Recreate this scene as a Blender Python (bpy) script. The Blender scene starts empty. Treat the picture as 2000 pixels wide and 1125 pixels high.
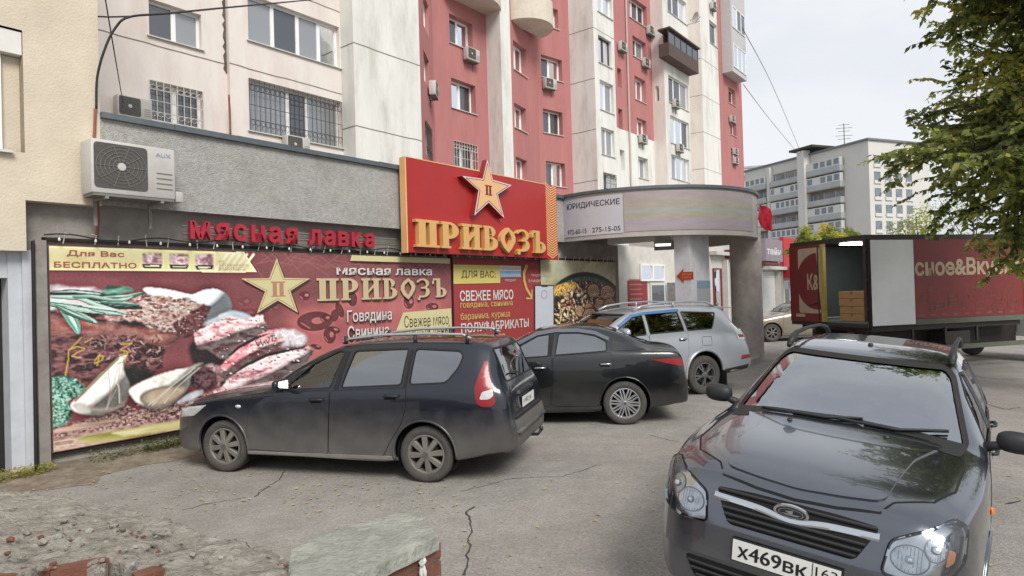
import bpy, bmesh, math, random
from mathutils import Vector, Matrix
from mathutils.bvhtree import BVHTree
from mathutils.geometry import tessellate_polygon
R = math.radians
rng = random.Random(7)
scene = bpy.context.scene
COL = scene.collection

# ------------------------------------------------------------------ camera
FPX, ROLL, EYE = 1250.0, 0.0285, 1.96
PITCH = math.atan(10.5 / FPX)
cam_d = bpy.data.cameras.new("camera")
cam_d.sensor_width = 36.0
cam_d.lens = 36.0 * FPX / 2000.0
cam_d.clip_start, cam_d.clip_end = 0.05, 2000.0
cam = bpy.data.objects.new("camera", cam_d)
COL.objects.link(cam)
cam.matrix_world = Matrix.Translation((0, 0, EYE)) @ Matrix.Rotation(R(90) + PITCH, 4, 'X') @ Matrix.Rotation(-ROLL, 4, 'Z')
scene.camera = cam

# ------------------------------------------------------------------ sky, sun, exposure
SUN_EL, SUN_AZ = R(42), R(155)          # azimuth clockwise from +Y: behind the camera, a little to its left
w = bpy.data.worlds.new("World"); scene.world = w; w.use_nodes = True
nt = w.node_tree; nd = nt.nodes; lk = nt.links
for n_ in list(nd): nd.remove(n_)
out = nd.new("ShaderNodeOutputWorld"); bg = nd.new("ShaderNodeBackground")
sky = nd.new("ShaderNodeTexSky"); sky.sky_type = 'NISHITA'; sky.sun_disc = False
sky.sun_elevation = SUN_EL; sky.sun_rotation = SUN_AZ; sky.air_density = 1.0; sky.dust_density = 3.0; sky.ozone_density = 1.0
hs = nd.new("ShaderNodeHueSaturation"); hs.inputs["Saturation"].default_value = 0.12
tc = nd.new("ShaderNodeTexCoord"); nz = nd.new("ShaderNodeTexNoise"); nz.inputs["Scale"].default_value = 1.7; nz.inputs["Detail"].default_value = 5
mp = nd.new("ShaderNodeMapping"); mp.inputs["Scale"].default_value = (1, 1, 2.6)
rp = nd.new("ShaderNodeValToRGB"); rp.color_ramp.elements[0].position = 0.3; rp.color_ramp.elements[1].position = 0.62
rp.color_ramp.elements[0].color = (5.3, 5.75, 6.6, 1); rp.color_ramp.elements[1].color = (7.7, 7.95, 8.35, 1)
mx = nd.new("ShaderNodeMix"); mx.data_type = 'RGBA'; mx.inputs[0].default_value = 0.86
lk.new(sky.outputs[0], hs.inputs["Color"]); lk.new(tc.outputs["Generated"], mp.inputs[0]); lk.new(mp.outputs[0], nz.inputs["Vector"])
lk.new(nz.outputs["Fac"], rp.inputs[0]); lk.new(hs.outputs[0], mx.inputs[6]); lk.new(rp.outputs[0], mx.inputs[7])
lk.new(mx.outputs[2], bg.inputs["Color"]); bg.inputs["Strength"].default_value = 0.087
lk.new(bg.outputs[0], out.inputs[0])
sd = bpy.data.lights.new("sun", 'SUN'); sd.energy = 2.2; sd.angle = R(25); sd.color = (1.0, 0.96, 0.9)
so = bpy.data.objects.new("sun", sd); COL.objects.link(so)
sdir = Vector((math.sin(SUN_AZ) * math.cos(SUN_EL), math.cos(SUN_AZ) * math.cos(SUN_EL), math.sin(SUN_EL)))
so.rotation_euler = sdir.to_track_quat('Z', 'Y').to_euler()
vs = scene.view_settings; vs.view_transform = 'Standard'; vs.look = 'None'; vs.gamma = 1.0; vs.use_curve_mapping = False
vs.exposure = 0.5

# ------------------------------------------------------------------ survey of the place: sight lines from the eye point
def sight(u, v):
    dx, dy = u - 1000.0, v - 562.5
    c, s = math.cos(ROLL), math.sin(ROLL)
    x, y = dx * c - dy * s, dx * s + dy * c
    Y = FPX * math.cos(PITCH) + y * math.sin(PITCH); Z = FPX * math.sin(PITCH) - y * math.cos(PITCH)
    return x / Y, Z / Y
WT, WN, WB = (0.621, 0.784), (0.784, -0.621), (-5.55, 7.42)      # wall direction, outward normal, base point
WANG = math.atan2(WT[1], WT[0])
def ground(u, v, z=0.0):
    a, b = sight(u, v); Y = (z - EYE) / b
    return Vector((a * Y, Y, z))
def depth(u, v, Y):
    a, b = sight(u, v); return Vector((a * Y, Y, EYE + b * Y))
def wallpt(u, v, d=0.0):                                          # -> (s, z) on the plane d metres in front of the annex wall
    a, b = sight(u, v)
    Y = (d + WN[0] * WB[0] + WN[1] * WB[1]) / (WN[0] * a + WN[1])
    return WT[0] * (a * Y - WB[0]) + WT[1] * (Y - WB[1]), EYE + b * Y
def wall_world(s, d, z=0.0):
    return Vector((WB[0] + WT[0] * s + WN[0] * d, WB[1] + WT[1] * s + WN[1] * d, z))

# ------------------------------------------------------------------ materials
def lin(h):
    h = h.lstrip('#'); o = []
    for i in (0, 2, 4):
        c = int(h[i:i + 2], 16) / 255.0
        o.append(c / 12.92 if c <= 0.04045 else ((c + 0.055) / 1.055) ** 2.4)
    return tuple(o)
MATS = {}
def mat(name, col, rough=0.8, metal=0.0, var=0.0, scale=6.0, bump=0.0, bscale=60.0, coat=0.0, coat_r=0.04, stain=None, stain_amt=0.0, stain_scale=1.2,
        stretch=(1, 1, 1), emit=None, spec=None, dust=None, alpha=None):
    if name in MATS: return MATS[name]
    if isinstance(col, str): col = lin(col)
    m = bpy.data.materials.new(name); m.use_nodes = True
    t = m.node_tree; N = t.nodes; L = t.links; b = N["Principled BSDF"]
    b.inputs["Base Color"].default_value = (*col, 1); b.inputs["Roughness"].default_value = rough; b.inputs["Metallic"].default_value = metal
    b.inputs["Coat Weight"].default_value = coat; b.inputs["Coat Roughness"].default_value = coat_r
    if spec is not None: b.inputs["Specular IOR Level"].default_value = spec
    if emit: b.inputs["Emission Color"].default_value = (*col, 1); b.inputs["Emission Strength"].default_value = emit
    src = None
    if var or stain or bump or dust:
        tcn = N.new("ShaderNodeTexCoord"); mpn = N.new("ShaderNodeMapping"); mpn.inputs["Scale"].default_value = stretch
        L.new(tcn.outputs["Object"], mpn.inputs[0])
    if var:
        n1 = N.new("ShaderNodeTexNoise"); n1.inputs["Scale"].default_value = scale; n1.inputs["Detail"].default_value = 6; n1.inputs["Roughness"].default_value = 0.65
        L.new(mpn.outputs[0], n1.inputs["Vector"])
        r1 = N.new("ShaderNodeValToRGB"); r1.color_ramp.elements[0].position = 0.3; r1.color_ramp.elements[1].position = 0.7
        r1.color_ramp.elements[0].color = (*[c * (1 - var) for c in col], 1); r1.color_ramp.elements[1].color = (*[min(1, c * (1 + var)) for c in col], 1)
        L.new(n1.outputs["Fac"], r1.inputs[0]); src = r1.outputs[0]
    if stain:
        if isinstance(stain, str): stain = lin(stain)
        n2 = N.new("ShaderNodeTexNoise"); n2.inputs["Scale"].default_value = stain_scale; n2.inputs["Detail"].default_value = 8; n2.inputs["Roughness"].default_value = 0.7
        L.new(mpn.outputs[0], n2.inputs["Vector"])
        r2 = N.new("ShaderNodeValToRGB"); r2.color_ramp.elements[0].position = 0.48; r2.color_ramp.elements[1].position = 0.72
        r2.color_ramp.elements[0].color = (0, 0, 0, 1); r2.color_ramp.elements[1].color = (stain_amt,) * 3 + (1,)
        L.new(n2.outputs["Fac"], r2.inputs[0])
        m2 = N.new("ShaderNodeMix"); m2.data_type = 'RGBA'; L.new(r2.outputs[0], m2.inputs[0])
        if src: L.new(src, m2.inputs[6])
        else: m2.inputs[6].default_value = (*col, 1)
        m2.inputs[7].default_value = (*stain, 1); src = m2.outputs[2]
    if dust:                                                       # road dust thrown up on the lower body: (colour, z_full, z_none, amount)
        dc, z0, z1, am = dust
        sx = N.new("ShaderNodeSeparateXYZ"); L.new(tcn.outputs["Object"], sx.inputs[0])
        n3 = N.new("ShaderNodeTexNoise"); n3.inputs["Scale"].default_value = 5.0; n3.inputs["Detail"].default_value = 6; L.new(tcn.outputs["Object"], n3.inputs["Vector"])
        ad = N.new("ShaderNodeMath"); ad.operation = 'MULTIPLY_ADD'; ad.inputs[1].default_value = 0.35; L.new(n3.outputs["Fac"], ad.inputs[0]); L.new(sx.outputs[2], ad.inputs[2])
        mr = N.new("ShaderNodeMapRange"); mr.inputs["From Min"].default_value = z0 + 0.17; mr.inputs["From Max"].default_value = z1 + 0.17
        mr.inputs["To Min"].default_value = am; mr.inputs["To Max"].default_value = 0.0; L.new(ad.outputs[0], mr.inputs["Value"])
        m3 = N.new("ShaderNodeMix"); m3.data_type = 'RGBA'; L.new(mr.outputs[0], m3.inputs[0])
        if src: L.new(src, m3.inputs[6])
        else: m3.inputs[6].default_value = (*col, 1)
        m3.inputs[7].default_value = (*dc, 1); src = m3.outputs[2]
        inv = N.new("ShaderNodeMath"); inv.operation = 'MULTIPLY_ADD'; inv.inputs[1].default_value = -coat * 1.1; inv.inputs[2].default_value = coat; inv.use_clamp = True
        L.new(mr.outputs[0], inv.inputs[0]); L.new(inv.outputs[0], b.inputs["Coat Weight"])
        inr = N.new("ShaderNodeMath"); inr.operation = 'MULTIPLY_ADD'; inr.inputs[1].default_value = 0.55; inr.inputs[2].default_value = rough; inr.use_clamp = True
        L.new(mr.outputs[0], inr.inputs[0]); L.new(inr.outputs[0], b.inputs["Roughness"])
        inm = N.new("ShaderNodeMath"); inm.operation = 'MULTIPLY_ADD'; inm.inputs[1].default_value = -metal; inm.inputs[2].default_value = metal; inm.use_clamp = True
        L.new(mr.outputs[0], inm.inputs[0]); L.new(inm.outputs[0], b.inputs["Metallic"])
    if src: L.new(src, b.inputs["Base Color"])
    if bump:
        n4 = N.new("ShaderNodeTexNoise"); n4.inputs["Scale"].default_value = bscale; n4.inputs["Detail"].default_value = 5
        L.new(tcn.outputs["Object"], n4.inputs["Vector"])
        bp = N.new("ShaderNodeBump"); bp.inputs["Strength"].default_value = bump; bp.inputs["Distance"].default_value = 0.02
        L.new(n4.outputs["Fac"], bp.inputs["Height"]); L.new(bp.outputs[0], b.inputs["Normal"])
    MATS[name] = m
    return m
def glass(name, tint, refl=0.06, rough=0.0, wob=0.0, base=None):
    """a pane: tinted see-through with a fresnel mirror on top; tint near black reads as privacy glass"""
    if name in MATS: return MATS[name]
    m = bpy.data.materials.new(name); m.use_nodes = True
    t = m.node_tree; N = t.nodes; L = t.links
    for x in list(N): N.remove(x)
    o = N.new("ShaderNodeOutputMaterial"); tr = N.new("ShaderNodeBsdfTransparent"); gl = N.new("ShaderNodeBsdfGlossy"); mi = N.new("ShaderNodeMixShader")
    tr.inputs[0].default_value = (*tint, 1); gl.inputs["Roughness"].default_value = rough; gl.inputs["Color"].default_value = (0.95, 0.97, 1, 1)
    fr = N.new("ShaderNodeFresnel"); fr.inputs["IOR"].default_value = 1.52
    mr = N.new("ShaderNodeMath"); mr.operation = 'MULTIPLY_ADD'; mr.use_clamp = True; mr.inputs[1].default_value = 1.0; mr.inputs[2].default_value = refl
    L.new(fr.outputs[0], mr.inputs[0]); L.new(mr.outputs[0], mi.inputs[0])
    if base:
        df = N.new("ShaderNodeBsdfDiffuse"); df.inputs[0].default_value = (*base, 1); L.new(df.outputs[0], mi.inputs[1])
    else: L.new(tr.outputs[0], mi.inputs[1])
    L.new(gl.outputs[0], mi.inputs[2]); L.new(mi.outputs[0], o.inputs[0])
    if wob:
        tcn = N.new("ShaderNodeTexCoord"); n4 = N.new("ShaderNodeTexNoise"); n4.inputs["Scale"].default_value = 1.3; L.new(tcn.outputs["Object"], n4.inputs["Vector"])
        bp = N.new("ShaderNodeBump"); bp.inputs["Strength"].default_value = wob; bp.inputs["Distance"].default_value = 0.05
        L.new(n4.outputs["Fac"], bp.inputs["Height"]); L.new(bp.outputs[0], gl.inputs["Normal"]); L.new(bp.outputs[0], fr.inputs["Normal"])
    MATS[name] = m
    return m

# ------------------------------------------------------------------ mesh building
class MB:
    """collects shapes with their materials; build() links them as ONE mesh object"""
    def __init__(s): s.v, s.f, s.m, s.ms = [], [], [], []
    def mi(s, m):
        if m not in s.ms: s.ms.append(m)
        return s.ms.index(m)
    def add(s, vs, fs, m):
        o = len(s.v); i = s.mi(m)
        s.v += [tuple(p) for p in vs]
        for f in fs: s.f.append(tuple(o + k for k in f)); s.m.append(i)
    def box(s, x0, x1, y0, y1, z0, z1, m):
        if x0 > x1: x0, x1 = x1, x0
        if y0 > y1: y0, y1 = y1, y0
        if z0 > z1: z0, z1 = z1, z0
        s.add([(x0, y0, z0), (x1, y0, z0), (x1, y1, z0), (x0, y1, z0), (x0, y0, z1), (x1, y0, z1), (x1, y1, z1), (x0, y1, z1)],
              [(3, 2, 1, 0), (4, 5, 6, 7), (0, 1, 5, 4), (1, 2, 6, 5), (2, 3, 7, 6), (3, 0, 4, 7)], m)
    def bevbox(s, x0, x1, y0, y1, z0, z1, m, b=0.02, seg=2):
        bm = bmesh.new(); bmesh.ops.create_cube(bm, size=1.0)
        for v in bm.verts: v.co = Vector((x0 + (v.co.x + .5) * (x1 - x0), y0 + (v.co.y + .5) * (y1 - y0), z0 + (v.co.z + .5) * (z1 - z0)))
        bmesh.ops.bevel(bm, geom=bm.edges[:], offset=b, segments=seg, affect='EDGES', profile=0.5)
        s.bm(bm, m)
    def bm(s, bm, m, M=None):
        bm.verts.index_update()
        s.add([(M @ v.co if M else v.co) for v in bm.verts], [[v.index for v in f.verts] for f in bm.faces], m); bm.free()
    def prism(s, pts, fn, h0, h1, m, cap0=True):
        """polygon pts (2D) extruded; fn(a, b, h) -> 3D"""
        n = len(pts); vs = [fn(a, b, h0) for a, b in pts] + [fn(a, b, h1) for a, b in pts]
        tri = tessellate_polygon([[Vector((a, b, 0)) for a, b in pts]])
        fs = [tuple(n + i for i in t) for t in tri]
        if cap0: fs += [tuple(reversed(t)) for t in tri]
        fs += [(i, (i + 1) % n, n + (i + 1) % n, n + i) for i in range(n)]
        s.add(vs, fs, m)
    def flat(s, pts, fn, m):
        tri = tessellate_polygon([[Vector((a, b, 0)) for a, b in pts]])
        s.add([fn(a, b) for a, b in pts], [tuple(t) for t in tri], m)
    def tube(s, path, r, m, n=8, cap=True):
        path = [Vector(p) for p in path]; rs = r if isinstance(r, (list, tuple)) else [r] * len(path)
        o = len(s.v); i = s.mi(m); up = None; vs = []
        for k, p in enumerate(path):
            d = (path[min(k + 1, len(path) - 1)] - path[max(k - 1, 0)]).normalized()
            if up is None: up = d.orthogonal().normalized()
            a = (up - d * up.dot(d)); a = a.normalized() if a.length > 1e-6 else d.orthogonal().normalized(); up = a; b = d.cross(a)
            vs += [p + (a * math.cos(2 * math.pi * j / n) + b * math.sin(2 * math.pi * j / n)) * rs[k] for j in range(n)]
        fs = []
        for k in range(len(path) - 1):
            for j in range(n): fs.append((k * n + j, k * n + (j + 1) % n, (k + 1) * n + (j + 1) % n, (k + 1) * n + j))
        if cap: fs.append(tuple(reversed(range(n)))); fs.append(tuple((len(path) - 1) * n + j for j in range(n)))
        s.add(vs, fs, m)
    def lathe(s, prof, m, n=32, M=None, axis='Y'):
        """prof: (radius, along axis)"""
        vs = []
        for r_, h in prof:
            for j in range(n):
                a = 2 * math.pi * j / n
                p = Vector((r_ * math.cos(a), h, r_ * math.sin(a))) if axis == 'Y' else Vector((r_ * math.cos(a), r_ * math.sin(a), h))
                vs.append(M @ p if M else p)
        fs = []
        for k in range(len(prof) - 1):
            for j in range(n): fs.append((k * n + j, k * n + (j + 1) % n, (k + 1) * n + (j + 1) % n, (k + 1) * n + j))
        s.add(vs, fs, m)
    def text(s, body, fn, box, m, ext=0.0, bold=0.0, cap0=False, keep=False):
        """lettering fitted to box (a0, b0, a1, b1); fn(a, b, h)"""
        c = bpy.data.curves.new("lettering", 'FONT'); c.body = body; c.offset = bold; c.resolution_u = 3
        o = bpy.data.objects.new("lettering", c); COL.objects.link(o); bpy.context.view_layer.update()
        me = bpy.data.meshes.new_from_object(o.evaluated_get(bpy.context.evaluated_depsgraph_get()))
        xs = [v.co.x for v in me.vertices]; ys = [v.co.y for v in me.vertices]
        x0, x1, y0, y1 = min(xs), max(xs), min(ys), max(ys)
        a0, b0, a1, b1 = box
        sx = (a1 - a0) / (x1 - x0); sy = (b1 - b0) / (y1 - y0)
        P = [(a0 + (v.co.x - x0) * sx, b0 + (v.co.y - y0) * sy) for v in me.vertices]
        polys = [tuple(p.vertices) for p in me.polygons]
        if not ext: s.add([fn(a, b, 0) for a, b in P], polys, m)
        else:
            n = len(P); vs = [fn(a, b, 0) for a, b in P] + [fn(a, b, ext) for a, b in P]
            cnt = {}
            for p in polys:
                for i in range(len(p)):
                    e = (p[i], p[(i + 1) % len(p)]); k = tuple(sorted(e)); cnt.setdefault(k, []).append(e)
            fs = [tuple(n + i for i in p) for p in polys] + [(e[0][0], e[0][1], n + e[0][1], n + e[0][0]) for e in cnt.values() if len(e) == 1]
            s.add(vs, fs, m)
        bpy.data.objects.remove(o); bpy.data.curves.remove(c); bpy.data.meshes.remove(me)
    def build(s, name, parent=None, loc=None, rotz=0.0, smooth=False, fix=True, angle=None):
        me = bpy.data.meshes.new(name); me.from_pydata(s.v, [], s.f); 
        for m in s.ms: me.materials.append(m)
        me.polygons.foreach_set("material_index", s.m)
        if fix:
            bm = bmesh.new(); bm.from_mesh(me); bmesh.ops.recalc_face_normals(bm, faces=bm.faces); bm.to_mesh(me); bm.free()
        if smooth: me.polygons.foreach_set("use_smooth", [True] * len(me.polygons))
        if angle is not None: me.set_sharp_from_angle(angle=R(angle))
        me.update()
        o = bpy.data.objects.new(name, me); COL.objects.link(o)
        if parent: o.parent = parent
        if loc is not None: o.location = loc
        o.rotation_euler.z = rotz
        return o
def tag(o, label=None, cat=None, group=None, kind=None):
    if label: o["label"] = label
    if cat: o["category"] = cat
    if group: o["group"] = group
    if kind: o["kind"] = kind
    return o
def thing(name, label, cat, loc=(0, 0, 0), rotz=0.0, group=None):
    o = bpy.data.objects.new(name, None); COL.objects.link(o); o.location = loc; o.rotation_euler.z = rotz; o.empty_display_size = 0.2
    return tag(o, label, cat, group)
def copy_tree(o, parent=None):
    c = o.copy(); COL.objects.link(c)
    if parent: c.parent = parent
    for ch in list(o.children): copy_tree(ch, c)
    return c
def round_poly(pts, r, n=4):
    out_ = []; N_ = len(pts)
    for i in range(N_):
        p, a, b = Vector(pts[i]), Vector(pts[i - 1]), Vector(pts[(i + 1) % N_])
        u, v = a - p, b - p; rr = min(r, u.length * .45, v.length * .45)
        A, B_ = p + u.normalized() * rr, p + v.normalized() * rr
        for k in range(n + 1):
            t_ = k / n; q = A * (1 - t_) ** 2 + p * 2 * t_ * (1 - t_) + B_ * t_ ** 2; out_.append((q.x, q.y))
    return out_
def pchip(xs, ys):
    n = len(xs); h = [xs[i + 1] - xs[i] for i in range(n - 1)]; d = [(ys[i + 1] - ys[i]) / h[i] for i in range(n - 1)]
    m = [0.0] * n; m[0], m[-1] = d[0], d[-1]
    for i in range(1, n - 1):
        if d[i - 1] * d[i] <= 0: m[i] = 0.0
        else:
            w1, w2 = 2 * h[i] + h[i - 1], h[i] + 2 * h[i - 1]; m[i] = (w1 + w2) / (w1 / d[i - 1] + w2 / d[i])
    def f(x):
        if x <= xs[0]: return ys[0]
        if x >= xs[-1]: return ys[-1]
        i = max(k for k in range(n - 1) if xs[k] <= x); t_ = (x - xs[i]) / h[i]
        return ((2 * t_ ** 3 - 3 * t_ ** 2 + 1) * ys[i] + (t_ ** 3 - 2 * t_ ** 2 + t_) * h[i] * m[i] + (-2 * t_ ** 3 + 3 * t_ ** 2) * ys[i + 1] + (t_ ** 3 - t_ ** 2) * h[i] * m[i + 1])
    return f
# ------------------------------------------------------------------ world-space building helpers
def mtx(loc, rotz): return Matrix.Translation(Vector(loc)) @ Matrix.Rotation(rotz, 4, 'Z')
def shifted(mb, M):
    mb.v = [tuple(M @ Vector(p)) for p in mb.v]
def child_w(mb, name, root, **k):                                  # shapes given in world coordinates, parented to a thing
    shifted(mb, mtx(root.location, root.rotation_euler.z).inverted()); return mb.build(name, root, **k)
def solo_w(mb, name, loc, rotz=0.0, **k):                          # a thing that is one mesh
    shifted(mb, mtx(loc, rotz).inverted()); return mb.build(name, None, loc, rotz, **k)
def wf(d):                                                         # wall drawing function: (s, z, h) -> world, h metres proud of plane d
    return lambda a, b, h=0.0: wall_world(a, d + h, b)
def wbox(mb, s0, s1, d0, d1, z0, z1, m):
    P = [wall_world(s0, d1), wall_world(s1, d1), wall_world(s1, d0), wall_world(s0, d0)]
    mb.add([(p.x, p.y, z0) for p in P] + [(p.x, p.y, z1) for p in P], [(3, 2, 1, 0), (4, 5, 6, 7), (0, 1, 5, 4), (1, 2, 6, 5), (2, 3, 7, 6), (3, 0, 4, 7)], m)
class Face:
    """a vertical wall face from plan point A to plan point B, looking towards the viewer"""
    def __init__(s, A, B):
        s.A, s.B = Vector((A[0], A[1])), Vector((B[0], B[1])); s.L = (s.B - s.A).length; s.t = (s.B - s.A) / s.L
        s.n = Vector((s.t.y, -s.t.x))
    def hit(s, u, v):
        a, b = sight(u, v); Y = s.n.dot(s.A) / (s.n.x * a + s.n.y); p = Vector((a * Y, Y))
        return (p - s.A).dot(s.t), EYE + b * Y
    def w(s, t, z, h=0.0):
        p = s.A + s.t * t + s.n * h; return Vector((p.x, p.y, z))
    def fn(s, d=0.0): return lambda a, b, h=0.0: s.w(a, b, d + h)
    def box(s, mb, t0, t1, h0, h1, z0, z1, m):
        P = [s.w(t0, 0, h1), s.w(t1, 0, h1), s.w(t1, 0, h0), s.w(t0, 0, h0)]
        mb.add([(p.x, p.y, z0) for p in P] + [(p.x, p.y, z1) for p in P], [(3, 2, 1, 0), (4, 5, 6, 7), (0, 1, 5, 4), (1, 2, 6, 5), (2, 3, 7, 6), (3, 0, 4, 7)], m)
    def panel(s, mb, z0, z1, holes, m, reveal=0.2, t0=0.0, t1=None, mr=None):
        t1 = s.L if t1 is None else t1
        holes = [h for h in holes]
        ts = sorted({t0, t1} | {x for h in holes for x in h[:2]}); zs = sorted({z0, z1} | {x for h in holes for x in h[2:4]})
        ts = [x for x in ts if t0 <= x <= t1]; zs = [x for x in zs if z0 <= x <= z1]
        for i in range(len(ts) - 1):
            for j in range(len(zs) - 1):
                c, e = (ts[i] + ts[i + 1]) / 2, (zs[j] + zs[j + 1]) / 2
                if any(h[0] < c < h[1] and h[2] < e < h[3] for h in holes): continue
                mb.add([s.w(ts[i], zs[j]), s.w(ts[i + 1], zs[j]), s.w(ts[i + 1], zs[j + 1]), s.w(ts[i], zs[j + 1])], [(0, 1, 2, 3)], m)
        for h in holes:
            q = [(h[0], h[2]), (h[1], h[2]), (h[1], h[3]), (h[0], h[3])]
            for k in range(4):
                a, b = q[k], q[(k + 1) % 4]
                mb.add([s.w(*a), s.w(*b), s.w(*b, -reveal), s.w(*a, -reveal)], [(0, 1, 2, 3)], mr or m)
PLASTIC = mat("white_pvc", '#e8e8e6', 0.45, var=0.06, scale=3)
BROWNF = mat("brown_frame", '#4a3a34', 0.5, var=0.1)
PANE = glass("window_pane", (0, 0, 0), 0.10, 0.02, 0.12, base=(0.05, 0.055, 0.06))
PANE_L = glass("curtained_pane", (0, 0, 0), 0.12, 0.02, 0.1, base=(0.24, 0.25, 0.26))
BARS = mat("grille_paint", '#3c3a38', 0.6, var=0.2)
BARS_W = mat("white_grille_paint", '#cfcac0', 0.6, var=0.15)
SILL = mat("tin_sill", '#c9c6c0', 0.5, var=0.15, scale=4)
def window(face, root, t0, t1, z0, z1, n=2, fm=None, bars=None, depth=0.14, sill=True, light=None, heads=True):
    """frame with its mullions, panes as sub-parts, optional iron grille"""
    fm = fm or PLASTIC; mb = MB(); fw = 0.07
    face.box(mb, t0, t1, -depth - .06, -depth, z0, z0 + fw, fm); face.box(mb, t0, t1, -depth - .06, -depth, z1 - fw, z1, fm)
    edges = [t0] + ([t0 + (t1 - t0) * x for x in n] if isinstance(n, (list, tuple)) else [t0 + (t1 - t0) * k / n for k in range(1, n)]) + [t1]
    face.box(mb, t0, t0 + fw, -depth - .06, -depth, z0 + fw, z1 - fw, fm); face.box(mb, t1 - fw, t1, -depth - .06, -depth, z0 + fw, z1 - fw, fm)
    for e in edges[1:-1]: face.box(mb, e - .06, e + .06, -depth - .06, -depth, z0 + fw, z1 - fw, fm)
    o = child_w(mb, "window", root)
    for k in range(len(edges) - 1):
        p = MB(); a, b = edges[k] + .05, edges[k + 1] - .05
        pm = PANE_L if (light and k in light) else PANE
        p.add([face.w(a, z0 + .05, -depth - .04), face.w(b, z0 + .05, -depth - .04), face.w(b, z1 - .05, -depth - .04), face.w(a, z1 - .05, -depth - .04)], [(0, 1, 2, 3)], pm)
        c = child_w(p, "pane", root); c.parent = o
    if sill:
        sb = MB(); P0 = [face.w(t0 - .06, z0, .07), face.w(t1 + .06, z0, .07), face.w(t1 + .06, z0 + .02, -depth), face.w(t0 - .06, z0 + .02, -depth)]
        sb.add([p - Vector((0, 0, .03)) for p in P0] + P0, [(3, 2, 1, 0), (4, 5, 6, 7), (0, 1, 5, 4), (1, 2, 6, 5), (2, 3, 7, 6), (3, 0, 4, 7)], SILL)
        c = child_w(sb, "sill", root); c.parent = o
    if bars:
        g = MB(); nb = max(4, int((t1 - t0) / .16)); h = 0.04
        for k in range(nb + 1):
            t_ = t0 + (t1 - t0) * k / nb; g.tube([face.w(t_, z0, h), face.w(t_, z1, h)], .011, bars, 5)
        for z in (z0, z0 + (z1 - z0) * .22, z0 + (z1 - z0) * .5, z0 + (z1 - z0) * .78, z1): g.tube([face.w(t0, z, h), face.w(t1, z, h)], .011, bars, 5)
        for k in range(nb):
            a = t0 + (t1 - t0) * (k + .5) / nb; wv = (t1 - t0) / nb * .5
            for zc in (z0 + (z1 - z0) * .16, z0 + (z1 - z0) * .84):
                dz = (z1 - z0) * .07
                g.tube([face.w(a - wv, zc, h), face.w(a, zc + dz, h), face.w(a + wv, zc, h), face.w(a, zc - dz, h), face.w(a - wv, zc, h)], .009, bars, 4)
        c = child_w(g, "window_grille", root); c.parent = o
    return o

# ------------------------------------------------------------------ the ground
ASPH = mat("asphalt", (0.275, 0.257, 0.232), 0.93, var=0.14, scale=2.3, bump=0.4, bscale=70, stain=(0.185, 0.172, 0.155), stain_amt=0.75, stain_scale=0.38)
def asphalt_detail(m):
    t = m.node_tree; N = t.nodes; L = t.links; b = N["Principled BSDF"]; src = b.inputs["Base Color"].links[0].from_socket
    tcn = N.new("ShaderNodeTexCoord"); vo = N.new("ShaderNodeTexVoronoi"); vo.inputs["Scale"].default_value = 75.0
    L.new(tcn.outputs["Object"], vo.inputs["Vector"])
    hv = N.new("ShaderNodeHueSaturation"); sp = N.new("ShaderNodeSeparateColor"); L.new(vo.outputs["Color"], sp.inputs[0])
    mr = N.new("ShaderNodeMapRange"); mr.inputs["To Min"].default_value = 0.8; mr.inputs["To Max"].default_value = 1.2; L.new(sp.outputs[0], mr.inputs[0])
    L.new(mr.outputs[0], hv.inputs["Value"]); L.new(src, hv.inputs["Color"]); L.new(hv.outputs[0], b.inputs["Base Color"])
asphalt_detail(ASPH)
g = MB(); g.add([(-300, -120, 0), (300, -120, 0), (300, 500, 0), (-300, 500, 0)], [(0, 1, 2, 3)], ASPH)
tag(g.build("asphalt_ground"), kind='structure')
DIRT = mat("packed_dirt", '#7d7162', 0.95, var=0.35, scale=9, bump=0.8, bscale=30, stain='#4c463c', stain_amt=0.7, stain_scale=3)
g = MB(); prev = None; vs = []; N_ = 90
for k in range(N_ + 1):
    s_ = -3.2 + 13.6 * k / N_
    wd = 0.62 + 0.18 * math.sin(s_ * 1.7) + 0.12 * math.sin(s_ * 4.3 + 1) + 0.05 * rng.uniform(-1, 1) + (0.25 if s_ < 0.3 else 0)
    for j, f_ in enumerate((-.02, .2, .5, .8, 1.0)):
        z = (0.10, 0.075, 0.04, 0.018, 0.003)[j] + (rng.uniform(-.012, .012) if 0 < j < 4 else 0)
        p = wall_world(s_, wd * f_ - .1, z); vs.append(p)
fs = []
for k in range(N_):
    for j in range(4): a = k * 5 + j; fs.append((a, a + 5, a + 6, a + 1))
g.add(vs, fs, DIRT); tag(g.build("dirt_strip", smooth=True), kind='structure')
CRACK = mat("crack_dark_fill", (0.05, 0.046, 0.042), 1.0)  # dark colour of the crack strips in the asphalt
def crack(pts, wd):
    g = MB(); P = [ground(*p) for p in pts]; Q = []
    for a, b in zip(P, P[1:]):
        n = max(2, int((b - a).length / .06))
        for k in range(n):
            q = a.lerp(b, k / n); d = (b - a).normalized(); q = q + Vector((-d.y, d.x, 0)) * rng.uniform(-.018, .018); Q.append(q)
    vs = []
    for k, q in enumerate(Q):
        d = (Q[min(k + 1, len(Q) - 1)] - Q[max(k - 1, 0)]).normalized(); nn = Vector((-d.y, d.x, 0)); w_ = wd * rng.uniform(.35, 1.1)
        vs += [q + nn * w_ + Vector((0, 0, .003)), q - nn * w_ + Vector((0, 0, .003))]
    g.add(vs, [(2 * k, 2 * k + 1, 2 * k + 3, 2 * k + 2) for k in range(len(Q) - 1)], CRACK)
    tag(g.build("ground_crack"), kind='structure')
crack([(560, 918), (548, 935), (520, 955), (490, 975)], .008)
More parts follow.
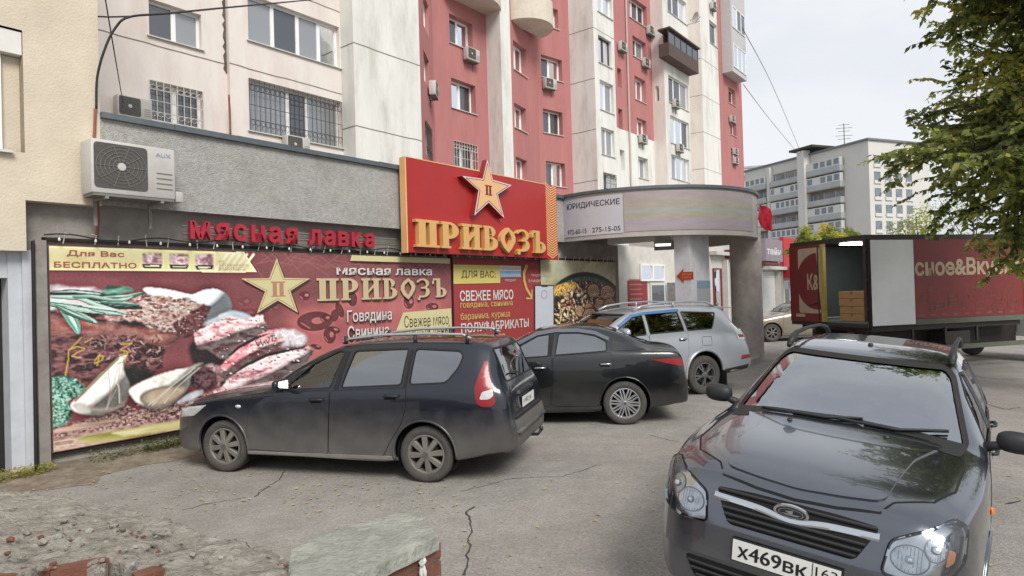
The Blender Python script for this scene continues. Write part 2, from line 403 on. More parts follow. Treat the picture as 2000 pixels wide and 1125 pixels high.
crack([(905, 1124), (912, 1085), (920, 1040), (914, 1000), (930, 985)], .012)
crack([(480, 972), (400, 985), (340, 1000)], .005)
crack([(1270, 850), (1330, 865)], .006); crack([(900, 960), (1000, 935), (1100, 930), (1180, 905)], .005)
crack([(1930, 790), (1965, 800), (1999, 795)], .012); crack([(1905, 735), (1960, 742), (1999, 740)], .012); crack([(1965, 985), (1999, 975)], .014)

# ------------------------------------------------------------------ the low annex with parapet and drum canopy
CONC = mat("roughcast_render", '#a6a4a0', 0.95, var=0.2, scale=16, bump=1.0, bscale=60, stain='#85817b', stain_amt=0.6, stain_scale=2.2)
CONC_D = mat("grey_render", '#8f8a84', 0.95, var=0.16, scale=4, bump=0.4, bscale=40, stain='#6a655f', stain_amt=0.6, stain_scale=1.5)
TIN = mat("grey_tin_flashing", '#5f666b', 0.5, 0.3, var=0.18, scale=5)
ROOFM = mat("bitumen_roof", '#4a4a48', 0.9, var=0.2)
PAR_D, ZP0, ZP1 = 0.12, 3.2, 4.34
CC_S, CC_D, CC_R = 13.80, .85, 2.95                                # the drum canopy's centre in wall coordinates, its radius
annex = thing("low_annex", "low grey roughcast annex with a flat parapet and a round drum canopy over its entrance", "building", wall_world(0, 0), WANG)
a_ = MB(); wbox(a_, -.09, 14.0, -.4, -.08, 0, 3.25, CONC_D); child_w(a_, "wall", annex)
a_ = MB(); wbox(a_, .693, 11.15, -.5, PAR_D, ZP0, ZP1 - .07, CONC); child_w(a_, "parapet", annex)
a_ = MB()
for k in range(12):
    s0, s1 = .69 + k * .87, .69 + (k + 1) * .87 - .004
    wbox(a_, s0, s1, -.55, PAR_D + .06 + .006 * (k % 2), ZP1 - .07, ZP1 + .005 * (k % 3), TIN)
child_w(a_, "flashing", annex)
a_ = MB(); wbox(a_, -.02, 17, -9, -.5, 3.9, 4.05, ROOFM); child_w(a_, "roof", annex)
def arc(r, a0=-3.45, a1=.35, n=64):
    return [(CC_S + r * math.cos(a0 + (a1 - a0) * k / n), CC_D - r * math.sin(a0 + (a1 - a0) * k / n)) for k in range(n + 1)]
def ring_wall(mb, r0, r1, z0, z1, m, a0=-3.45, a1=.35, n=64):
    o_, i_ = arc(r1, a0, a1, n), arc(r0, a0, a1, n)
    vs = []
    for (s1, d1), (s0, d0) in zip(o_, i_): vs += [wall_world(s1, d1, z0), wall_world(s1, d1, z1), wall_world(s0, d0, z1), wall_world(s0, d0, z0)]
    fs = []
    for k in range(n):
        for j in range(4): fs.append((4 * k + j, 4 * k + 4 + j, 4 * k + 4 + (j + 1) % 4, 4 * k + (j + 1) % 4))
    fs += [(0, 1, 2, 3), (4 * n + 3, 4 * n + 2, 4 * n + 1, 4 * n)]
    mb.add(vs, fs, m)
a_ = MB(); ring_wall(a_, CC_R - .2, CC_R, ZP0, ZP1 - .05, mat("canopy_render", '#b5b0aa', 0.9, var=0.12, scale=4, bump=0.3, stain='#857f78', stain_amt=0.5, stain_scale=2)); child_w(a_, "canopy_fascia", annex, smooth=True, angle=40)
a_ = MB(); ring_wall(a_, CC_R - .3, CC_R + .05, ZP1 - .05, ZP1 + .02, TIN); child_w(a_, "canopy_flashing", annex, smooth=True, angle=40)
a_ = MB(); P_ = arc(CC_R - .2); P_ = P_ + [(16.5, -6), (11.1, -6)]
a_.prism(P_, lambda a, b, h: wall_world(a, b, h), ZP0 + .28, ZP0 + .4, mat("soffit_plaster", '#bcb8b0', 0.9, var=0.12)); child_w(a_, "canopy_soffit", annex)
COLP = mat("column_paint_grey", '#e0e0e3', 0.85, var=0.08, scale=3, bump=0.2, stain='#b0aeb0', stain_amt=0.5, stain_scale=2)
COLB = mat("column_render_brown", '#b3aba3', 0.95, var=0.14, scale=5, bump=0.6, stain='#7f776f', stain_amt=0.6)
def column(u0, uc, u1, Y, z1, m, name="column"):
    """a square post whose left, middle and right edges stand at these bearings"""
    a0, ac, a1 = sight(u0, 600)[0], sight(uc, 600)[0], sight(u1, 600)[0]
    P1 = Vector((ac * Y, Y)); d1 = Vector((-.784, .621)); d2 = Vector((.621, .784))
    def reach(a, d): return (a * P1.y - P1.x) / (d.x - a * d.y)
    l1, l2 = reach(a0, d1), reach(a1, d2)
    q = [P1, P1 + d1 * l1, P1 + d1 * l1 + d2 * l2, P1 + d2 * l2]
    mb = MB(); mb.prism([(p.x, p.y) for p in q], lambda a, b, h: Vector((a, b, h)), 0, z1, m); child_w(mb, name, annex); return q
colq = column(1320, 1350, 1388, 15.1, ZP0 + .3, COLP)
cx_ = depth(1459, 600, 17.3); a_ = MB()
a_.lathe([(0, 0), (.405, 0), (.405, ZP0 + .3), (0, ZP0 + .3)], COLB, 24, Matrix.Translation((cx_.x, cx_.y, 0)), 'Z'); child_w(a_, "column", annex, smooth=True, angle=40)
PAVE = mat("concrete_step", '#9a958d', 0.95, var=0.15, scale=4, bump=0.4)
a_ = MB(); a_.prism(arc(CC_R - .05) + [(17.2, -2), (12, -2)], lambda a, b, h: wall_world(a, b, h), 0.0, 0.16, PAVE); tag(child_w(a_, "entrance_step", annex), None)
# entrance bay behind the posts
BACK = mat("entrance_plaster", '#cbc7bf', 0.9, var=0.1, scale=3, stain='#b3aea6', stain_amt=0.4)
BD = -1.6
def wp(u, v, d): return wallpt(u, v, d)
a_ = MB(); wbox(a_, 13.98, 14.0, BD, -.4, 0, 3.5, BACK); wbox(a_, 14.0, 24, BD - .2, BD, 0, 3.5, BACK); child_w(a_, "entrance_wall", annex)
fb = Face(wall_world(0, BD).xy, wall_world(30, BD).xy)
s0, z1 = wp(1248, 515, BD); s1, z0 = wp(1296, 549, BD)
window(fb, annex, s0, s1, z0, z1, 2, depth=-.07, sill=False)
dm = MB(); s0, z1 = wp(1268, 552, BD); s1, _ = wp(1318, 552, BD)
fb.box(dm, s0, s1, .0, .05, .16, z1, mat("door_frame_white", '#c9cac8', 0.5, var=0.05)); fb.box(dm, s0 + .1, s0 + (s1 - s0) * .5, .052, .06, .26, z1 - .1, PANE); fb.box(dm, s0 + (s1 - s0) * .55, s1 - .1, .052, .06, .26, z1 - .1, PANE_L)
child_w(dm, "entrance_door", annex)
# ------------------------------------------------------------------ cream building at the left edge
CREAM = mat("cream_plaster", '#cdc1ad', 0.95, var=0.09, scale=2.5, bump=0.35, bscale=45, stain='#c0b49f', stain_amt=0.5, stain_scale=0.8)
cb = thing("cream_building", "pale cream plastered building at the left edge with one white window above a dark doorway", "building", wall_world(-.09, 0), WANG)
fc = Face(wall_world(-7.5, PAR_D).xy, wall_world(.69, PAR_D).xy)
def fcx(s): return s + 7.5
ws0, ws1, wz0, wz1 = -2.4, -.1, 3.72, 5.0
a_ = MB(); fc.panel(a_, 3.18, 15, [(fcx(ws0), fcx(ws1) + .02, wz0, wz1 + .12)], CREAM, reveal=.3, t0=fcx(-.085)); 
fc.panel(a_, 2.6, 15, [(fcx(ws0), fcx(ws1) + .02, wz0, wz1 + .12)], CREAM, reveal=.3, t0=0, t1=fcx(-.085))
a_.add([wall_world(-7.5, PAR_D, 2.6), wall_world(-.085, PAR_D, 2.6), wall_world(-.085, -.5, 2.6), wall_world(-7.5, -.5, 2.6)], [(0, 1, 2, 3)], CREAM)
a_.add([wall_world(-.085, PAR_D, 2.6), wall_world(-.085, PAR_D, 3.18), wall_world(-.085, -.5, 3.18), wall_world(-.085, -.5, 2.6)], [(0, 1, 2, 3)], CREAM)
a_.add([wall_world(-.085, PAR_D, 3.18), wall_world(.69, PAR_D, 3.18), wall_world(.69, -.5, 3.18), wall_world(-.085, -.5, 3.18)], [(0, 1, 2, 3)], CREAM)
a_.add([wall_world(.69, PAR_D, 3.18), wall_world(.69, PAR_D, 15), wall_world(.69, -8.8, 15), wall_world(.69, -8.8, 3.18)], [(0, 1, 2, 3)], CREAM)
child_w(a_, "wall", cb, fix=False)
window(fc, cb, fcx(ws0), fcx(ws1) - .16, wz0, wz1, [.5], depth=.12)
a_ = MB(); fc.box(a_, fcx(ws1) - .36, fcx(ws1) - .165, -.118, -.085, wz0 + .02, wz1 - .17, PLASTIC); fc.box(a_, fcx(ws1) - .158, fcx(ws1) + .018, -.29, -.14, wz0, wz1 - .17, CREAM); child_w(a_, "jamb", cb)
a_ = MB(); fc.box(a_, fcx(ws0), fcx(ws1) + .015, -.2, -.02, wz1 - .16, wz1 + .1, mat("shutter_box", '#d9d6d0', 0.5, var=0.05)); child_w(a_, "shutter_box", cb)
DX = wallpt(19, 720, -.04)[0]
DOORP = mat("door_pier_paint", '#b9bcc2', 0.8, var=0.08, scale=4, stain='#8f8f90', stain_amt=0.5)
a_ = MB(); wbox(a_, DX, -.10, -.4, -.04, 0, 2.6, DOORP); wbox(a_, -.10, .0, -.4, .0, 0, 2.62, DOORP); wbox(a_, -7.5, DX, -.4, -.06, 2.3, 2.6, DOORP); child_w(a_, "door_surround", cb)
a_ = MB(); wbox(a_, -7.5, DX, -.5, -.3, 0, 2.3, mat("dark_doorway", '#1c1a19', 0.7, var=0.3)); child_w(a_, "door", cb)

# ------------------------------------------------------------------ the apartment tower
TCREAM = mat("tower_cream_panel", '#dad9d3', 0.92, var=0.08, scale=1.2, bump=0.2, bscale=30, stain='#a5a196', stain_amt=0.7, stain_scale=0.9, stretch=(1.3, 1.3, .3))
TCREAM2 = mat("tower_peach_panel", '#ddd5ce', 0.92, var=0.08, scale=1.0, bump=0.2, bscale=30, stain='#c7aea6', stain_amt=0.55, stain_scale=0.8, stretch=(1.2, 1.2, .35))
TRED = mat("tower_red_render", '#ae7370', 0.92, var=0.09, scale=1.5, bump=0.25, bscale=30, stain='#9c6867', stain_amt=0.6, stain_scale=0.9, stretch=(1.3, 1.3, .25))
JOINT = mat("panel_joint_tar", '#7d766b', 0.95, var=0.3, scale=6)
tw = thing("apartment_tower", "tall apartment tower of cream panels and red rendered bays behind the annex", "building", wall_world(20, -10), WANG)
def plan(u, d, v=200):
    s, z = wallpt(u, v, d); return wall_world(s, d).xy
def same_s(u, sref, v=200):                                        # how far forward a return wall comes so that its front edge stands at this bearing
    a = sight(u, v)[0]
    # wall_world(sref,d).x = a*wall_world(sref,d).y
    return (a * (WB[1] + WT[1] * sref) - (WB[0] + WT[0] * sref)) / (WN[0] - a * WN[1])
def S_of(u, d, v=200): return wallpt(u, v, d)[0]
poly = []                                                          # (plan point, wall colour of the face that starts here)
def P_(u, d): return plan(u, d)
d1 = -9.0
A0 = P_(150, d1); A1 = P_(445, d1); sA = S_of(445, d1); dA = same_s(450, sA); B0 = wall_world(sA, dA).xy
sB = S_of(668, dA); B1 = wall_world(sB, dA).xy; dB = same_s(693, sB); C0 = wall_world(sB, dB).xy; C1 = P_(822, dB)
D1 = P_(848, -10.2); E1 = P_(953, -10.2); sE = S_of(953, -10.2); dE = same_s(981, sE); E2 = wall_world(sE, dE).xy; E3 = P_(1000, dE)
F0 = P_(998, -10.2); F1 = P_(1051, -10.9); G1 = P_(1115, -10.4); sG = S_of(1115, -10.4); dG = same_s(1163, sG); G2 = wall_world(sG, dG).xy; G3 = P_(1203, dG)
H0 = P_(1202, -10.4); H1 = P_(1275, -10.4); sH = S_of(1275, -10.4); dH = same_s(1299, sH); H2 = wall_world(sH, dH).xy; H3 = P_(1347, dH)
I0 = P_(1346, -10.4); sI = S_of(1346, -10.4); dI = same_s(1372, sI); I1 = wall_world(sI, dI).xy; I2 = P_(1405, dI); J0 = P_(1404, -10.4); J1 = P_(1449, -10.4)
ZT = 46.0
faces = {}
spec = [("A", A0, A1, TCREAM2), ("A2", A1, B0, TCREAM2), ("B", B0, B1, TCREAM2), ("B2", B1, C0, TCREAM), ("C", C0, C1, TCREAM), ("D", C1, D1, TRED), ("E", D1, E1, TRED),
        ("E2", E1, E2, TCREAM), ("E3", E2, E3, TCREAM), ("Er", E3, F0, TCREAM), ("F", F0, F1, TRED), ("G", F1, G1, TRED), ("G2", G1, G2, TCREAM), ("G3", G2, G3, TCREAM), ("Gr", G3, H0, TCREAM),
        ("H", H0, H1, TRED), ("H2", H1, H2, TCREAM2), ("H3", H2, H3, TCREAM), ("Hr", H3, I0, TCREAM), ("I", I0, I1, TCREAM2), ("I2", I1, I2, TCREAM), ("Ir", I2, J0, TCREAM), ("J", J0, J1, TRED)]
for k, a, b, m in spec: faces[k] = Face(a, b)
# windows: face, left x, right x, top y, bottom y (read at mid width), panes, options
WIN = [("A", 291, 393, 13, 83, [.5], dict(light=(1,))), ("A", 292, 396, 168, 243, [.5], dict(bars=BARS_W)),
       ("B", 485, 671, 22, 107, [.27, .54, .78], dict(light=(0, 2))), ("B", 487, 676, 178, 273, [.42, .63], dict(bars=BARS, light=(0, 2), fm=PLASTIC)),
       ("D", 827, 837, 0, 60, 1, dict(sill=False)), ("D", 828, 838, 110, 165, 1, dict(sill=False)), ("D", 831, 842, 246, 306, 1, dict(sill=False, bars=BARS)),
       ("E", 878, 923, 37, 92, 2, dict(light=(1,))), ("E", 882, 929, 160, 217, 2, {}), ("E", 886, 932, 280, 342, 2, dict(bars=BARS_W)),
       ("F", 1003, 1028, 88, 143, 2, {}), ("F", 1005, 1028, 207, 254, 2, {}), ("F", 1008, 1030, 310, 355, 2, {}),
       ("G", 1054, 1090, 13, 52, 2, {}), ("G", 1057, 1098, 112, 155, 2, dict(light=(1,))), ("G", 1061, 1099, 216, 262, 2, {}), ("G", 1067, 1104, 317, 364, 2, {}),
       ("G3", 1167, 1195, -12, 30, 2, dict(light=(1,))), ("G3", 1169, 1194, 75, 127, 2, dict(fm=BROWNF, light=(1,))), ("G3", 1172, 1198, 161, 218, 2, dict(light=(1,))), ("G3", 1175, 1200, 252, 304, 2, dict(light=(0, 1))), ("G3", 1179, 1203, 340, 378, 2, dict(bars=BARS)),
       ("H", 1206, 1214, 134, 170, 1, dict(sill=False)), ("H", 1208, 1216, 213, 252, 1, dict(sill=False)), ("H", 1211, 1220, 293, 332, 1, dict(sill=False, light=(0,))),
       ("H", 1229, 1263, 2, 44, 3, dict(light=(0,))), ("H", 1236, 1262, 77, 116, 2, dict(light=(1,))), ("H", 1240, 1261, 153, 198, 2, {}), ("H", 1244, 1263, 233, 268, 2, {}), ("H", 1247, 1266, 308, 349, 2, dict(light=(1,))),
       ("H2", 1280, 1287, 168, 198, 1, dict(sill=False)),
       ("H3", 1306, 1344, 157, 208, 3, dict(light=(2,))), ("H3", 1310, 1346, 233, 285, 3, {}), ("H3", 1312, 1346, 307, 352, 3, dict(light=(0, 1))), ("H3", 1304, 1343, -8, 36, 3, {}),
       ("I2", 1386, 1401, 45, 88, 1, {}), ("I2", 1384, 1399, -40, 0, 1, {}),
       ("J", 1423, 1436, 174, 204, 1, {}), ("J", 1427, 1438, 239, 265, 1, {}), ("J", 1428, 1440, 292, 320, 1, dict(light=(0,)))]
holes = {}; made = []
for f, x0, x1, y0, y1, n, o in WIN:
    F_ = faces[f]; xm = (x0 + x1) / 2
    t0, _ = F_.hit(x0, (y0 + y1) / 2); t1, _ = F_.hit(x1, (y0 + y1) / 2); _, zt = F_.hit(xm, y0); _, zb = F_.hit(xm, y1)
    t0, t1 = max(.05, t0), min(F_.L - .05, t1)
    holes.setdefault(f, []).append((t0, t1, zb, zt)); made.append((F_, t0, t1, zb, zt, n, o))
for nm, mt in (("cream_panel_wall", (TCREAM, TCREAM2)), ("red_rendered_wall", (TRED,))):
    mb = MB()
    for k, a, b, m in spec:
        if m not in mt: continue
        if k == "H":                                               # the red render stops above the lowest storeys here
            zc = faces["H"].hit(1240, 262)[1]
            faces[k].panel(mb, zc, ZT, [h for h in holes.get(k, []) if h[3] > zc + .2], m, .42)
        else: faces[k].panel(mb, 0, ZT, holes.get(k, []), m, .42)
    if nm[0] == 'c':
        hh = [h for h in holes.get("H", [])]; zc = faces["H"].hit(1240, 262)[1]
        faces["H"].panel(mb, 0, zc, [(h[0], h[1], h[2], min(h[3], zc)) for h in hh if h[2] < zc], TCREAM, .42)
        for f, g_ in (("J", -14),):
            q = faces[f].B; r_ = q - faces[f].n * 14; mb.add([(q.x, q.y, 0), (r_.x, r_.y, 0), (r_.x, r_.y, ZT), (q.x, q.y, ZT)], [(0, 1, 2, 3)], TCREAM)
        a0 = faces["A"].A; mb.add([(a0.x, a0.y, ZT), (faces["J"].B.x, faces["J"].B.y, ZT), (faces["J"].B.x - 12, faces["J"].B.y + 9, ZT), (a0.x - 12, a0.y + 9, ZT)], [(0, 1, 2, 3)], ROOFM)
    child_w(mb, nm, tw, fix=False)
for F_, t0, t1, zb, zt, n, o in made: window(F_, tw, t0, t1, zb, zt, n, depth=.30 if F_ in (faces["E"], faces["F"], faces["G"], faces["H"], faces["J"]) else .16, **o)
mb = MB()
for k, zs in (("C", [4.9 + 2.78 * i for i in range(12)]), ("B2", [4.9 + 2.78 * i for i in range(12)]), ("G2", [5.2 + 2.78 * i for i in range(11)]), ("G3", [5.2 + 2.78 * i for i in range(11)]), ("I", [5.4 + 2.78 * i for i in range(11)]), ("I2", [5.4 + 2.78 * i for i in range(11)]), ("A", [6.1 + 2.78 * i for i in range(10)]), ("B", [6.1 + 2.78 * i for i in range(10)]), ("H3", [5.1 + 2.78 * i for i in range(8)])):
    F_ = faces[k]
    for z in zs:
        if any(h[2] - .05 < z < h[3] + .05 for h in holes.get(k, [])): continue
        n_ = max(2, int(F_.L / .3)); t_ = [F_.L * i / n_ for i in range(n_ + 1)]; jz = [z + rng.uniform(-.012, .012) for _ in t_]
        for i in range(n_): mb.add([F_.w(t_[i], jz[i] - .018, .004), F_.w(t_[i + 1], jz[i + 1] - .018, .004), F_.w(t_[i + 1], jz[i + 1] + .018, .004), F_.w(t_[i], jz[i] + .018, .004)], [(0, 1, 2, 3)], JOINT)
child_w(mb, "panel_joints", tw)
# rounded balconies either side of the red bay's pier, top of view
BALC = mat("balcony_cream", '#cfc6b6', 0.9, var=0.08, stain='#a59c8d', stain_amt=0.5)
def round_balcony(u0, u1, vbot, d0, out_, hgt):
    s0, s1 = S_of(u0, d0, vbot), S_of(u1, d0, vbot); zb = wallpt((u0 + u1) / 2, vbot, d0)[1]; n = 20
    sc, hw = (s0 + s1) / 2, (s1 - s0) / 2
    pts = [(sc - hw * math.cos(math.pi * k / n), d0 + out_ * math.sin(math.pi * k / n)) for k in range(n + 1)]
    mb = MB(); mb.prism(pts, lambda a, b, h: wall_world(a, b, h), zb, zb + hgt, BALC); child_w(mb, "balcony", tw, smooth=True, angle=40)
round_balcony(862, 962, 12, -10.2, 1.3, 1.15); round_balcony(990, 1056, 58, -10.5, 1.5, 1.2)
# the brown glazed balcony and the boxed-in bay
mb = MB(); F_ = faces["H3"]; t0, _ = F_.hit(1299, 110); t1, _ = F_.hit(1348, 110); zb = F_.hit(1323, 132)[1]; zt = F_.hit(1323, 88)[1]
BRN = mat("balcony_brown_sheet", '#54443f', 0.7, var=0.2, scale=4); OUT = .75
F_.box(mb, -.8, F_.L, 0.02, OUT, zb - .12, zb, BRN); F_.box(mb, -.9, F_.L + .05, 0.02, OUT + .15, zt, zt + .1, BRN)
F_.box(mb, -.8, F_.L, OUT - .06, OUT, zb, zb + .75, BRN); F_.box(mb, -.8, -.74, .02, OUT - .06, zb, zb + .75, BRN)
for k in range(6): t_ = -.8 + (F_.L + .8 - .06) * k / 5; F_.box(mb, t_, t_ + .06, OUT - .06, OUT - .003, zb + .75, zt, BRN)
F_.box(mb, -.75, F_.L - .02, OUT - .045, OUT - .03, zb + .75, zt, PANE); child_w(mb, "glazed_balcony", tw)
mb = MB(); F_ = faces["J"]; t0, _ = F_.hit(1409, 100); t1, _ = F_.hit(1437, 100); zb = F_.hit(1420, 150)[1]
F_.box(mb, t0, t1, .02, .9, zb, ZT - 6, mat("grey_bay_sheet", '#b8b6b6', 0.8, var=0.08)); 
bayf = Face(F_.w(t0, 0, .9).xy, F_.w(t1, 0, .9).xy); bay = child_w(mb, "boxed_bay", tw)
for y0, y1 in ((4, 45), (77, 122)):
    window(bayf, tw, .25, bayf.L - .25, bayf.hit(1422, y1)[1], bayf.hit(1422, y0)[1], 3, depth=-.07, sill=False)
mb = MB(); F_ = faces["H"]; t0, _ = F_.hit(1226, 200); mb.tube([F_.w(t0, 0, .08), F_.w(t0, 34, .08)], .06, mat("downpipe_grey", '#b9aca6', 0.6)); child_w(mb, "downpipe", tw)
mb = MB(); F_ = faces["A"]; t0 = F_.hit(446, 60)[0]; n_ = 30
STAIN = mat("joint_stain", '#5d554c', 0.95, var=0.4, scale=5)
for i in range(n_):
    z = 8.6 + i * .13; w0, w1 = .03 + .09 * abs(math.sin(i * 1.3)), .03 + .09 * abs(math.sin((i + 1) * 1.3))
    mb.add([F_.w(F_.L - w0, z, .004), F_.w(F_.L - .005, z, .004), F_.w(F_.L - .005, z + .13, .004), F_.w(F_.L - w1, z + .13, .004)], [(0, 1, 2, 3)], STAIN)
child_w(mb, "damp_stain", tw)
# ------------------------------------------------------------------ banners and signs of the shop
def z1(x, y): return (80 + x / 4.6875, 460 + y / 4.6875)
def z2(x, y): return (80 + x / 4.6875, 680 + y / 4.6875)
def z3(x, y): return (400 + x / 3.75, 480 + y / 3.75)
def z4(x, y): return (860 + x / 5.263, 490 + y / 5.263)
def z5(x, y): return (350 + x / 3.6364, 400 + y / 3.6364)
def z6(x, y): return (780 + x / 4.891, 290 + y / 4.891)
def z7(x, y): return (1080 + x / 4.1667, 340 + y / 4.1667)
class Print:
    """ink laid on a banner sheet: every layer a fraction of a millimetre above the last"""
    def __init__(s, d): s.d, s.k, s.mb = d, 0, MB()
    def up(s): s.k += 1; return s.d + .0003 * s.k
    def poly(s, pts, m, smooth=0):
        P = [wallpt(u, v, s.d) for u, v in pts]
        if smooth: P = spline(P, smooth)
        d = s.up(); s.mb.flat(P, lambda a, b: wall_world(a, b_=b, d=d) if False else wall_world(a, d, b), m)
    def sz(s, pts, m):
        d = s.up(); s.mb.flat(pts, lambda a, b: wall_world(a, d, b), m)
    def text(s, body, u0, v0, u1, v1, m, bold=0.0, sh=None):
        """u0,v0 top left, u1,v1 bottom right, in the plane of the sheet"""
        a0, ztop = wallpt(u0, v0, s.d); a1, zbot = wallpt(u1, v1, s.d)
        if sh: d = s.up(); s.mb.text(body, lambda a, b, h: wall_world(a + .012, d, b - .012), (a0, zbot, a1, ztop), sh, bold=bold)
        d = s.up(); s.mb.text(body, lambda a, b, h: wall_world(a, d, b), (a0, zbot, a1, ztop), m, bold=bold)
    def stroke(s, pts, wd, m):
        P = [Vector(wallpt(u, v, s.d)) for u, v in pts]; d = s.up(); vs = []
        for k, p in enumerate(P):
            t_ = (P[min(k + 1, len(P) - 1)] - P[max(k - 1, 0)]).normalized(); n_ = Vector((-t_.y, t_.x)); f = wd if not callable(wd) else wd(k / (len(P) - 1))
            vs += [p + n_ * f, p - n_ * f]
        s.mb.add([wall_world(a, d, b) for a, b in vs], [(2 * k, 2 * k + 1, 2 * k + 3, 2 * k + 2) for k in range(len(P) - 1)], m)
def spline(P, n=4):
    out_ = []; N_ = len(P)
    for i in range(N_):
        p0, p1, p2, p3 = [Vector(P[(i + k - 1) % N_]) for k in range(4)]
        for j in range(n):
            t_ = j / n; q = 0.5 * ((2 * p1) + (p2 - p0) * t_ + (2 * p0 - 5 * p1 + 4 * p2 - p3) * t_ ** 2 + (3 * p1 - p0 - 3 * p2 + p3) * t_ ** 3); out_.append((q.x, q.y))
    return out_
def star_pts(cx, cy, r, ry=None, k=.42, rot=0.0):
    ry = ry or r; return [(cx + (r if i % 2 == 0 else r * k) * math.sin(rot + math.pi * i / 5), cy + (ry if i % 2 == 0 else ry * k) * math.cos(rot + math.pi * i / 5)) for i in range(10)]
def fade(col, s=.2, g=.82):
    r = lin(col); l = .3 * r[0] + .5 * r[1] + .2 * r[2]; return tuple((c * (1 - s) + (l * .8 + .05) * s) * g for c in r)
def ink(name, col, stain=None, **k): return mat("ink_" + name, fade(col), 0.62, stain=fade(stain) if stain else None, **k)
MAROON = ink("maroon", '#8d4a4e', var=0.16, scale=1.6, stain='#9d5a5c', stain_amt=0.6, stain_scale=1.2)
PINKBG = ink("pink_ground", '#ba5f60', var=0.08, scale=2); CUTS = ink("cuts", '#6b2f32', var=0.1)
YEL = ink("pale_yellow", '#e3d795', var=0.05, scale=3); REDT = ink("red_text", '#b5463c'); DKT = ink("dark_text", '#3a2f28')
WHT = ink("white", '#e6e1dc', var=0.04); GOLD = ink("gold", '#d8c48e', var=0.05); SHDW = ink("letter_shadow", '#4a2a26')
FAT = ink("fat", '#cdc6c8', var=0.1, scale=4); PLATE = ink("plate", '#c9ced6', var=0.05, scale=3)
CRUST = ink("herb_crust", '#c79f96', var=0.3, scale=14, stain='#6d3f3a', stain_amt=0.85, stain_scale=9, stretch=(1, 1, 2.2))
MEATD = ink("dark_meat", '#4a2527', var=0.4, scale=7, stain='#7d4c4b', stain_amt=0.8, stain_scale=5, stretch=(1, 1, .6))
MEATM = ink("seared_meat", '#a05f58', var=0.3, scale=6, stain='#5f3230', stain_amt=0.8, stain_scale=4)
MEATP = ink("pink_meat", '#c48d8f', var=0.22, scale=9, stain='#7a4648', stain_amt=0.8, stain_scale=7, stretch=(1, 1, 2))
MEATR = ink("rose_meat", '#a9585c', var=0.25, scale=9, stain='#e0bcb8', stain_amt=0.7, stain_scale=8, stretch=(1, 1, 1.7))
BROWN = ink("deep_brown", '#332022', var=0.3, scale=6)
CHIVE = [ink("chive_a", '#5f8a78', var=0.15, scale=9), ink("chive_b", '#9db9ad', var=0.12, scale=9), ink("chive_c", '#2f5848', var=0.2, scale=9), ink("chive_d", '#7fa596', var=0.15, scale=9)]
GARL = ink("garlic", '#c9c2b6', var=0.1, scale=6, stain='#a9a39c', stain_amt=0.6, stain_scale=2); GARL2 = ink("garlic_cut", '#c7ac8d', var=0.1, scale=5); GARLS = ink("garlic_skin", '#9d8a82', var=0.15, scale=5)
HERB = ink("parsley", '#5d9c86', var=0.5, scale=16, stain='#1f4a3c', stain_amt=0.95, stain_scale=11); WOOD = ink("board", '#bd9a8b', var=0.15, scale=5, stretch=(.5, 1, 6)); SPICE = ink("spice", '#8a5550', var=0.45, scale=16, stain='#d8b3a5', stain_amt=0.8, stain_scale=12)
GRAF = ink("yellow_marker", '#c9a63a'); GRAFB = ink("black_marker", '#2a2022'); OLIVEY = ink("dull_yellow", '#b9ab5f', var=0.15, scale=4)

# old Slavic lettering: each glyph a list of outlines in a unit box
def arc_strip(cx, cy, rx, ry, a0, a1, w0, w1=None, n=14):
    w1 = w0 if w1 is None else w1; o_, i_ = [], []
    for k in range(n + 1):
        t_ = k / n; a = R(a0 + (a1 - a0) * t_); wv = w0 + (w1 - w0) * math.sin(math.pi * t_)
        o_.append((cx + rx * math.cos(a), cy + ry * math.sin(a))); i_.append((cx + max(.02, rx - wv) * math.cos(a), cy + max(.02, ry - .09) * math.sin(a)))
    return o_ + i_[::-1]
def bar(x0, y0, x1, y1): return [(x0, y0), (x1, y0), (x1, y1), (x0, y1)]
GLYPH = {
    'П': (1.0, [bar(.03, .9, .97, 1), bar(.14, .08, .42, .9), bar(.58, .08, .86, .9), bar(.04, 0, .5, .08), bar(.51, 0, .97, .08)]),
    'Р': (.86, [bar(.1, .08, .4, .9), bar(.02, 0, .5, .08), bar(.02, .9, .4, 1), arc_strip(.38, .68, .54, .32, 90, -90, .1, .34)]),
    'И': (.98, [bar(.1, .08, .36, .9), bar(.62, .08, .88, .9), bar(.02, 0, .46, .08), bar(.53, 0, .98, .08), bar(.02, .9, .46, 1), bar(.53, .9, .98, 1), [(.36, .3), (.62, .58), (.62, .72), (.36, .44)]]),
    'В': (.84, [bar(.1, .08, .38, .92), bar(.02, 0, .4, .08), bar(.02, .92, .4, 1), arc_strip(.36, .77, .4, .23, 90, -60, .09, .26), arc_strip(.36, .29, .54, .29, 75, -90, .1, .32)]),
    'О': (.86, [[(.5, -.06), (.74, .14), (.95, .42), (.98, .6), (.86, .82), (.52, 1.02), (.54, .86), (.7, .62), (.72, .5), (.6, .3), (.5, .16)], [(.5, -.06), (.5, .16), (.36, .3), (.28, .46), (.3, .66), (.54, .86), (.52, 1.02), (.22, .84), (.05, .62), (.03, .42), (.2, .16)]]),
    'З': (.8, [arc_strip(.42, .74, .46, .26, 165, -70, .12, .26), arc_strip(.42, .3, .5, .28, 75, -110, .12, .3), [(.25, .03), (.3, .1), (.16, .14), (.1, -.02), (.02, .04), (.05, -.1), (.2, -.12)], bar(.3, .47, .52, .56)]),
    'Ъ': (.92, [bar(.3, .08, .56, .9), bar(.08, .9, .56, 1), [(.02, .68), (.14, .72), (.16, .9), (.08, .9), (.02, .84)], bar(.22, 0, .6, .08), arc_strip(.54, .26, .42, .26, 90, -90, .1, .26)])}
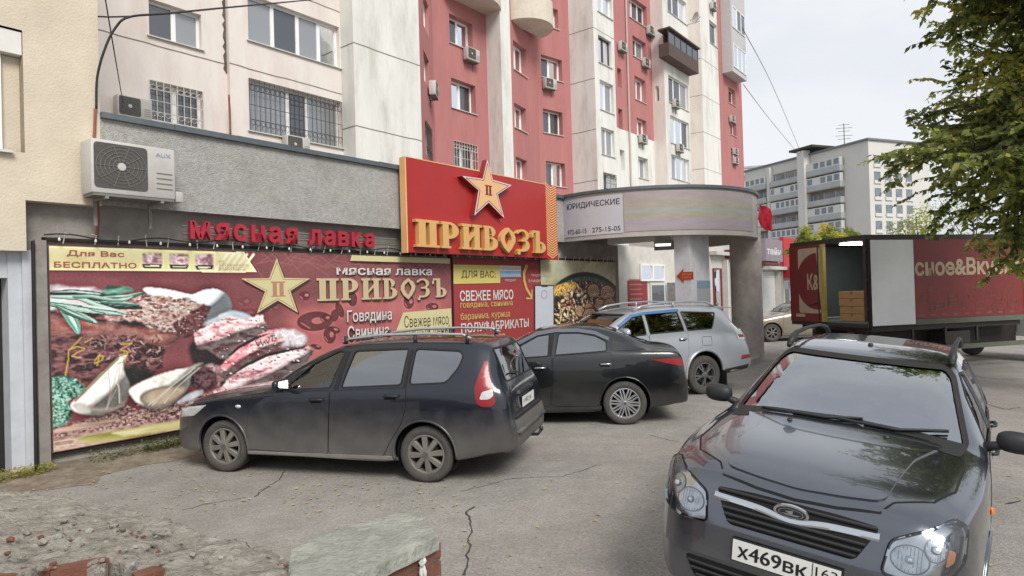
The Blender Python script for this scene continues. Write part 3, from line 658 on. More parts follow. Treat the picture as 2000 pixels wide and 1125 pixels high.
def slavic(word, s0, z0, s1, z1, gap=.06, slope=None):
    tot = sum(GLYPH[c][0] for c in word) + gap * (len(word) - 1); k = (s1 - s0) / tot; x = s0; res = []
    for c in word:
        w_, polys = GLYPH[c]; res.append((c, [[(x + a * w_ * k, z0 + b * (z1 - z0)) for a, b in p] for p in polys])); x += (w_ + gap) * k
    return res


import numpy as np
class Picture:
    """a printed photograph: a fine grid of inked cells on the sheet, composed layer by layer"""
    def __init__(s, s0, s1, z0, z1, cell, seed, base):
        s.s0, s.z1, s.cell = s0, z1, cell; s.W, s.H = int((s1 - s0) / cell), int((z1 - z0) / cell); s.r = np.random.RandomState(seed)
        s.X, s.Y = np.meshgrid(np.arange(s.W) + .5, np.arange(s.H) + .5); s.im = np.ones((s.H, s.W, 3)) * np.array(lin(base))
    def px(s, pts): return [((a - s.s0) / s.cell, (s.z1 - b) / s.cell) for a, b in (wallpt(u, v, 0.0) for u, v in pts)]
    def blur(s, a, n, k=2):
        for _ in range(k):
            for ax in (0, 1):
                m = max(1, int(n)); pad = [(0, 0), (0, 0)]; pad[ax] = (m + 1, m); c = np.cumsum(np.pad(a, pad, mode='edge'), axis=ax)
                a = (np.take(c, range(2 * m + 1, c.shape[ax]), ax) - np.take(c, range(0, c.shape[ax] - 2 * m - 1), ax)) / (2 * m + 1)
        return a
    def fbm(s, sx, sy=None, oct_=5, gain=.55):
        sy = sy or sx; o = np.zeros((s.H, s.W)); a, tot = 1.0, 0.0
        for k in range(oct_):
            gx, gy = max(2, int(s.W / sx) + 2), max(2, int(s.H / sy) + 2); g = s.r.rand(gy + 1, gx + 1); fx, fy = s.X / s.W * (gx - 1), s.Y / s.H * (gy - 1)
            i, j = fx.astype(int), fy.astype(int); tx_, ty = fx - i, fy - j; tx_ = tx_ * tx_ * (3 - 2 * tx_); ty = ty * ty * (3 - 2 * ty)
            o += a * ((g[j, i] * (1 - tx_) + g[j, i + 1] * tx_) * (1 - ty) + (g[j + 1, i] * (1 - tx_) + g[j + 1, i + 1] * tx_) * ty); tot += a; a *= gain; sx, sy = sx / 2, sy / 2
            if sx < 1.5 or sy < 1.5: break
        o /= tot; return np.clip((o - .5) * 1.9 + .5, 0, 1)
    def mask(s, pts, soft=1.0, wob=0.0, smooth=0):
        P = s.px(pts)
        if smooth: P = spline(P, smooth)
        X, Y = s.X, s.Y
        if wob: X = X + (s.fbm(14) - .5) * wob * 2; Y = Y + (s.fbm(14) - .5) * wob * 2
        x0, x1 = min(p[0] for p in P) - 4 - 2 * wob, max(p[0] for p in P) + 4 + 2 * wob; m = np.zeros((s.H, s.W), bool)
        for (ax, ay), (bx, by) in zip(P, P[1:] + P[:1]):
            if ay == by: continue
            c = ((ay > Y) != (by > Y)) & (X < (bx - ax) * (Y - ay) / (by - ay) + ax); m ^= c
        m = m.astype(float); return m if soft < 1 else s.blur(m, 1, 1) if soft < 2 else s.blur(m, soft - 1, 2)
    def put(s, m, cols, t=None, bulge=0, lo=.55, light=(0, 0)):
        """cols: ramp of colours read with t; bulge rounds the form off towards its edge"""
        C = np.array([lin(c) for c in cols]); t = np.zeros((s.H, s.W)) if t is None else np.clip(t, 0, .9999)
        f = t * (len(C) - 1); i = np.minimum(f.astype(int), len(C) - 1); j = np.minimum(i + 1, len(C) - 1); w_ = (f - i)[..., None]; c = C[i] * (1 - w_) + C[j] * w_
        if bulge:
            b = s.blur((m > .5).astype(float), bulge, 3); b = np.clip((b - .35) / .65, 0, 1); g = lo + (1.08 - lo) * b ** .7
            if light != (0, 0): gy, gx = np.gradient(s.blur((m > .5).astype(float), bulge, 3)); g = g + (gx * light[0] + gy * light[1]) * bulge
            c = c * np.clip(g, .25, 1.35)[..., None]
        s.im = s.im * (1 - m[..., None]) + c * m[..., None]
    def dark(s, m, k): s.im *= (1 - k * m)[..., None]
    def stroke(s, pts, wd, col, a=1.0, wob=.0):
        P = [Vector(p) for p in s.px(pts)]; Q = []
        for p, q_ in zip(P, P[1:]): n = max(1, int((q_ - p).length / .7)); Q += [p.lerp(q_, k / n) for k in range(n)]
        c = np.array(lin(col)); n = len(Q)
        for k, p in enumerate(Q):
            r_ = wd(k / n) / s.cell if callable(wd) else wd / s.cell; x0, x1, y0, y1 = int(max(0, p.x - r_ - 2)), int(min(s.W, p.x + r_ + 3)), int(max(0, p.y - r_ - 2)), int(min(s.H, p.y + r_ + 3))
            if x1 <= x0 or y1 <= y0: continue
            d = np.sqrt((s.X[y0:y1, x0:x1] - p.x) ** 2 + (s.Y[y0:y1, x0:x1] - p.y) ** 2); m = np.clip(r_ - d + .5, 0, 1)[..., None] * a; s.im[y0:y1, x0:x1] = s.im[y0:y1, x0:x1] * (1 - m) + c * m
    def blob(s, u, v, ru, rv, rot, col, a=1.0):
        (x, y), (x2, _), (_, y2) = s.px([(u, v), (u + ru, v), (u, v + rv)]); rx, ry = max(.6, abs(x2 - x)), max(.6, abs(y2 - y)); R_ = int(max(rx, ry)) + 2; x0, x1, y0, y1 = max(0, int(x) - R_), min(s.W, int(x) + R_ + 1), max(0, int(y) - R_), min(s.H, int(y) + R_ + 1)
        if x1 <= x0 or y1 <= y0: return
        X, Y = s.X[y0:y1, x0:x1] - x, s.Y[y0:y1, x0:x1] - y; c_, s_ = math.cos(rot), math.sin(rot); d = np.sqrt(((X * c_ + Y * s_) / rx) ** 2 + ((Y * c_ - X * s_) / ry) ** 2); m = np.clip((1 - d) * min(rx, ry) + .5, 0, 1)[..., None] * a
        s.im[y0:y1, x0:x1] = s.im[y0:y1, x0:x1] * (1 - m) + np.array(lin(col)) * m
    def build(s, name, parent, dfn, gain=1.0, fadeto=.12):
        g_ = np.sqrt(np.clip(s.im, 0, 1)); bl = lambda n: np.stack([s.blur(g_[..., c], n, 1) for c in range(3)], -1); g_ = g_ + np.clip(.75 * (g_ - bl(2)), -.09, .07) + .35 * (g_ - bl(9)); im = np.clip(np.clip(g_, .1, 1) ** 2 * gain, 0, 1); l = im.mean(axis=2, keepdims=True); im = im * (1 - fadeto) + (l * .9 + .03) * fadeto
        m = bpy.data.materials.new("ink_" + name); m.use_nodes = True; t = m.node_tree; b = t.nodes["Principled BSDF"]; b.inputs["Roughness"].default_value = .6; at = t.nodes.new("ShaderNodeVertexColor"); at.layer_name = "print"; t.links.new(at.outputs[0], b.inputs["Base Color"])
        xs = s.s0 + s.cell * np.arange(s.W + 1); zs = s.z1 - s.cell * np.arange(s.H + 1); d = np.array([dfn(x) for x in xs]); A = np.zeros((s.H + 1, s.W + 1, 3))
        A[..., 0] = WB[0] + WT[0] * xs + WN[0] * d; A[..., 1] = WB[1] + WT[1] * xs + WN[1] * d; A[..., 2] = zs[:, None]
        Mi = np.array(mtx(parent.location, parent.rotation_euler.z).inverted()); A = A.reshape(-1, 3) @ Mi[:3, :3].T + Mi[:3, 3]
        k = np.arange(s.W * s.H); i, j = k % s.W, k // s.W; a = j * (s.W + 1) + i; F = np.stack([a, a + s.W + 1, a + s.W + 2, a + 1], 1)
        me = bpy.data.meshes.new(name); me.vertices.add(len(A)); me.vertices.foreach_set("co", A.ravel()); me.loops.add(F.size); me.loops.foreach_set("vertex_index", F.ravel()); me.polygons.add(len(F)); me.polygons.foreach_set("loop_start", np.arange(0, F.size, 4)); me.polygons.foreach_set("loop_total", np.full(len(F), 4)); me.update(calc_edges=True)
        ca = me.color_attributes.new("print", 'FLOAT_COLOR', 'POINT'); pad = np.pad(im, ((0, 1), (0, 1), (0, 0)), mode='edge'); col = np.ones(((s.H + 1) * (s.W + 1), 4)); col[:, :3] = pad.reshape(-1, 3); ca.data.foreach_set("color", col.ravel()); me.materials.append(m)
        o = bpy.data.objects.new(name, me); COL.objects.link(o); o.parent = parent; return o

# --- the big meat banner
BANNER_D = 0.0
mb_loc = wall_world(3.56, 0, .236)
sheet = MB(); n_ = 40
for k in range(n_):                                                # slightly wavy vinyl
    s0, s1 = .16 + 6.82 * k / n_, .16 + 6.82 * (k + 1) / n_
    wv = lambda s: -.018 + .008 * math.sin(s * 2.1) + .004 * math.sin(s * 7)
    sheet.add([wall_world(s0, wv(s0), .235), wall_world(s1, wv(s1), .235), wall_world(s1, wv(s1), 2.7), wall_world(s0, wv(s0), 2.7)], [(0, 1, 2, 3)], MAROON)
ban = solo_w(sheet, "meat_banner", mb_loc, WANG); tag(ban, "huge maroon vinyl banner with raw meat, garlic and a pale star printed on it", "banner")
pic = Picture(.165, 6.975, .24, 2.695, .0115, 5, '#8f5153'); F_ = pic.fbm
n1, n2, n3 = F_(60), F_(9, 9), F_(30, 6)
pic.put(np.ones((pic.H, pic.W)), ['#72393d', '#89494d', '#975655'], .5 * n1 + .5 * F_(160))
pic.put(pic.mask([(560, 600), (640, 590), (700, 560), (770, 575), (884, 570), (890, 700), (560, 720)], 12), ['#a85659', '#bb6664', '#c27270'], n1)
for k in range(26): pic.stroke([(420 + 18 * k, 520 + rng.uniform(-15, 15)), (460 + 18 * k, 500 + rng.uniform(-25, 25)), (500 + 18 * k, 525 + rng.uniform(-25, 25))], .012, '#a3686a', .12)
for cx, cy, rx, ry, rot in ((617, 628, 34, 19, 0), (655, 617, 8, 12, .3), (637, 622, 11, 8, 0), (665, 606, 7, 16, -.5), (690, 655, 8, 14, .4), (653, 645, 13, 7, .2), (618, 678, 11, 5, .3), (645, 655, 12, 17, -.3), (480, 590, 14, 9, 0), (487, 612, 20, 9, 0), (596, 578, 11, 9, 0), (690, 585, 9, 14, 0), (537, 602, 12, 5, 0), (668, 690, 14, 10, 0), (730, 668, 14, 18, .4), (800, 590, 10, 14, .3), (845, 600, 12, 8, 0)):
    al = .9 if cx > 560 else .35; pic.blob(cx, cy, rx, ry, rot, '#6b3335', al)
    if rx > 9: pic.blob(cx + 4, cy - 1, rx * .34, ry * .34, rot, '#b86a68', al); pic.stroke([(cx - rx * .8, cy + ry * .2), (cx - rx * .3, cy + ry * .75)], .012, '#a85c5c', al * .7)
# yellow corner with its three trays
pic.put(pic.mask([z1(70, 98), z1(1875, 155), z3(300, 55), z3(388, 197), z1(1875, 340), z1(70, 325)], 0), ['#cfc384', '#ded29a', '#e6dcae'], .6 * F_(80, 40) + .4 * F_(20, 60))
for k in range(5): pic.stroke([z1(1600 + 60 * k, 330), z1(1720 + 60 * k, 170)], .02, '#ece4c0', .35)
for x0, x1, y0, y1 in ((935, 1118, 165, 300), (1187, 1360, 170, 305), (1422, 1588, 172, 310)):
    m = pic.mask([z1(x0, y0), z1(x1, y0), z1(x1, y1), z1(x0, y1)], 1); pic.put(m, ['#9a6f74', '#c39a9c', '#e0c8c6', '#b98489'], F_(7), 4, .7); pic.put(pic.mask([z1(x0 - 4, y1 - 34), z1(x1 + 4, y1 - 34), z1(x1 - 14, y1 + 4), z1(x0 + 14, y1 + 4)], 0), ['#49343a']); pic.put(pic.mask([z1(x0 + 22, y1 - 23), z1(x1 - 22, y1 - 23), z1(x1 - 26, y1 - 10), z1(x0 + 26, y1 - 10)], 0), ['#d8cfae'])
FAT_ = ['#b39fa5', '#d9cfd4', '#efe9ec', '#d9bfc1']; PINK_ = ['#6e3b40', '#a5686c', '#c48e90', '#dcb6b3', '#b97b7d']; DARK_ = ['#1a1011', '#341d20', '#553034', '#8a5a57', '#3a2124', '#6a4243']; PLT_ = ['#bcc3ce', '#d9dfe8', '#eef0f4']; CRU_ = ['#5d3a36', '#a3746b', '#cda79c', '#e3cbc0', '#8a5a50', '#d0ada3']
# back steak with plate, dark cut face and herb crust
pic.put(pic.mask([z1(940, 500), z1(1100, 490), z1(1250, 515), z1(1390, 545), z1(1500, 505), z1(1620, 495), z1(1720, 550), z1(1760, 640), z1(1745, 700), z1(1700, 740), z1(1520, 810), z1(1400, 900), z1(1200, 700)], 1, 0, 3), PLT_, F_(50), 14, .72, (6, 4))
pic.put(pic.mask([z1(20, 500), z1(430, 500), z1(700, 520), z1(900, 560), z1(1200, 700), z1(1290, 930), z1(1180, 1010), z1(1140, 1060), z1(1130, 1125), z2(1130, 170), z2(1000, 270), z2(800, 330), z2(20, 330)], 2, 3), DARK_, .7 * F_(40, 12) + .3 * F_(8, 5), 16, .55)
pic.put(pic.mask([z1(20, 730), z1(240, 770), z1(600, 790), z1(900, 830), z1(1080, 850), z1(1280, 930), z1(1230, 990), z1(1080, 1000), z1(900, 930), z1(600, 890), z1(300, 900), z1(20, 900)], 3, 3, 3), ['#7a4340', '#a8655c', '#c48a7c', '#96544d'], .6 * F_(50, 9) + .4 * F_(7), 9, .6)
pic.put(pic.mask([z1(20, 440), z1(200, 468), z1(480, 488), z1(640, 560), z1(450, 640), z1(200, 670), z1(20, 660)], 2, 2, 3), FAT_, F_(24, 10), 8, .7)
cr_ = pic.mask([z1(560, 650), z1(800, 590), z1(900, 540), z1(1040, 528), z1(1250, 570), z1(1420, 600), z1(1500, 622), z1(1400, 690), z1(1250, 780), z1(1220, 850), z1(1280, 920), z1(1100, 860), z1(900, 810), z1(640, 770), z1(520, 700)], 1, 3, 3); pic.put(cr_, CRU_, .75 * F_(16, 7) + .25 * F_(4, 3), 16, .75)
for _ in range(330):
    u, v = z1(rng.uniform(620, 1450), rng.uniform(540, 880))
    x, y = pic.px([(u, v)])[0]
    if 0 <= int(y) < pic.H and 0 <= int(x) < pic.W and cr_[int(y), int(x)] > .6: pic.blob(u, v, rng.uniform(.7, 3), rng.uniform(.5, 1.1), rng.uniform(-.6, .3), rng.choice(['#4d2f2b', '#e9d9cf', '#7d5148', '#c89c86', '#3f4a3a', '#b98a7a', '#f0e4da']), .85)
pic.put(pic.mask([z1(1570, 650), z1(1500, 645), z1(1420, 690), z1(1250, 790), z1(1222, 840), z1(1290, 925), z1(1350, 935), z1(1480, 850), z1(1530, 760)], 1, 2, 3), ['#4b2629', '#6b3b3d', '#8a5654', '#5a3033'], .6 * F_(14) + .4 * F_(4), 8, .7)
for _ in range(26): u, v = z1(rng.uniform(1260, 1520), rng.uniform(690, 900)); pic.blob(u, v, rng.uniform(.8, 2.2), rng.uniform(.6, 1.4), 0, '#c9a6a2', .7)
vein = F_(22, 7); pic.put(np.clip(1 - abs(vein - .5) * 22, 0, 1) * pic.mask([z1(420, 920), z1(760, 900), z1(1140, 1000), z1(1130, 1125), z2(1080, 170), z2(500, 180), z1(300, 1100)], 6) * .75, ['#94605e', '#c49a94'], F_(9))
for k in range(60): u, v = z1(rng.uniform(560, 1110), rng.uniform(900, 1200)); pic.stroke([(u, v), (u + rng.uniform(-9, 9), v + rng.uniform(3, 9))], lambda t_: .008 * (1 - t_) + .003, rng.choice(['#a67772', '#c39c96', '#2c191b', '#7d4a48']), .6)
# the sliced steaks to the right
S1 = [z3(-60, 640), z3(0, 600), z3(80, 545), z3(190, 492), z3(360, 520), z3(430, 520), z3(470, 590), z3(480, 630), z3(380, 672), z3(260, 735), z3(190, 800), z3(200, 830), z3(120, 820), z3(0, 760), z3(-60, 740)]
S2 = [z3(190, 808), z3(300, 722), z3(400, 662), z3(520, 615), z3(620, 610), z3(720, 640), z3(745, 720), z3(738, 742), z3(600, 772), z3(460, 803), z3(320, 872), z3(210, 942), z3(150, 1000), z3(100, 940)]
S3 = [z3(205, 945), z3(330, 872), z3(470, 806), z3(610, 776), z3(742, 745), z3(800, 775), z3(700, 900), z3(500, 1040), z3(300, 1110), z3(60, 1120), z3(60, 1090), z3(150, 1005)]
pic.put(pic.mask([z3(-80, 690), z3(20, 760), z3(110, 770), z3(230, 820), z3(240, 900), z3(150, 980), z3(20, 900), z3(-100, 830)], 3, 3, 3), ['#1e1415', '#38252a', '#2a1a1c'], F_(9), 6, .6)
for S_, r0, li in ((S1, ['#84494e', '#c08488', '#dfb2b2', '#f0d6d3', '#cc9699', '#96595d'], (3, 8)), (S3, ['#8f5a5f', '#bf8f93', '#d9b9ba', '#e6d0ce', '#b07c80'], (3, 6)), (S2, ['#8f464e', '#c4707a', '#d79093', '#ecc3bf', '#b05d63'], (3, 8))):
    m = pic.mask(S_, 1, 2.5, 2); pic.put(m, r0, .62 * F_(26, 8) + .3 * F_(8, 4) + .08 * F_(3), 12, .55, li); pic.dark(pic.blur(np.roll(m, 5, 0), 3) * (1 - m) * .0, .5)
    for _ in range(90):
        a = rng.randrange(len(S_)); b = rng.randrange(len(S_)); f = rng.random(); u, v = S_[a][0] * f + S_[b][0] * (1 - f), S_[a][1] * f + S_[b][1] * (1 - f); x, y = pic.px([(u, v)])[0]
        if 0 <= int(y) < pic.H and 0 <= int(x) < pic.W and m[int(y), int(x)] > .8: pic.stroke([(u, v), (u + rng.uniform(-5, 5), v + rng.uniform(-3, 2))], rng.uniform(.004, .010), rng.choice(['#7a4549', '#e9d5d0', '#5a3135', '#f0e2de', '#96605f', '#c39695', '#4c5246']), .75)
pic.put(pic.mask([z3(480, 640), z3(600, 618), z3(712, 640), z3(745, 715), z3(640, 740), z3(560, 745), z3(600, 690), z3(520, 680)], 3, 2, 3), FAT_, F_(14), 6, .8)
pic.put(pic.mask([z3(200, 480), z3(340, 515), z3(300, 540), z3(170, 530), z3(-10, 590), z3(60, 540)], 2, 1, 2), PLT_, F_(20), 5, .75)
for P_l in ([(186, 810), (260, 745), (380, 680), (486, 640)], [(205, 950), (320, 873), (460, 804), (600, 774), (742, 742)]): pic.stroke([z3(*p) for p in P_l], lambda t_: .022 * math.sin(math.pi * min(1, .15 + t_ * .8)), '#2b1718', .75)
pic.put(pic.mask([z3(30, 880), z3(90, 870), z3(130, 900), z3(110, 960), z3(160, 1000), z3(120, 1040), z3(40, 1000), z3(-20, 1020), z3(-40, 930)], 2, 3, 3), ['#6b4347', '#a7797c', '#c9a8a6', '#8a5a5c'], F_(8), 6, .6)
# chives, parsley, board and garlic
CH = ['#4f7f6c', '#9dbcae', '#24483a', '#77a391', '#b9cfc4']
for pts, k, wv in (([(85, 530), (300, 520), (560, 545), (700, 560)], 2, .03), ([(420, 590), (600, 570), (800, 560), (940, 525)], 0, .03), ([(450, 620), (650, 610), (800, 580), (850, 560)], 1, .02), ([(430, 600), (650, 640), (800, 650), (930, 660)], 2, .035), ([(560, 610), (760, 620), (900, 640)], 0, .025), ([(100, 560), (350, 570), (520, 640), (800, 720)], 1, .022), ([(90, 630), (250, 650), (420, 690), (560, 710)], 3, .03), ([(180, 670), (350, 680), (550, 700), (740, 725)], 1, .025), ([(210, 680), (270, 740), (330, 840), (350, 900)], 3, .055), ([(200, 690), (380, 740), (520, 800)], 1, .03), ([(150, 650), (300, 720), (480, 790)], 0, .028), ([(440, 660), (600, 700), (620, 730)], 1, .02), ([(300, 560), (480, 560), (640, 590), (760, 600)], 3, .018), ([(350, 640), (500, 660), (700, 690)], 4, .014), ([(60, 600), (200, 610), (380, 640)], 4, .016)):
    Q = [z1(*p) for p in pts]; wd = lambda t_, w_=wv: w_ * (math.sin(math.pi * min(1, t_ * .85 + .12)) ** .6); pic.stroke([(u + 1.2, v + 2) for u, v in Q], wd, '#1d2b25', .6); pic.stroke(Q, wd, CH[k]); pic.stroke([(u - .5, v - 1.2) for u, v in Q], lambda t_, w_=wv: w_ * .3 * math.sin(math.pi * t_), '#c3d6ca', .7)
pic.put(pic.mask([z1(555, 550), z1(590, 490), z1(640, 465), z1(800, 475), z1(860, 505), z1(740, 545), z1(620, 560)], 1, 1, 3), ['#33614f', '#5f9680', '#8ab8a3'], F_(12, 5), 5, .6)
pic.put(pic.mask([z2(20, 800), z2(20, 700), z2(250, 690), z2(500, 640), z2(900, 560), z2(1350, 500), z2(1500, 420), z2(1600, 440), z2(1400, 640), z2(1290, 670), z2(500, 790), z2(20, 870)], 2, 3, 2), ['#5d3d38', '#9a6f66', '#c9a598', '#7d4f4a', '#dcc2b5'], .5 * F_(12, 5) + .5 * F_(4, 3), 8, .6)
for _ in range(420): u, v = z2(rng.uniform(620, 1480), rng.uniform(500, 680)); pic.blob(u, v, rng.uniform(.8, 3), rng.uniform(.5, 1.2), rng.uniform(-.8, .4), rng.choice(['#e0c4b4', '#6b3f3a', '#b5807a', '#8f4f4c', '#d0a690', '#4a2c2a']), .8)
pic.put(pic.mask([z2(20, 760), z2(400, 690), z2(700, 650), z2(690, 690), z2(330, 760), z2(20, 800)], 2, 1), ['#a98273', '#c4a08f', '#d4b6a5'], F_(60, 4)); pic.put(pic.mask([z2(20, 850), z2(330, 795), z2(1500, 620), z2(1500, 740), z2(20, 1000)], 1, 1), ['#a3806f', '#c39f8d', '#d8bca9', '#b08a78'], .6 * F_(70, 4) + .4 * F_(8, 4))
pic.put(pic.mask([z2(330, 840), z2(430, 800), z2(1500, 635), z2(1500, 740), z2(440, 880)], 1), ['#9f9150', '#b9ab62', '#cbbf80'], F_(50, 10)); pic.put(pic.mask([z2(640, 780), z2(1500, 640), z2(1500, 720), z2(760, 810)], 1), ['#cfc183', '#ded396'], F_(40, 10))
hm = pic.mask([z2(20, 470), z2(20, 270), z2(300, 270), z2(370, 330), z2(380, 410), z2(290, 500), z2(310, 560), z2(210, 690), z2(20, 760)], 2, 4, 2); pic.put(hm, ['#0f2a22', '#2f5f4f', '#5fa08a', '#93c5b0', '#1d4438', '#74b19b'], .5 * F_(9) + .5 * F_(4), 8, .6)
for _ in range(420): u, v = z2(rng.uniform(60, 360), rng.uniform(270, 700)); x, y = pic.px([(u, v)])[0]; (0 <= int(y) < pic.H and 0 <= int(x) < pic.W and hm[int(y), int(x)] > .6) and pic.blob(u, v, rng.uniform(1, 3.6), rng.uniform(.7, 1.6), rng.uniform(-1.5, 1.5), rng.choice(['#8fc4ae', '#4f8d78', '#17382e', '#a9d4c2', '#2c5c4c']), .85)
pic.put(pic.mask([z2(760, 190), z2(880, 180), z2(1050, 250), z2(830, 350), z2(800, 320)], 3, 2, 2), ['#1b1213', '#35252a'], F_(9)); pic.put(pic.mask([z2(1400, 180), z2(1560, 170), z2(1640, 320), z2(1500, 400), z2(1380, 340)], 2, 2, 3), ['#3d2028', '#5d3540', '#7f565a', '#4a2a32'], F_(8), 7, .5)
G1 = [z2(280, 520), z2(380, 430), z2(520, 280), z2(640, 170), z2(720, 90), z2(795, 65), z2(760, 110), z2(760, 200), z2(820, 340), z2(800, 450), z2(740, 540), z2(620, 600), z2(480, 620), z2(340, 590)]
G2 = [z2(820, 380), z2(980, 290), z2(1180, 220), z2(1370, 180), z2(1440, 145), z2(1500, 140), z2(1440, 180), z2(1390, 240), z2(1360, 360), z2(1280, 460), z2(1150, 540), z2(1010, 560), z2(900, 510), z2(840, 450)]
for G_ in (G1, G2): pic.dark(pic.blur(np.roll(np.roll(pic.mask(G_, 0, 0, 4), 9, 0), 4, 1), 6), .55)
for G_ in (G1, G2): pic.put(pic.mask(G_, 1, 0, 4), ['#b5aca2', '#dad3c9', '#f0ebe2', '#c9c1b8'], .6 * F_(60, 20) + .4 * F_(10), 16, .55, (5, 6))
pic.put(pic.mask([z2(440, 535), z2(620, 565), z2(760, 505), z2(800, 405), z2(790, 470), z2(720, 545), z2(600, 582), z2(480, 582)], 2, 1, 3), ['#8f7c72', '#ab988c'], F_(9)); pic.put(pic.mask([z2(285, 520), z2(340, 497), z2(430, 530), z2(470, 590), z2(400, 600), z2(320, 575)], 2, 0, 3), ['#d3ccc2', '#e6e1d8'], F_(12), 5, .7)
pic.stroke([z2(320, 490), z2(480, 330), z2(620, 190), z2(720, 95)], .014, '#a08f63', .6)
pic.put(pic.mask([z2(905, 455), z2(960, 400), z2(1080, 360), z2(1220, 345), z2(1330, 360), z2(1300, 430), z2(1200, 510), z2(1060, 545), z2(950, 520)], 2, 0, 4), ['#8a7466', '#a48f80'], F_(9)); pic.put(pic.mask([z2(930, 455), z2(980, 410), z2(1090, 375), z2(1220, 365), z2(1310, 375), z2(1280, 430), z2(1190, 490), z2(1070, 520), z2(970, 505)], 2, 0, 4), ['#b2936f', '#cdb291', '#dcc9ad'], F_(24), 9, .7)
for G_ in (G1, G2):
    for k in range(5): a, b = G_[3 + k % 3], G_[11 - k % 2]; f = rng.random(); pic.stroke([(a[0] + rng.uniform(-6, 6), a[1] + 8), (a[0] * .5 + b[0] * .5 + rng.uniform(-9, 9), a[1] * .5 + b[1] * .5), (b[0] + rng.uniform(-6, 6), b[1] - 6)], .006, rng.choice(['#b3a596', '#e3ddd4', '#a08f86']), .35)
pic.put(pic.mask([z2(1250, 510), z2(1350, 420), z2(1480, 390), z2(1490, 420), z2(1380, 480)], 1, 1, 3), ['#b9b4ba', '#d6d3d8'], F_(9), 4, .7)
# scrawls of marker on the vinyl
for pts in ([(375, 940), (300, 1020), (260, 1060), (255, 1120)], [(265, 1050), (340, 1020), (410, 1040), (330, 1080), (290, 1110), (380, 1125)], [(260, 1125), (230, 1290)], [(480, 940), (400, 990)], [(740, 1000), (840, 990), (730, 1050), (810, 1070), (720, 1100), (800, 1130)], [(800, 1080), (770, 1160), (700, 1180)], [(500, 1150), (540, 1100), (580, 1110), (560, 1150), (490, 1180)], [(545, 1090), (520, 1200)]): pic.stroke([z1(*p) for p in pts], .0055, '#c9a233', .85)
for pts in ([(470, 950), (450, 1030), (520, 1010)], [(460, 990), (520, 970)], [(600, 960), (590, 1050)], [(540, 960), (680, 950)], [(640, 1080), (760, 1060)], [(690, 1060), (650, 1140)]): pic.stroke([z1(*p) for p in pts], .006, '#95706a', .7)
for pts in ([(378, 700), (395, 740), (400, 705)], [(402, 738), (415, 700), (430, 735), (440, 700), (455, 728)], [(452, 690), (470, 720), (480, 680)], [(485, 665), (520, 660)], [(500, 668), (498, 700), (520, 700), (530, 680), (510, 675)]): pic.stroke([z3(*p) for p in pts], .007, '#241b1d', .85)
pic.im *= (.93 + .14 * F_(90, 60))[..., None]; pic.im = np.clip(pic.im + (pic.r.rand(pic.H, pic.W, 1) - .5) * .02, 0, 1)
wvd = lambda s: -.018 + .008 * math.sin(s * 2.1) + .004 * math.sin(s * 7) + .004
art = pic.build("printed_picture", ban, wvd, .93, .10)
pr = Print(0.0)
pr.text("Для Вас", *z1(235, 132), *z1(765, 205), REDT, .012); pr.text("БЕСПЛАТНО", *z1(118, 237), *z1(875, 300), REDT, .014)
FAINT = ink("faded_text", '#a98a5c'); pr.text("ИЗ", *z3(104, 104), *z3(140, 120), FAINT); pr.text("КУПЛЕННОГО", *z3(104, 130), *z3(318, 150), FAINT); pr.text("ВАМИ МЯСА", *z3(104, 157), *z3(298, 178), FAINT)
child_w(pr.mb, "printed_caption", ban, fix=False)
# star and lettering, printed on top
pr2 = Print(.075); pr2.k = 0; pr2.d = .07
S_ = [wallpt(*z3(x, y), 0.0) for x, y in ((525, 90), (580, 235), (768, 240), (625, 330), (680, 490), (533, 400), (380, 495), (440, 335), (265, 240), (470, 238))]
cs, cz = sum(p[0] for p in S_) / 10, sum(p[1] for p in S_) / 10
pr2.d = .004
pr2.sz([(p[0] + .03, p[1] - .03) for p in S_], SHDW); pr2.sz(S_, YEL); pr2.sz([(cs + (a - cs) * .88, cz + (b - cz) * .88) for a, b in S_], REDT); pr2.sz([(cs + (a - cs) * .83, cz + (b - cz) * .83) for a, b in S_], YEL)
a0, b1 = wallpt(*z3(478, 262), 0); a1, b0 = wallpt(*z3(592, 372), 0)
for c, polys in slavic("П", a0, b0, a1, b1):
    for p in polys: pr2.sz(p, ink("star_letter", '#c8875f'))
child_w(pr2.mb, "star_emblem", ban, fix=False)
pr3 = Print(0.0); pr3.d = .004; T = pr3
def tx(body, p, q, m, bold=0.0, sh=None):
    a0, zt = wallpt(*p, 0); a1, zb = wallpt(*q, 0)
    if sh: d = T.up(); T.mb.text(body, lambda a, b, h: wall_world(a + .012, d, b - .014), (a0, zb, a1, zt), sh, bold=bold)
    d = T.up(); T.mb.text(body, lambda a, b, h: wall_world(a, d, b), (a0, zb, a1, zt), m, bold=bold)
tx("мясная лавка", z5(1115, 445), z5(1795, 502), WHT, .02, SHDW)
a0, b1 = wallpt(*z5(965, 522), 0); a1, b0 = wallpt(*z5(1898, 655), 0)
for c, polys in slavic("ПРИВОЗЪ", a0, b0, a1, b1):
    for p in polys: T.sz([(a + .022, b - .025) for a, b in p], SHDW)
for c, polys in slavic("ПРИВОЗЪ", a0, b0, a1, b1):
    for p in polys: T.sz(p, GOLD)
tx("Говядина", z5(1185, 750), z5(1505, 830), WHT, .012, SHDW); tx("Свинина", z5(1188, 862), z5(1485, 935), WHT, .012, SHDW)
T.poly([z5(1585, 765), z5(1925, 735), z5(1935, 985), z5(1500, 985)], YEL); tx("Свежее мясо", z5(1590, 790), z5(1908, 850), DKT, .004); tx("каждый день!", z5(1580, 868), z5(1915, 935), DKT, .004)
T.poly([z5(1220, 358), z5(1916, 382), z5(1916, 418), z5(1208, 398)], YEL)
child_w(T.mb, "printed_lettering", ban, fix=False)

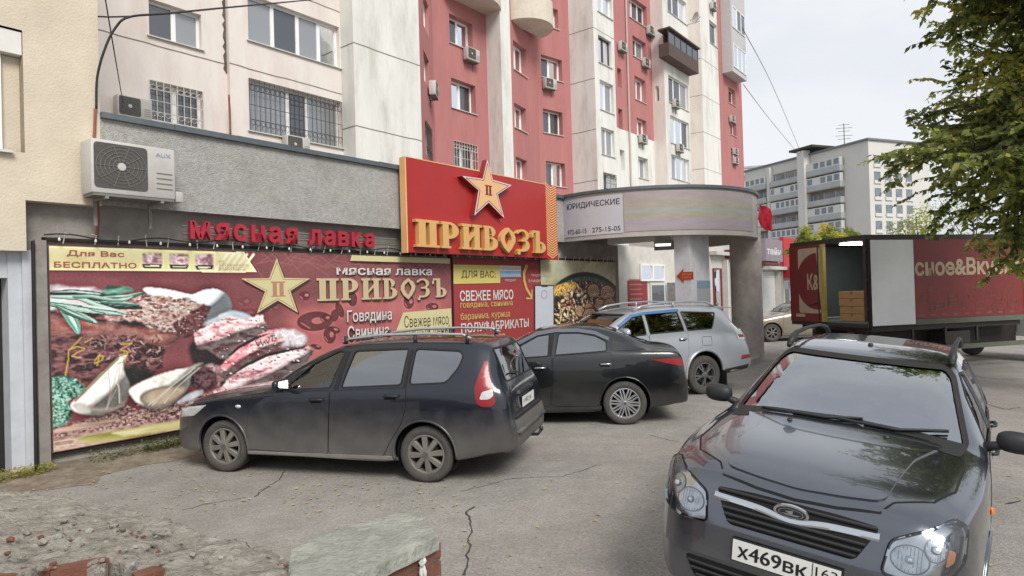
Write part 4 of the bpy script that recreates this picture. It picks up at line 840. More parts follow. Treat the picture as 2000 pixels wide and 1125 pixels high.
# --- red price-list banner
sheet = MB(); RED_B = mat("ink_banner_red", '#993b3c', 0.6, var=0.06, scale=2)
wbox(sheet, 7.05, 10.02, -.03, -.012, .25, 2.71, RED_B); lst = solo_w(sheet, "price_list_banner", wall_world(8.5, 0, .25), WANG); tag(lst, "red vinyl banner listing fresh meat beside the pan picture, partly behind the black sedan", "banner")
pr = Print(0.0); YB = ink("strong_yellow", '#e8d65a', var=0.03)
pr.poly([z4(135, 140), z4(615, 150), z4(615, 330), z4(135, 340)], YB); pr.text("ДЛЯ ВАС:", *z4(215, 200), *z4(570, 290), ink("brown_text", '#4d2a1e'), .012)
pr.poly([z4(612, 150), z4(828, 155), z4(828, 210), z4(612, 208)], WHT); pr.poly([z4(612, 210), z4(828, 212), z4(828, 270), z4(612, 272)], ink("sky_blue", '#7fb1dc')); pr.text("НАТУРАЛЬНЫЙ", *z4(622, 168), *z4(815, 198), ink("grey_text", '#8f97b5')); pr.text("РОССИЙСКИЙ", *z4(625, 228), *z4(815, 262), WHT); pr.text("ПРОДУКТ", *z4(665, 290), *z4(780, 318), WHT)
pr.text("СВЕЖЕЕ МЯСО", *z4(198, 408), *z4(750, 498), WHT, .02); YT = ink("yellow_text", '#e0b951')
pr.text("говядина, свинина", *z4(203, 538), *z4(742, 572), YT, .01); pr.text("баранина, курица", *z4(205, 640), *z4(715, 692), YT, .01); pr.text("ПОЛУФАБРИКАТЫ", *z4(210, 742), *z4(908, 784), WHT, .018); pr.text("собственного", *z4(215, 872), *z4(665, 912), YT, .01)
pr.stroke([z4(890, 145), z4(858, 220), z4(862, 310), z4(885, 390), z4(940, 480)], lambda t_: .05 - .015 * t_, YT); pr.stroke([z4(880, 488), z4(940, 490), z4(940, 400)], .022, YT)
for b, y in (("БОЛЬШЕ", 130), ("АКЦИЙ И", 182), ("ПРЕДЛОЖЕНИЙ", 234), ("В НАШЕЙ ГРУППЕ", 288)):
    w_ = {"БОЛЬШЕ": 115, "АКЦИЙ И": 115, "ПРЕДЛОЖЕНИЙ": 215, "В НАШЕЙ ГРУППЕ": 238}[b]; pr.text(b, *z4(1145 - w_, y), *z4(1145, y + 32), WHT)
child_w(pr.mb, "printed_lettering", lst, fix=False)
pr = Print(.006); pr.poly([z4(965, 350), z4(1168, 350), z4(1172, 1000), z4(968, 1000)], DKT); pr.poly([z4(975, 362), z4(1160, 362), z4(1164, 1000), z4(978, 1000)], ink("phone_screen", '#d3dbe8', var=0.05)); pr.poly([z4(1030, 348), z4(1110, 348), z4(1100, 372), z4(1040, 372)], DKT)
C_ = z4(1066, 448); pr.poly([(C_[0] + 6.5 * math.cos(k * .35), C_[1] + 9 * math.sin(k * .35)) for k in range(18)], ink("logo_ring", '#b7a8bb')); pr.poly([(C_[0] + 5 * math.cos(k * .35), C_[1] + 7 * math.sin(k * .35)) for k in range(18)], ink("phone_screen", '#d3dbe8'))
child_w(pr.mb, "printed_phone", lst, fix=False)

# --- banner with the pan of grilled food
sheet = MB(); OLV = ink("olive_grey", '#8f8a6a', var=0.25, scale=2, stain='#5f5d4e', stain_amt=0.6, stain_scale=1.5)
wbox(sheet, 10.06, 13.7, -.03, -.012, .3, 2.76, OLV); pan = solo_w(sheet, "pan_banner", wall_world(11.9, 0, .3), WANG); tag(pan, "olive vinyl banner picturing sausage coils and vegetables in a black pan", "banner")
pp = Picture(10.07, 13.69, .31, 2.75, .0125, 8, '#b3ae84'); F_ = pp.fbm
pp.put(np.ones((pp.H, pp.W)), ['#8f8a6c', '#b9b48a', '#cbc79f', '#a19c7c'], .7 * F_(90) + .3 * F_(20)); pp.put(pp.mask([z4(1180, 120), z4(1330, 110), z4(1290, 230), z4(1190, 250)], 14), ['#8d8f90', '#a4a5a0'], F_(30)); pp.dark(pp.mask([z4(1600, 100), z4(1830, 100), z4(1830, 300), z4(1700, 180)], 16), .4)
cxp, cyp = z4(1490, 640)
def ell(cx, cy, rx, ry, n=40): return [(cx + rx * math.cos(6.2832 * k / n), cy + ry * math.sin(6.2832 * k / n)) for k in range(n)]
pp.dark(pp.mask(ell(cxp - 3, cyp + 3, 84, 84), 8), .5); pp.put(pp.mask(ell(cxp, cyp, 79, 80), 1), ['#1d201b', '#34382f'], F_(20)); pp.put(pp.mask(ell(cxp, cyp + 2, 73, 73), 1), ['#2f4233', '#51664f', '#3a4a3c'], F_(12)); pp.put(pp.mask(ell(cxp, cyp + 5, 68, 68), 1), ['#2a211b', '#4b3a2e'], F_(7))
FD = [['#5d3a26', '#9a6a46', '#c0946a'], ['#8a6a48', '#c2a27a', '#dcc6a2'], ['#4a2a20', '#7b4a36', '#a06a4e'], ['#a08c74', '#d2c0a6', '#e6dac6'], ['#5f1f18', '#93392a', '#b8614a'], ['#6d6a3c', '#a49e62', '#c4be86']]
q = random.Random(4)
for j in range(330):
    u, v = z4(q.uniform(1180, 1810), q.uniform(330, 900)); rr = q.uniform(2.2, 6)
    if ((u - cxp) / 66) ** 2 + ((v - cyp - 5) / 66) ** 2 > 1: continue
    c = FD[(2 if u > 1150 else 1) if q.random() < .4 else q.randrange(6)]; rot = q.uniform(-1.5, 1.5); e = q.uniform(.5, .9); pp.blob(u + .8, v + 1.2, rr * 1.1, rr * e * 1.1, rot, '#1c130e', .7); pp.blob(u, v, rr, rr * e, rot, c[0]); pp.blob(u - .4, v - .5, rr * .78, rr * e * .75, rot, c[1]); pp.blob(u - .8, v - 1, rr * .35, rr * e * .35, rot, c[2], .8)
cm = pp.mask([z4(1160, 370), z4(1330, 325), z4(1400, 330), z4(1390, 390), z4(1250, 450), z4(1160, 470)], 1, 1, 2); pp.put(cm, ['#8a6420', '#c9983a', '#e0bd68', '#a67a2c'], F_(4), 4, .7)
for x, y, r_ in ((1580, 410, 72), (1530, 590, 50), (1440, 620, 55), (1545, 670, 85), (1720, 430, 80), (1650, 560, 60), (1750, 560, 75), (1680, 690, 80)):
    C_ = z4(x, y); rr = r_ / 5.263; pp.blob(C_[0] + 1, C_[1] + 1.5, rr * 1.08, rr * 1.12, 0, '#1f1410', .8); pp.blob(*C_, rr, rr * 1.05, 0, '#6b402c'); P = []
    for k in range(60): a = k * .42; f = 1 - k / 62; P.append((C_[0] + rr * f * .86 * math.cos(a), C_[1] + rr * f * .9 * math.sin(a)))
    pp.stroke(P, .030, '#8f5d40', .9); pp.stroke([(u - .5, v - .8) for u, v in P], .011, '#c49a76', .8)
for _ in range(500): u, v = z4(q.uniform(1180, 1810), q.uniform(330, 900)); ((u - cxp) / 66) ** 2 + ((v - cyp - 5) / 66) ** 2 < 1 and pp.blob(u, v, q.uniform(.4, 1), q.uniform(.3, .8), 0, q.choice(['#d8c09a', '#2a1a12', '#7a8a4a', '#b3442f', '#e8dcc4']), .8)
pp.im = np.clip(pp.im + (pp.r.rand(pp.H, pp.W, 1) - .5) * .02, 0, 1); pp.build("printed_picture", pan, lambda s: -.008, 1.0, .06)
# frames, ties and the string of little lamps over the banners
FRM = mat("frame_dark_steel", '#2c2523', 0.6, 0.3, var=0.2)
def frame_thing(s0, s1, z0, z1, label):
    r_ = thing("lacing_rack", label, "frame", wall_world((s0 + s1) / 2, -.05, z0), WANG, "steel frames the banners are laced to"); mb = MB()
    for a, b in (((s0, z0), (s1, z0)), ((s0, z1), (s1, z1)), ((s0, z0), (s0, z1)), ((s1, z0), (s1, z1))):
        wbox(mb, min(a[0], b[0]) - .02, max(a[0], b[0]) + .02, -.075, -.035, min(a[1], b[1]) - .02, max(a[1], b[1]) + .02, FRM)
    child_w(mb, "steel_bars", r_); n = int((s1 - s0) / .3)
    TIE = mat("cable_tie", '#d0cdc6', 0.5)
    for k in range(n):
        s = s0 + (s1 - s0) * (k + rng.uniform(.3, .7)) / n; l = rng.uniform(.05, .1); mb = MB(); mb.tube([wall_world(s, .005, z1 - .05), wall_world(s + rng.uniform(-.03, .03), .03, z1 + l), wall_world(s + rng.uniform(-.05, .05), .05, z1 + l * rng.uniform(.6, 1.3))], .006, TIE, 4); child_w(mb, "cable_tie", r_)
    return r_
frame_thing(.13, 6.99, .2, 2.76, "dark steel frame with white ties holding the maroon meat banner"); frame_thing(7.03, 13.72, .2, 2.79, "dark steel frame with white ties holding the red list and pan banners")
wr = MB(); W_ = mat("black_cable", '#201d1d', 0.6); P = [wall_world(.1 + 10.2 * k / 80, .06, 2.80 + .03 * math.sin(k * .8) - .02 * math.sin(k * .29)) for k in range(81)]; wr.tube(P, .009, W_, 5)
lm = thing("string_lights", "string of unlit lamps on a black cable along the top of the meat banner", "string lights", wall_world(5, .06, 2.8), WANG); child_w(wr, "cable", lm); LB = mat("lamp_bulb_white", '#d8d4cc', 0.3)
for k in range(26):
    s = .25 + 9.9 * k / 26; b = MB(); p = wall_world(s, .065, 2.78); b.lathe([(.0, 0), (.012, .004), (.016, .02), (.01, .04), (.0, .05)], LB, 8, Matrix.Translation(p - Vector((0, 0, .05))), 'Z'); child_w(b, "bulb", lm, smooth=True)
post = MB(); GAL = mat("galvanised_post", '#8d8883', 0.6, 0.2, var=0.2, scale=5, stain='#6b4a38', stain_amt=0.6, stain_scale=3)
wbox(post, .02, .13, -.06, .03, 0, 2.74, GAL); pt = solo_w(post, "banner_post", wall_world(.07, 0, 0), WANG); tag(pt, "rusty grey steel post standing at the left end of the meat banner", "post")
post = MB(); post.tube([wall_world(-.03, .07, 0), wall_world(-.02, .06, 1.2), wall_world(-.01, .06, 2.72)], .018, FRM, 6); pt = solo_w(post, "drain_rod", wall_world(-.03, .07, 0), WANG); tag(pt, "thin dark rusty rod standing against the grey door pier left of the banner", "rod")
for z in (.75, 1.12, 1.62, 1.95):
    pass

# --- red box sign with star and golden letters
SD0, SD1 = .22, .36
sg = thing("shop_sign", "red box sign with golden Slavic letters and a star above the meat banners", "sign", wall_world(7.6, SD0, 2.77), WANG)
SRED = mat("sign_red", '#a52a29', 0.42, var=0.04, scale=2); STRIM = mat("sign_trim", '#e2b079', 0.45); SGOLD = mat("sign_gold", '#cfa566', 0.4, var=0.04)
q = [wallpt(787, 305, SD1), wallpt(1067, 362, SD1), wallpt(1067, 506, SD1), wallpt(797, 490, SD1)]
sL, sR = (q[0][0] + q[3][0]) / 2, (q[1][0] + q[2][0]) / 2; zb, zt = (q[2][1] + q[3][1]) / 2, (q[0][1] + q[1][1]) / 2
mb = MB(); wbox(mb, sL + .03, sR, SD0, SD1, zb, zt, SRED); [wbox(mb, sL + x_, sL + x_ + .08, PAR_D, SD0, zb + .5, zt - .5, FRM) for x_ in (.5, 2.2, 3.8)]; child_w(mb, "panel", sg)
mb = MB(); wbox(mb, sL, sL + .028, SD0, SD1 + .008, zb - .01, zt + .01, STRIM); wbox(mb, sL + .03, sR, SD0, SD1 + .008, zt + .001, zt + .018, STRIM); child_w(mb, "trim", sg)
sR2 = wallpt(1089, 430, SD1)[0]; mb = MB(); wbox(mb, sR + .002, sR2, SD0, SD1 - .02, zb - .02, zt + .03, SRED); f_ = SD1 - .02; nz_ = 30; hw = (sR2 - sR) / 2; sm = (sR + sR2) / 2; dz = (zt - zb) / nz_
for k in range(nz_):
    z = zb + dz * k
    for a, b in ((sR + .01, sm), (sR2 - .01, sm)):
        mb.add([wall_world(a, f_ + .003, z + .1), wall_world(b, f_ + .003, z), wall_world(b, f_ + .003, z + dz * .55), wall_world(a, f_ + .003, z + .1 + dz * .55)], [(0, 1, 2, 3)], STRIM)
child_w(mb, "chevron_strip", sg)
SP = [wallpt(*z6(x, y), .5) for x, y in ((838, 105), (893, 300), (1070, 350), (938, 438), (1000, 665), (851, 515), (715, 640), (755, 400), (600, 262), (795, 290))]
sc_, zc_ = sum(p[0] for p in SP) / 10, sum(p[1] for p in SP) / 10; mb = MB()
mb.prism(SP, lambda a, b, h: wall_world(a, h, b), SD1 + .002, .5, mat("star_side_red", '#8e2526', 0.5)); 
for k, (f, m) in enumerate(((1.0, mat("star_edge", '#e0c9c4', .4)), (.9, mat("star_line", '#5d3f5f', .4)), (.83, mat("star_face", '#dfb07e', .45)))):
    mb.flat([(sc_ + (a - sc_) * f, zc_ + (b - zc_) * f) for a, b in SP], lambda a, b, k=k: wall_world(a, .503 + .002 * k, b), m)
a0, b1 = wallpt(*z6(815, 345), .51); a1, b0 = wallpt(*z6(888, 452), .51)
for k, p in enumerate(slavic("П", a0, b0, a1, b1)[0][1]): mb.flat(p, lambda a, b, k=k: wall_world(a, .511 + .0006 * k, b), mat("star_letter_brown", '#7a2f22', .5))
child_w(mb, "star", sg, fix=False)
a0, b1 = wallpt(*z6(145, 670), .45); a1, b0 = wallpt(*z6(1403, 985), .45); b1a = b1; 
zL = wallpt(*z6(145, 940), .45)[1]; zR = wallpt(*z6(1403, 1000), .45)[1]; zb_ = (zL + zR) / 2; zt_ = (wallpt(*z6(145, 665), .45)[1] + wallpt(*z6(1300, 790), .45)[1]) / 2
for c, polys in slavic("ПРИВОЗЪ", a0, zb_, a1, zt_, .05):
    mb = MB()
    for k, p in enumerate(polys): mb.prism(p, lambda a, b, h: wall_world(a, h, b), SD1 + .004, SD1 + .1 + .0007 * k, SGOLD)
    child_w(mb, "letter", sg)

# --- red channel letters on rails
cl_ = thing("letter_sign", "row of faded red channel letters on two thin rails over the meat banner", "sign", wall_world(3.5, .0, 2.8), WANG)
LRED = mat("channel_letter_red", '#a32636', 0.5, var=0.1, scale=6)
q0, q1 = wallpt(368, 432, .1), wallpt(368, 467, .1); e0, e1 = wallpt(735, 455, .1), wallpt(735, 483, .1)
zb, zt = (q1[1] + e1[1]) / 2, (q0[1] + e0[1]) / 2; sL, sR = q0[0], e0[0]
mb = MB()
for z in (zb + (zt - zb) * .32, zb + (zt - zb) * .72): mb.tube([wall_world(sL - .05, .01, z), wall_world(sR + .55, .01, z)], .012, mat("rail_steel", '#8d8a88', .5, .4), 6)
child_w(mb, "rails", cl_)
wd = {'м': 1.15, 'я': .95, 'с': .9, 'н': .95, 'а': .92, ' ': .5, 'л': .95, 'в': .92, 'к': .95}; word = "мясная лавка"; tot = sum(wd[c] for c in word); x = sL; u_ = (sR - sL) / tot
for c in word:
    if c != ' ':
        mb = MB(); mb.text(c, lambda a, b, h: wall_world(a, .03 + h, b), (x + .08 * u_, zb, x + (wd[c] - .14) * u_, zt), LRED, ext=.07, bold=.03); child_w(mb, "letter", cl_)
    x += wd[c] * u_

# --- banners bent round the drum canopy
CW = wall_world(CC_S, CC_D); CRW = CC_R + .012
def drum_hit(u, v, r=CRW):
    a, b = sight(u, v); A = a * a + 1; Bq = -2 * (a * CW.x + CW.y); C = CW.x ** 2 + CW.y ** 2 - r * r; D = Bq * Bq - 4 * A * C
    Y = (-Bq - math.sqrt(max(0, D))) / (2 * A); return math.atan2(a * Y - CW.x, -(Y - CW.y)) * r, EYE + b * Y
def drum_fn(r=CRW): return lambda a, z, h=0.0: Vector((CW.x + (r + h) * math.sin(a / CRW), CW.y - (r + h) * math.cos(a / CRW), z))
def drum_sheet(u0, u1, vt, vb, m, name, label, rows=None):
    a0, _ = drum_hit(u0, (vt + vb) / 2); a1, _ = drum_hit(u1, (vt + vb) / 2); mb = MB(); n = 36; fn = drum_fn()
    zt, zb = ZP1 - .12, ZP0 + .1
    rows = rows or [(zb, zt, m)]
    for z0, z1_, mm in rows:
        for k in range(n): s0, s1 = a0 + (a1 - a0) * k / n, a0 + (a1 - a0) * (k + 1) / n; mb.add([fn(s0, z0), fn(s1, z0), fn(s1, z1_), fn(s0, z1_)], [(0, 1, 2, 3)], mm)
    c = fn((a0 + a1) / 2, zb); o = solo_w(mb, name, c, 0, smooth=True); tag(o, label, "banner"); return o, a0, a1, zb, zt
WB_ = ink("white_banner", '#cfcdd4', var=0.04, scale=3)
o, a0, a1, zb, zt = drum_sheet(1097, 1217, 380, 470, WB_, "notice_banner", "white banner with black lettering and phone numbers at the left end of the round canopy")
mb = MB(); fn = drum_fn(CRW + .004); L_ = a1 - a0
mb.text("ЮРИДИЧЕСКИЕ", fn, (a0 + .12 * L_, zt - .27, a1 - .04 * L_, zt - .1), DKT, bold=.012); mb.text("972-60-15", fn, (a0 + .12 * L_, zb + .06, a0 + .46 * L_, zb + .17), DKT, bold=.0); mb.text("972-60-15", drum_fn(CRW + .0045), (a0 + .12 * L_, zb + .064, a0 + .46 * L_, zb + .174), DKT, bold=.0); mb.text("275-15-05", fn, (a0 + .55 * L_, zb + .06, a1 - .04 * L_, zb + .17), DKT, bold=.0); mb.text("275-15-05", drum_fn(CRW + .0045), (a0 + .55 * L_, zb + .064, a1 - .04 * L_, zb + .174), DKT, bold=.0)
child_w(mb, "printed_lettering", o, fix=False)
P1_ = ink("faded_pink", '#b7a6a8', var=0.12, scale=4, stretch=(.4, .4, 2)); P2_ = ink("faded_sand", '#b5aa98', var=0.14, scale=4, stretch=(.4, .4, 2)); P3_ = ink("faded_teal", '#a9b1a8', var=0.1, scale=4, stretch=(.4, .4, 2)); P4_ = ink("faded_lilac", '#b3a6b3', var=0.1, scale=4, stretch=(.4, .4, 2))
zb, zt = ZP0 + .12, ZP1 - .1; H_ = zt - zb
o, a0, a1, _, _ = drum_sheet(1219, 1470, 380, 465, None, "faded_banner", "long sun-bleached pink and sand striped banner wrapped round the canopy", [(zb, zb + .12 * H_, P1_), (zb + .12 * H_, zb + .28 * H_, P4_), (zb + .28 * H_, zb + .46 * H_, P2_), (zb + .46 * H_, zb + .56 * H_, P3_), (zb + .56 * H_, zb + .78 * H_, P2_), (zb + .78 * H_, zt, P1_)])
# --- arrow, notices, lamp and flag by the entrance
fl = Face(colq[1], colq[0]); fr_ = Face(colq[0], colq[3]); ARW = mat("arrow_red", '#b8402f', .5, var=.08)
t0, zt = fl.hit(1321, 526); t1, zb = fl.hit(1355, 552); zc = (zt + zb) / 2; mb = MB(); h = (zt - zb)
mb.prism([(t0, zc), (t0 + .42 * (t1 - t0), zt), (t0 + .42 * (t1 - t0), zt - h * .22), (t1, zt - h * .22), (t1, zb + h * .22), (t0 + .42 * (t1 - t0), zb + h * .22), (t0 + .42 * (t1 - t0), zb)], lambda a, b, hh: fl.w(a, b, hh), .003, .015, ARW)
o = solo_w(mb, "arrow_sign", fl.w((t0 + t1) / 2, zb, .003)); tag(o, "small red arrow sign pointing left on the square canopy post", "sign")
mb = MB(); mb.text("мясная", lambda a, b, hh: fl.w(a, b, .018), (t0 + .35 * (t1 - t0), zc + .01, t1 - .03, zc + .06), mat("arrow_text", '#d9a05a', .5)); mb.text("лавка", lambda a, b, hh: fl.w(a, b, .018), (t0 + .35 * (t1 - t0), zc - .06, t1 - .06, zc - .02), mat("arrow_text", '#d9a05a', .5)); child_w(mb, "lettering", o)
t0, zt = fr_.hit(1361, 548); t1, zm = fr_.hit(1389, 563); _, zb = fr_.hit(1375, 590); mb = MB(); fr_.box(mb, max(.02, t0), min(t1, fr_.L), .003, .008, zm, zt, ink("notice_blue", '#8fb7d3')); fr_.box(mb, max(.02, t0), min(t1, fr_.L), .003, .008, zb, zm - .003, ink("notice_white", '#c9ccd0'))
o = solo_w(mb, "paper_notice", fr_.w(.2, zb, .003)); tag(o, "blue and white paper notice stuck on the right side of the square post", "notice")
s0, zt = wallpt(1226, 548, BD + .02); s1, zb = wallpt(1266, 612, BD + .02); mb = MB(); wbox(mb, s0, s1, BD + .003, BD + .02, zb, zt, ink("poster_red", '#a3262a', var=.05))
for k in range(6): wbox(mb, s0 + .12, s1 - .5 + .06 * (k % 3), BD + .021, BD + .023, zb + .35 + .17 * k, zb + .39 + .17 * k, ink("poster_line", '#c97a6e'))
o = solo_w(mb, "entrance_poster", wall_world((s0 + s1) / 2, BD, zb), WANG); tag(o, "red poster with pale lines beside the entrance door under the canopy", "poster")
s0, zt = wallpt(1300, 552, BD); s1, zb = wallpt(1320, 592, BD); mb = MB(); wbox(mb, s0, s1, BD + .056, BD + .062, zb, zt, ink("poster_grey", '#77726c', var=.5, scale=9)); o = solo_w(mb, "notice_board", wall_world(s0, BD, zb), WANG); tag(o, "grey board of small papers right of the entrance door", "notice board")
p = depth(1295, 481, 17.0); lp = thing("tube_lamp", "lit white fluorescent tube lamp hanging under the canopy soffit", "lamp", p)
mb = MB(); mb.box(-.22, .22, -.07, .07, .06, .13, mat("lamp_case", '#c8ccc8', .4)); mb.box(-.2, .2, -.02, .02, .13, .55, mat("lamp_case", '#c8ccc8', .4)); mb.build("case", lp); mb = MB(); mb.tube([(-.2, 0, .035), (.2, 0, .035)], .028, mat("lamp_tube", (1, 1, .95), .4, emit=2.2), 8); mb.build("tube", lp)
p = drum_fn(CC_R + .05)(drum_hit(1470, 420)[0] + .45, 3.9); fg = thing("flag", "red flag drooping from the right edge of the round canopy", "flag", p); mb = MB(); vs = []
for i in range(9):
    for j in range(7): vs.append((.03 + .05 * j + .02 * math.sin(i * .9), .06 * math.sin(j * 1.4 + i * .5), .15 - .075 * i - .02 * j))
for i in range(8):
    for j in range(6): mb.add([vs[i * 7 + j], vs[i * 7 + j + 1], vs[i * 7 + j + 8], vs[i * 7 + j + 7]], [(0, 1, 2, 3)], mat("flag_red", '#c3263a', .7, var=.1))
mb.build("cloth", fg, smooth=True); mb = MB(); mb.tube([(-.1, 0, .1), (.35, 0, .22)], .012, GAL, 6); mb.build("staff", fg)
# ------------------------------------------------------------------ cars
RUB = mat("black_rubber", '#1e1d1c', 0.85, var=0.2, scale=12)
TYRE = mat("dusty_tyre", '#4a4744', 0.92, var=0.22, scale=9, bump=0.4, bscale=90)
BLKP = mat("black_plastic", '#232427', 0.55, var=0.12, scale=10)
GAP = mat("shut_line", '#0b0b0c', 0.9)
CHROME = mat("chrome", '#c9ccd0', 0.16, 0.95, var=0.05)
SEATM = mat("seat_cloth", '#2a2b2e', 0.95, var=0.2, scale=20)
DASHM = mat("dash_plastic", '#1c1d1f', 0.7, var=0.15)
REDL = mat("red_lamp", '#86121b', 0.3, var=0.08, scale=30, coat=0.25); CLRL = mat("clear_lamp", '#c9c9c8', 0.15, 0.3, var=0.12, scale=20, coat=0.8); ORL = mat("amber_lamp", '#d8742a', 0.2, coat=0.6)
LENS = glass("lamp_lens", (.86, .88, .9), 0.04); REFL = mat("reflector", '#c9cccf', 0.15, 0.95, var=0.12, scale=12)
WSG = glass("clear_car_glass", (.52, .58, .56), 0.08); WSF = glass("sky_lit_windscreen", (.62, .67, .66), 0.36, 0.0, 0.05); TINT = glass("privacy_glass", (.03, .032, .038), 0.24); MIDG = glass("tinted_car_glass", (.16, .175, .18), 0.24)
PLATE_W = mat("plate_white", '#d9d9d6', 0.45, var=0.05); PLATE_K = mat("plate_black", '#141414', 0.6)

class Car:
    def __init__(c, name, label, rows, wb, r, paint, loc, rotz, track, tyre_w, plan_round=None):
        c.wb, c.r, c.paint, c.track, c.tw = wb, r, paint, track, tyre_w
        c.root = thing(name, label, "car", loc, rotz)
        xs = [q[0] for q in rows]; c.x0, c.x1 = xs[0], xs[-1]
        c.fn = [pchip(xs, [q[i] for q in rows]) for i in range(1, 8)]
        c.st = sorted({x for x in xs} | {xs[0] + (xs[-1] - xs[0]) * k / 84 for k in range(85)} | {xs[0] + .12 * (k / 8) ** 2 for k in range(9)} | {xs[-1] - .14 * (k / 10) ** 2 for k in range(11)})
        c.shell()
    def section(c, x):
        zb, wb, zs, ws, zr, wr, zt = [f(x) for f in c.fn]
        g = max(0.0, zr - zs); mid = ((ws + wr) / 2 + .05 * g, (zs + zr) / 2)
        zmid = zb + (zs - zb) * .52
        P = [(0, zb), (wb * .8, zb), (wb * .955, zb + .025), (wb * .985, zb + .10), (wb, zmid), (wb * .55 + ws * .45 + .004, zs - (zs - zb) * .16), (ws, zs), mid, (wr, zr), (wr * .93, zr + (zt - zr) * .42), (wr * .74, zr + (zt - zr) * .74), (wr * .4, zr + (zt - zr) * .94), (0, zt)]
        ns = [3, 2, 2, 4, 4, 3, 4, 4, 2, 3, 3, 3]; out_ = []
        for i in range(len(P) - 1):
            p0, p1, p2, p3 = Vector(P[max(i - 1, 0)]), Vector(P[i]), Vector(P[i + 1]), Vector(P[min(i + 2, len(P) - 1)])
            if i == 0: p0 = Vector((-P[1][0], P[1][1]))
            if i == len(P) - 2: p3 = Vector((-P[-2][0], P[-2][1]))
            def kt(a, b): return max(1e-4, (b - a).length) ** .5
            t0 = 0.0; t1 = t0 + kt(p0, p1); t2 = t1 + kt(p1, p2); t3 = t2 + kt(p2, p3)
            for j in range(ns[i]):
                t_ = t1 + (t2 - t1) * j / ns[i]
                a1 = p0 * ((t1 - t_) / (t1 - t0)) + p1 * ((t_ - t0) / (t1 - t0)); a2 = p1 * ((t2 - t_) / (t2 - t1)) + p2 * ((t_ - t1) / (t2 - t1)); a3 = p2 * ((t3 - t_) / (t3 - t2)) + p3 * ((t_ - t2) / (t3 - t2))
                b1 = a1 * ((t2 - t_) / (t2 - t0)) + a2 * ((t_ - t0) / (t2 - t0)); b2 = a2 * ((t3 - t_) / (t3 - t1)) + a3 * ((t_ - t1) / (t3 - t1))
                q = b1 * ((t2 - t_) / (t2 - t1)) + b2 * ((t_ - t1) / (t2 - t1)); out_.append((max(0.0, q.x), q.y))
        out_.append(P[-1]); return out_
    def shell(c):
        vs, fs = [], []; S = [c.section(x) for x in c.st]; n = len(S[0]); m = 2 * n - 2
        for x, sec in zip(c.st, S):
            ring = [(x, -y, z) for y, z in sec] + [(x, y, z) for y, z in sec[-2:0:-1]]; vs += ring
        for i in range(len(S) - 1):
            for j in range(m): fs.append((i * m + j, i * m + (j + 1) % m, (i + 1) * m + (j + 1) % m, (i + 1) * m + j))
        def cap(i):
            for j in range(n - 1):
                a, b = i * m + j, i * m + j + 1; d, e = i * m + (m - j) % m, i * m + (m - j - 1) % m
                q = [a, b, e, d]; q = list(dict.fromkeys(q))
                if len(q) > 2: fs.append(tuple(q))
        cap(0); cap(len(S) - 1)
        me = bpy.data.meshes.new("body"); me.from_pydata(vs, [], fs)
        bm = bmesh.new(); bm.from_mesh(me); bmesh.ops.remove_doubles(bm, verts=bm.verts, dist=.0008); bmesh.ops.recalc_face_normals(bm, faces=bm.faces)
        c.bvh = BVHTree.FromBMesh(bm); bm.to_mesh(me); bm.free(); me.materials.append(c.paint)
        c.body = bpy.data.objects.new("body", me); COL.objects.link(c.body)
    def cut(c, cutters, thick=.035):
        b = c.body; md = b.modifiers.new("t", 'SOLIDIFY'); md.thickness = thick; md.offset = -1
        tmp = []
        for mb in cutters:
            o = mb.build("cutter"); tmp.append(o); md = b.modifiers.new("b", 'BOOLEAN'); md.object = o; md.operation = 'DIFFERENCE'; md.solver = 'EXACT'
        bpy.context.view_layer.update()
        me = bpy.data.meshes.new_from_object(b.evaluated_get(bpy.context.evaluated_depsgraph_get()))
        b.modifiers.clear(); old = b.data; b.data = me; bpy.data.meshes.remove(old)
        for o in tmp: bpy.data.objects.remove(o)
        me.polygons.foreach_set("use_smooth", [True] * len(me.polygons)); me.set_sharp_from_angle(angle=R(38)); b.name = "body"; b.parent = c.root
        me.materials.clear(); me.materials.append(c.paint)
    # ---- surface lookup
    def side(c, x, z, sg=-1, off=0.0):
        h = c.bvh.ray_cast(Vector((x, sg * 3.0, z)), Vector((0, -sg, 0)))
        p, n_ = (h[0], h[1]) if h[0] else c.bvh.find_nearest(Vector((x, sg * .8, z)))[:2]
        if n_.y * sg < 0: n_ = -n_
        return p + n_ * off
    def front(c, y, z, off=0.0, sg=-1):
        h = c.bvh.ray_cast(Vector((sg * 6.0, y, z)), Vector((-sg, 0, 0)))
        p, n_ = (h[0], h[1]) if h[0] else c.bvh.find_nearest(Vector((c.x0 if sg < 0 else c.x1, y, z)))[:2]
        if n_.x * sg < 0: n_ = -n_
        return p + n_ * off
    def top(c, x, y, off=0.0):
        h = c.bvh.ray_cast(Vector((x, y, 4)), Vector((0, 0, -1)))
        p, n_ = (h[0], h[1]) if h[0] else c.bvh.find_nearest(Vector((x, y, 1.4)))[:2]
        if n_.z < 0: n_ = -n_
        return p + n_ * off
    def patch(c, mb, pts, proj, off, m, grid=.05, skirt=.012):
        """a panel that follows the body: proj(a, b, off) looks the surface up"""
        bm = bmesh.new(); f = bm.faces.new([bm.verts.new((a, b, 0)) for a, b in pts]); bmesh.ops.triangulate(bm, faces=[f])
        A = [p[0] for p in pts]; B = [p[1] for p in pts]
        for lo, hi, ax in ((min(A), max(A), 0), (min(B), max(B), 1)):
            k = math.ceil(lo / grid) * grid
            while k < hi:
                co = Vector((k, 0, 0)) if ax == 0 else Vector((0, k, 0)); no = Vector((1, 0, 0)) if ax == 0 else Vector((0, 1, 0))
                bmesh.ops.bisect_plane(bm, geom=bm.verts[:] + bm.edges[:] + bm.faces[:], plane_co=co, plane_no=no); k += grid
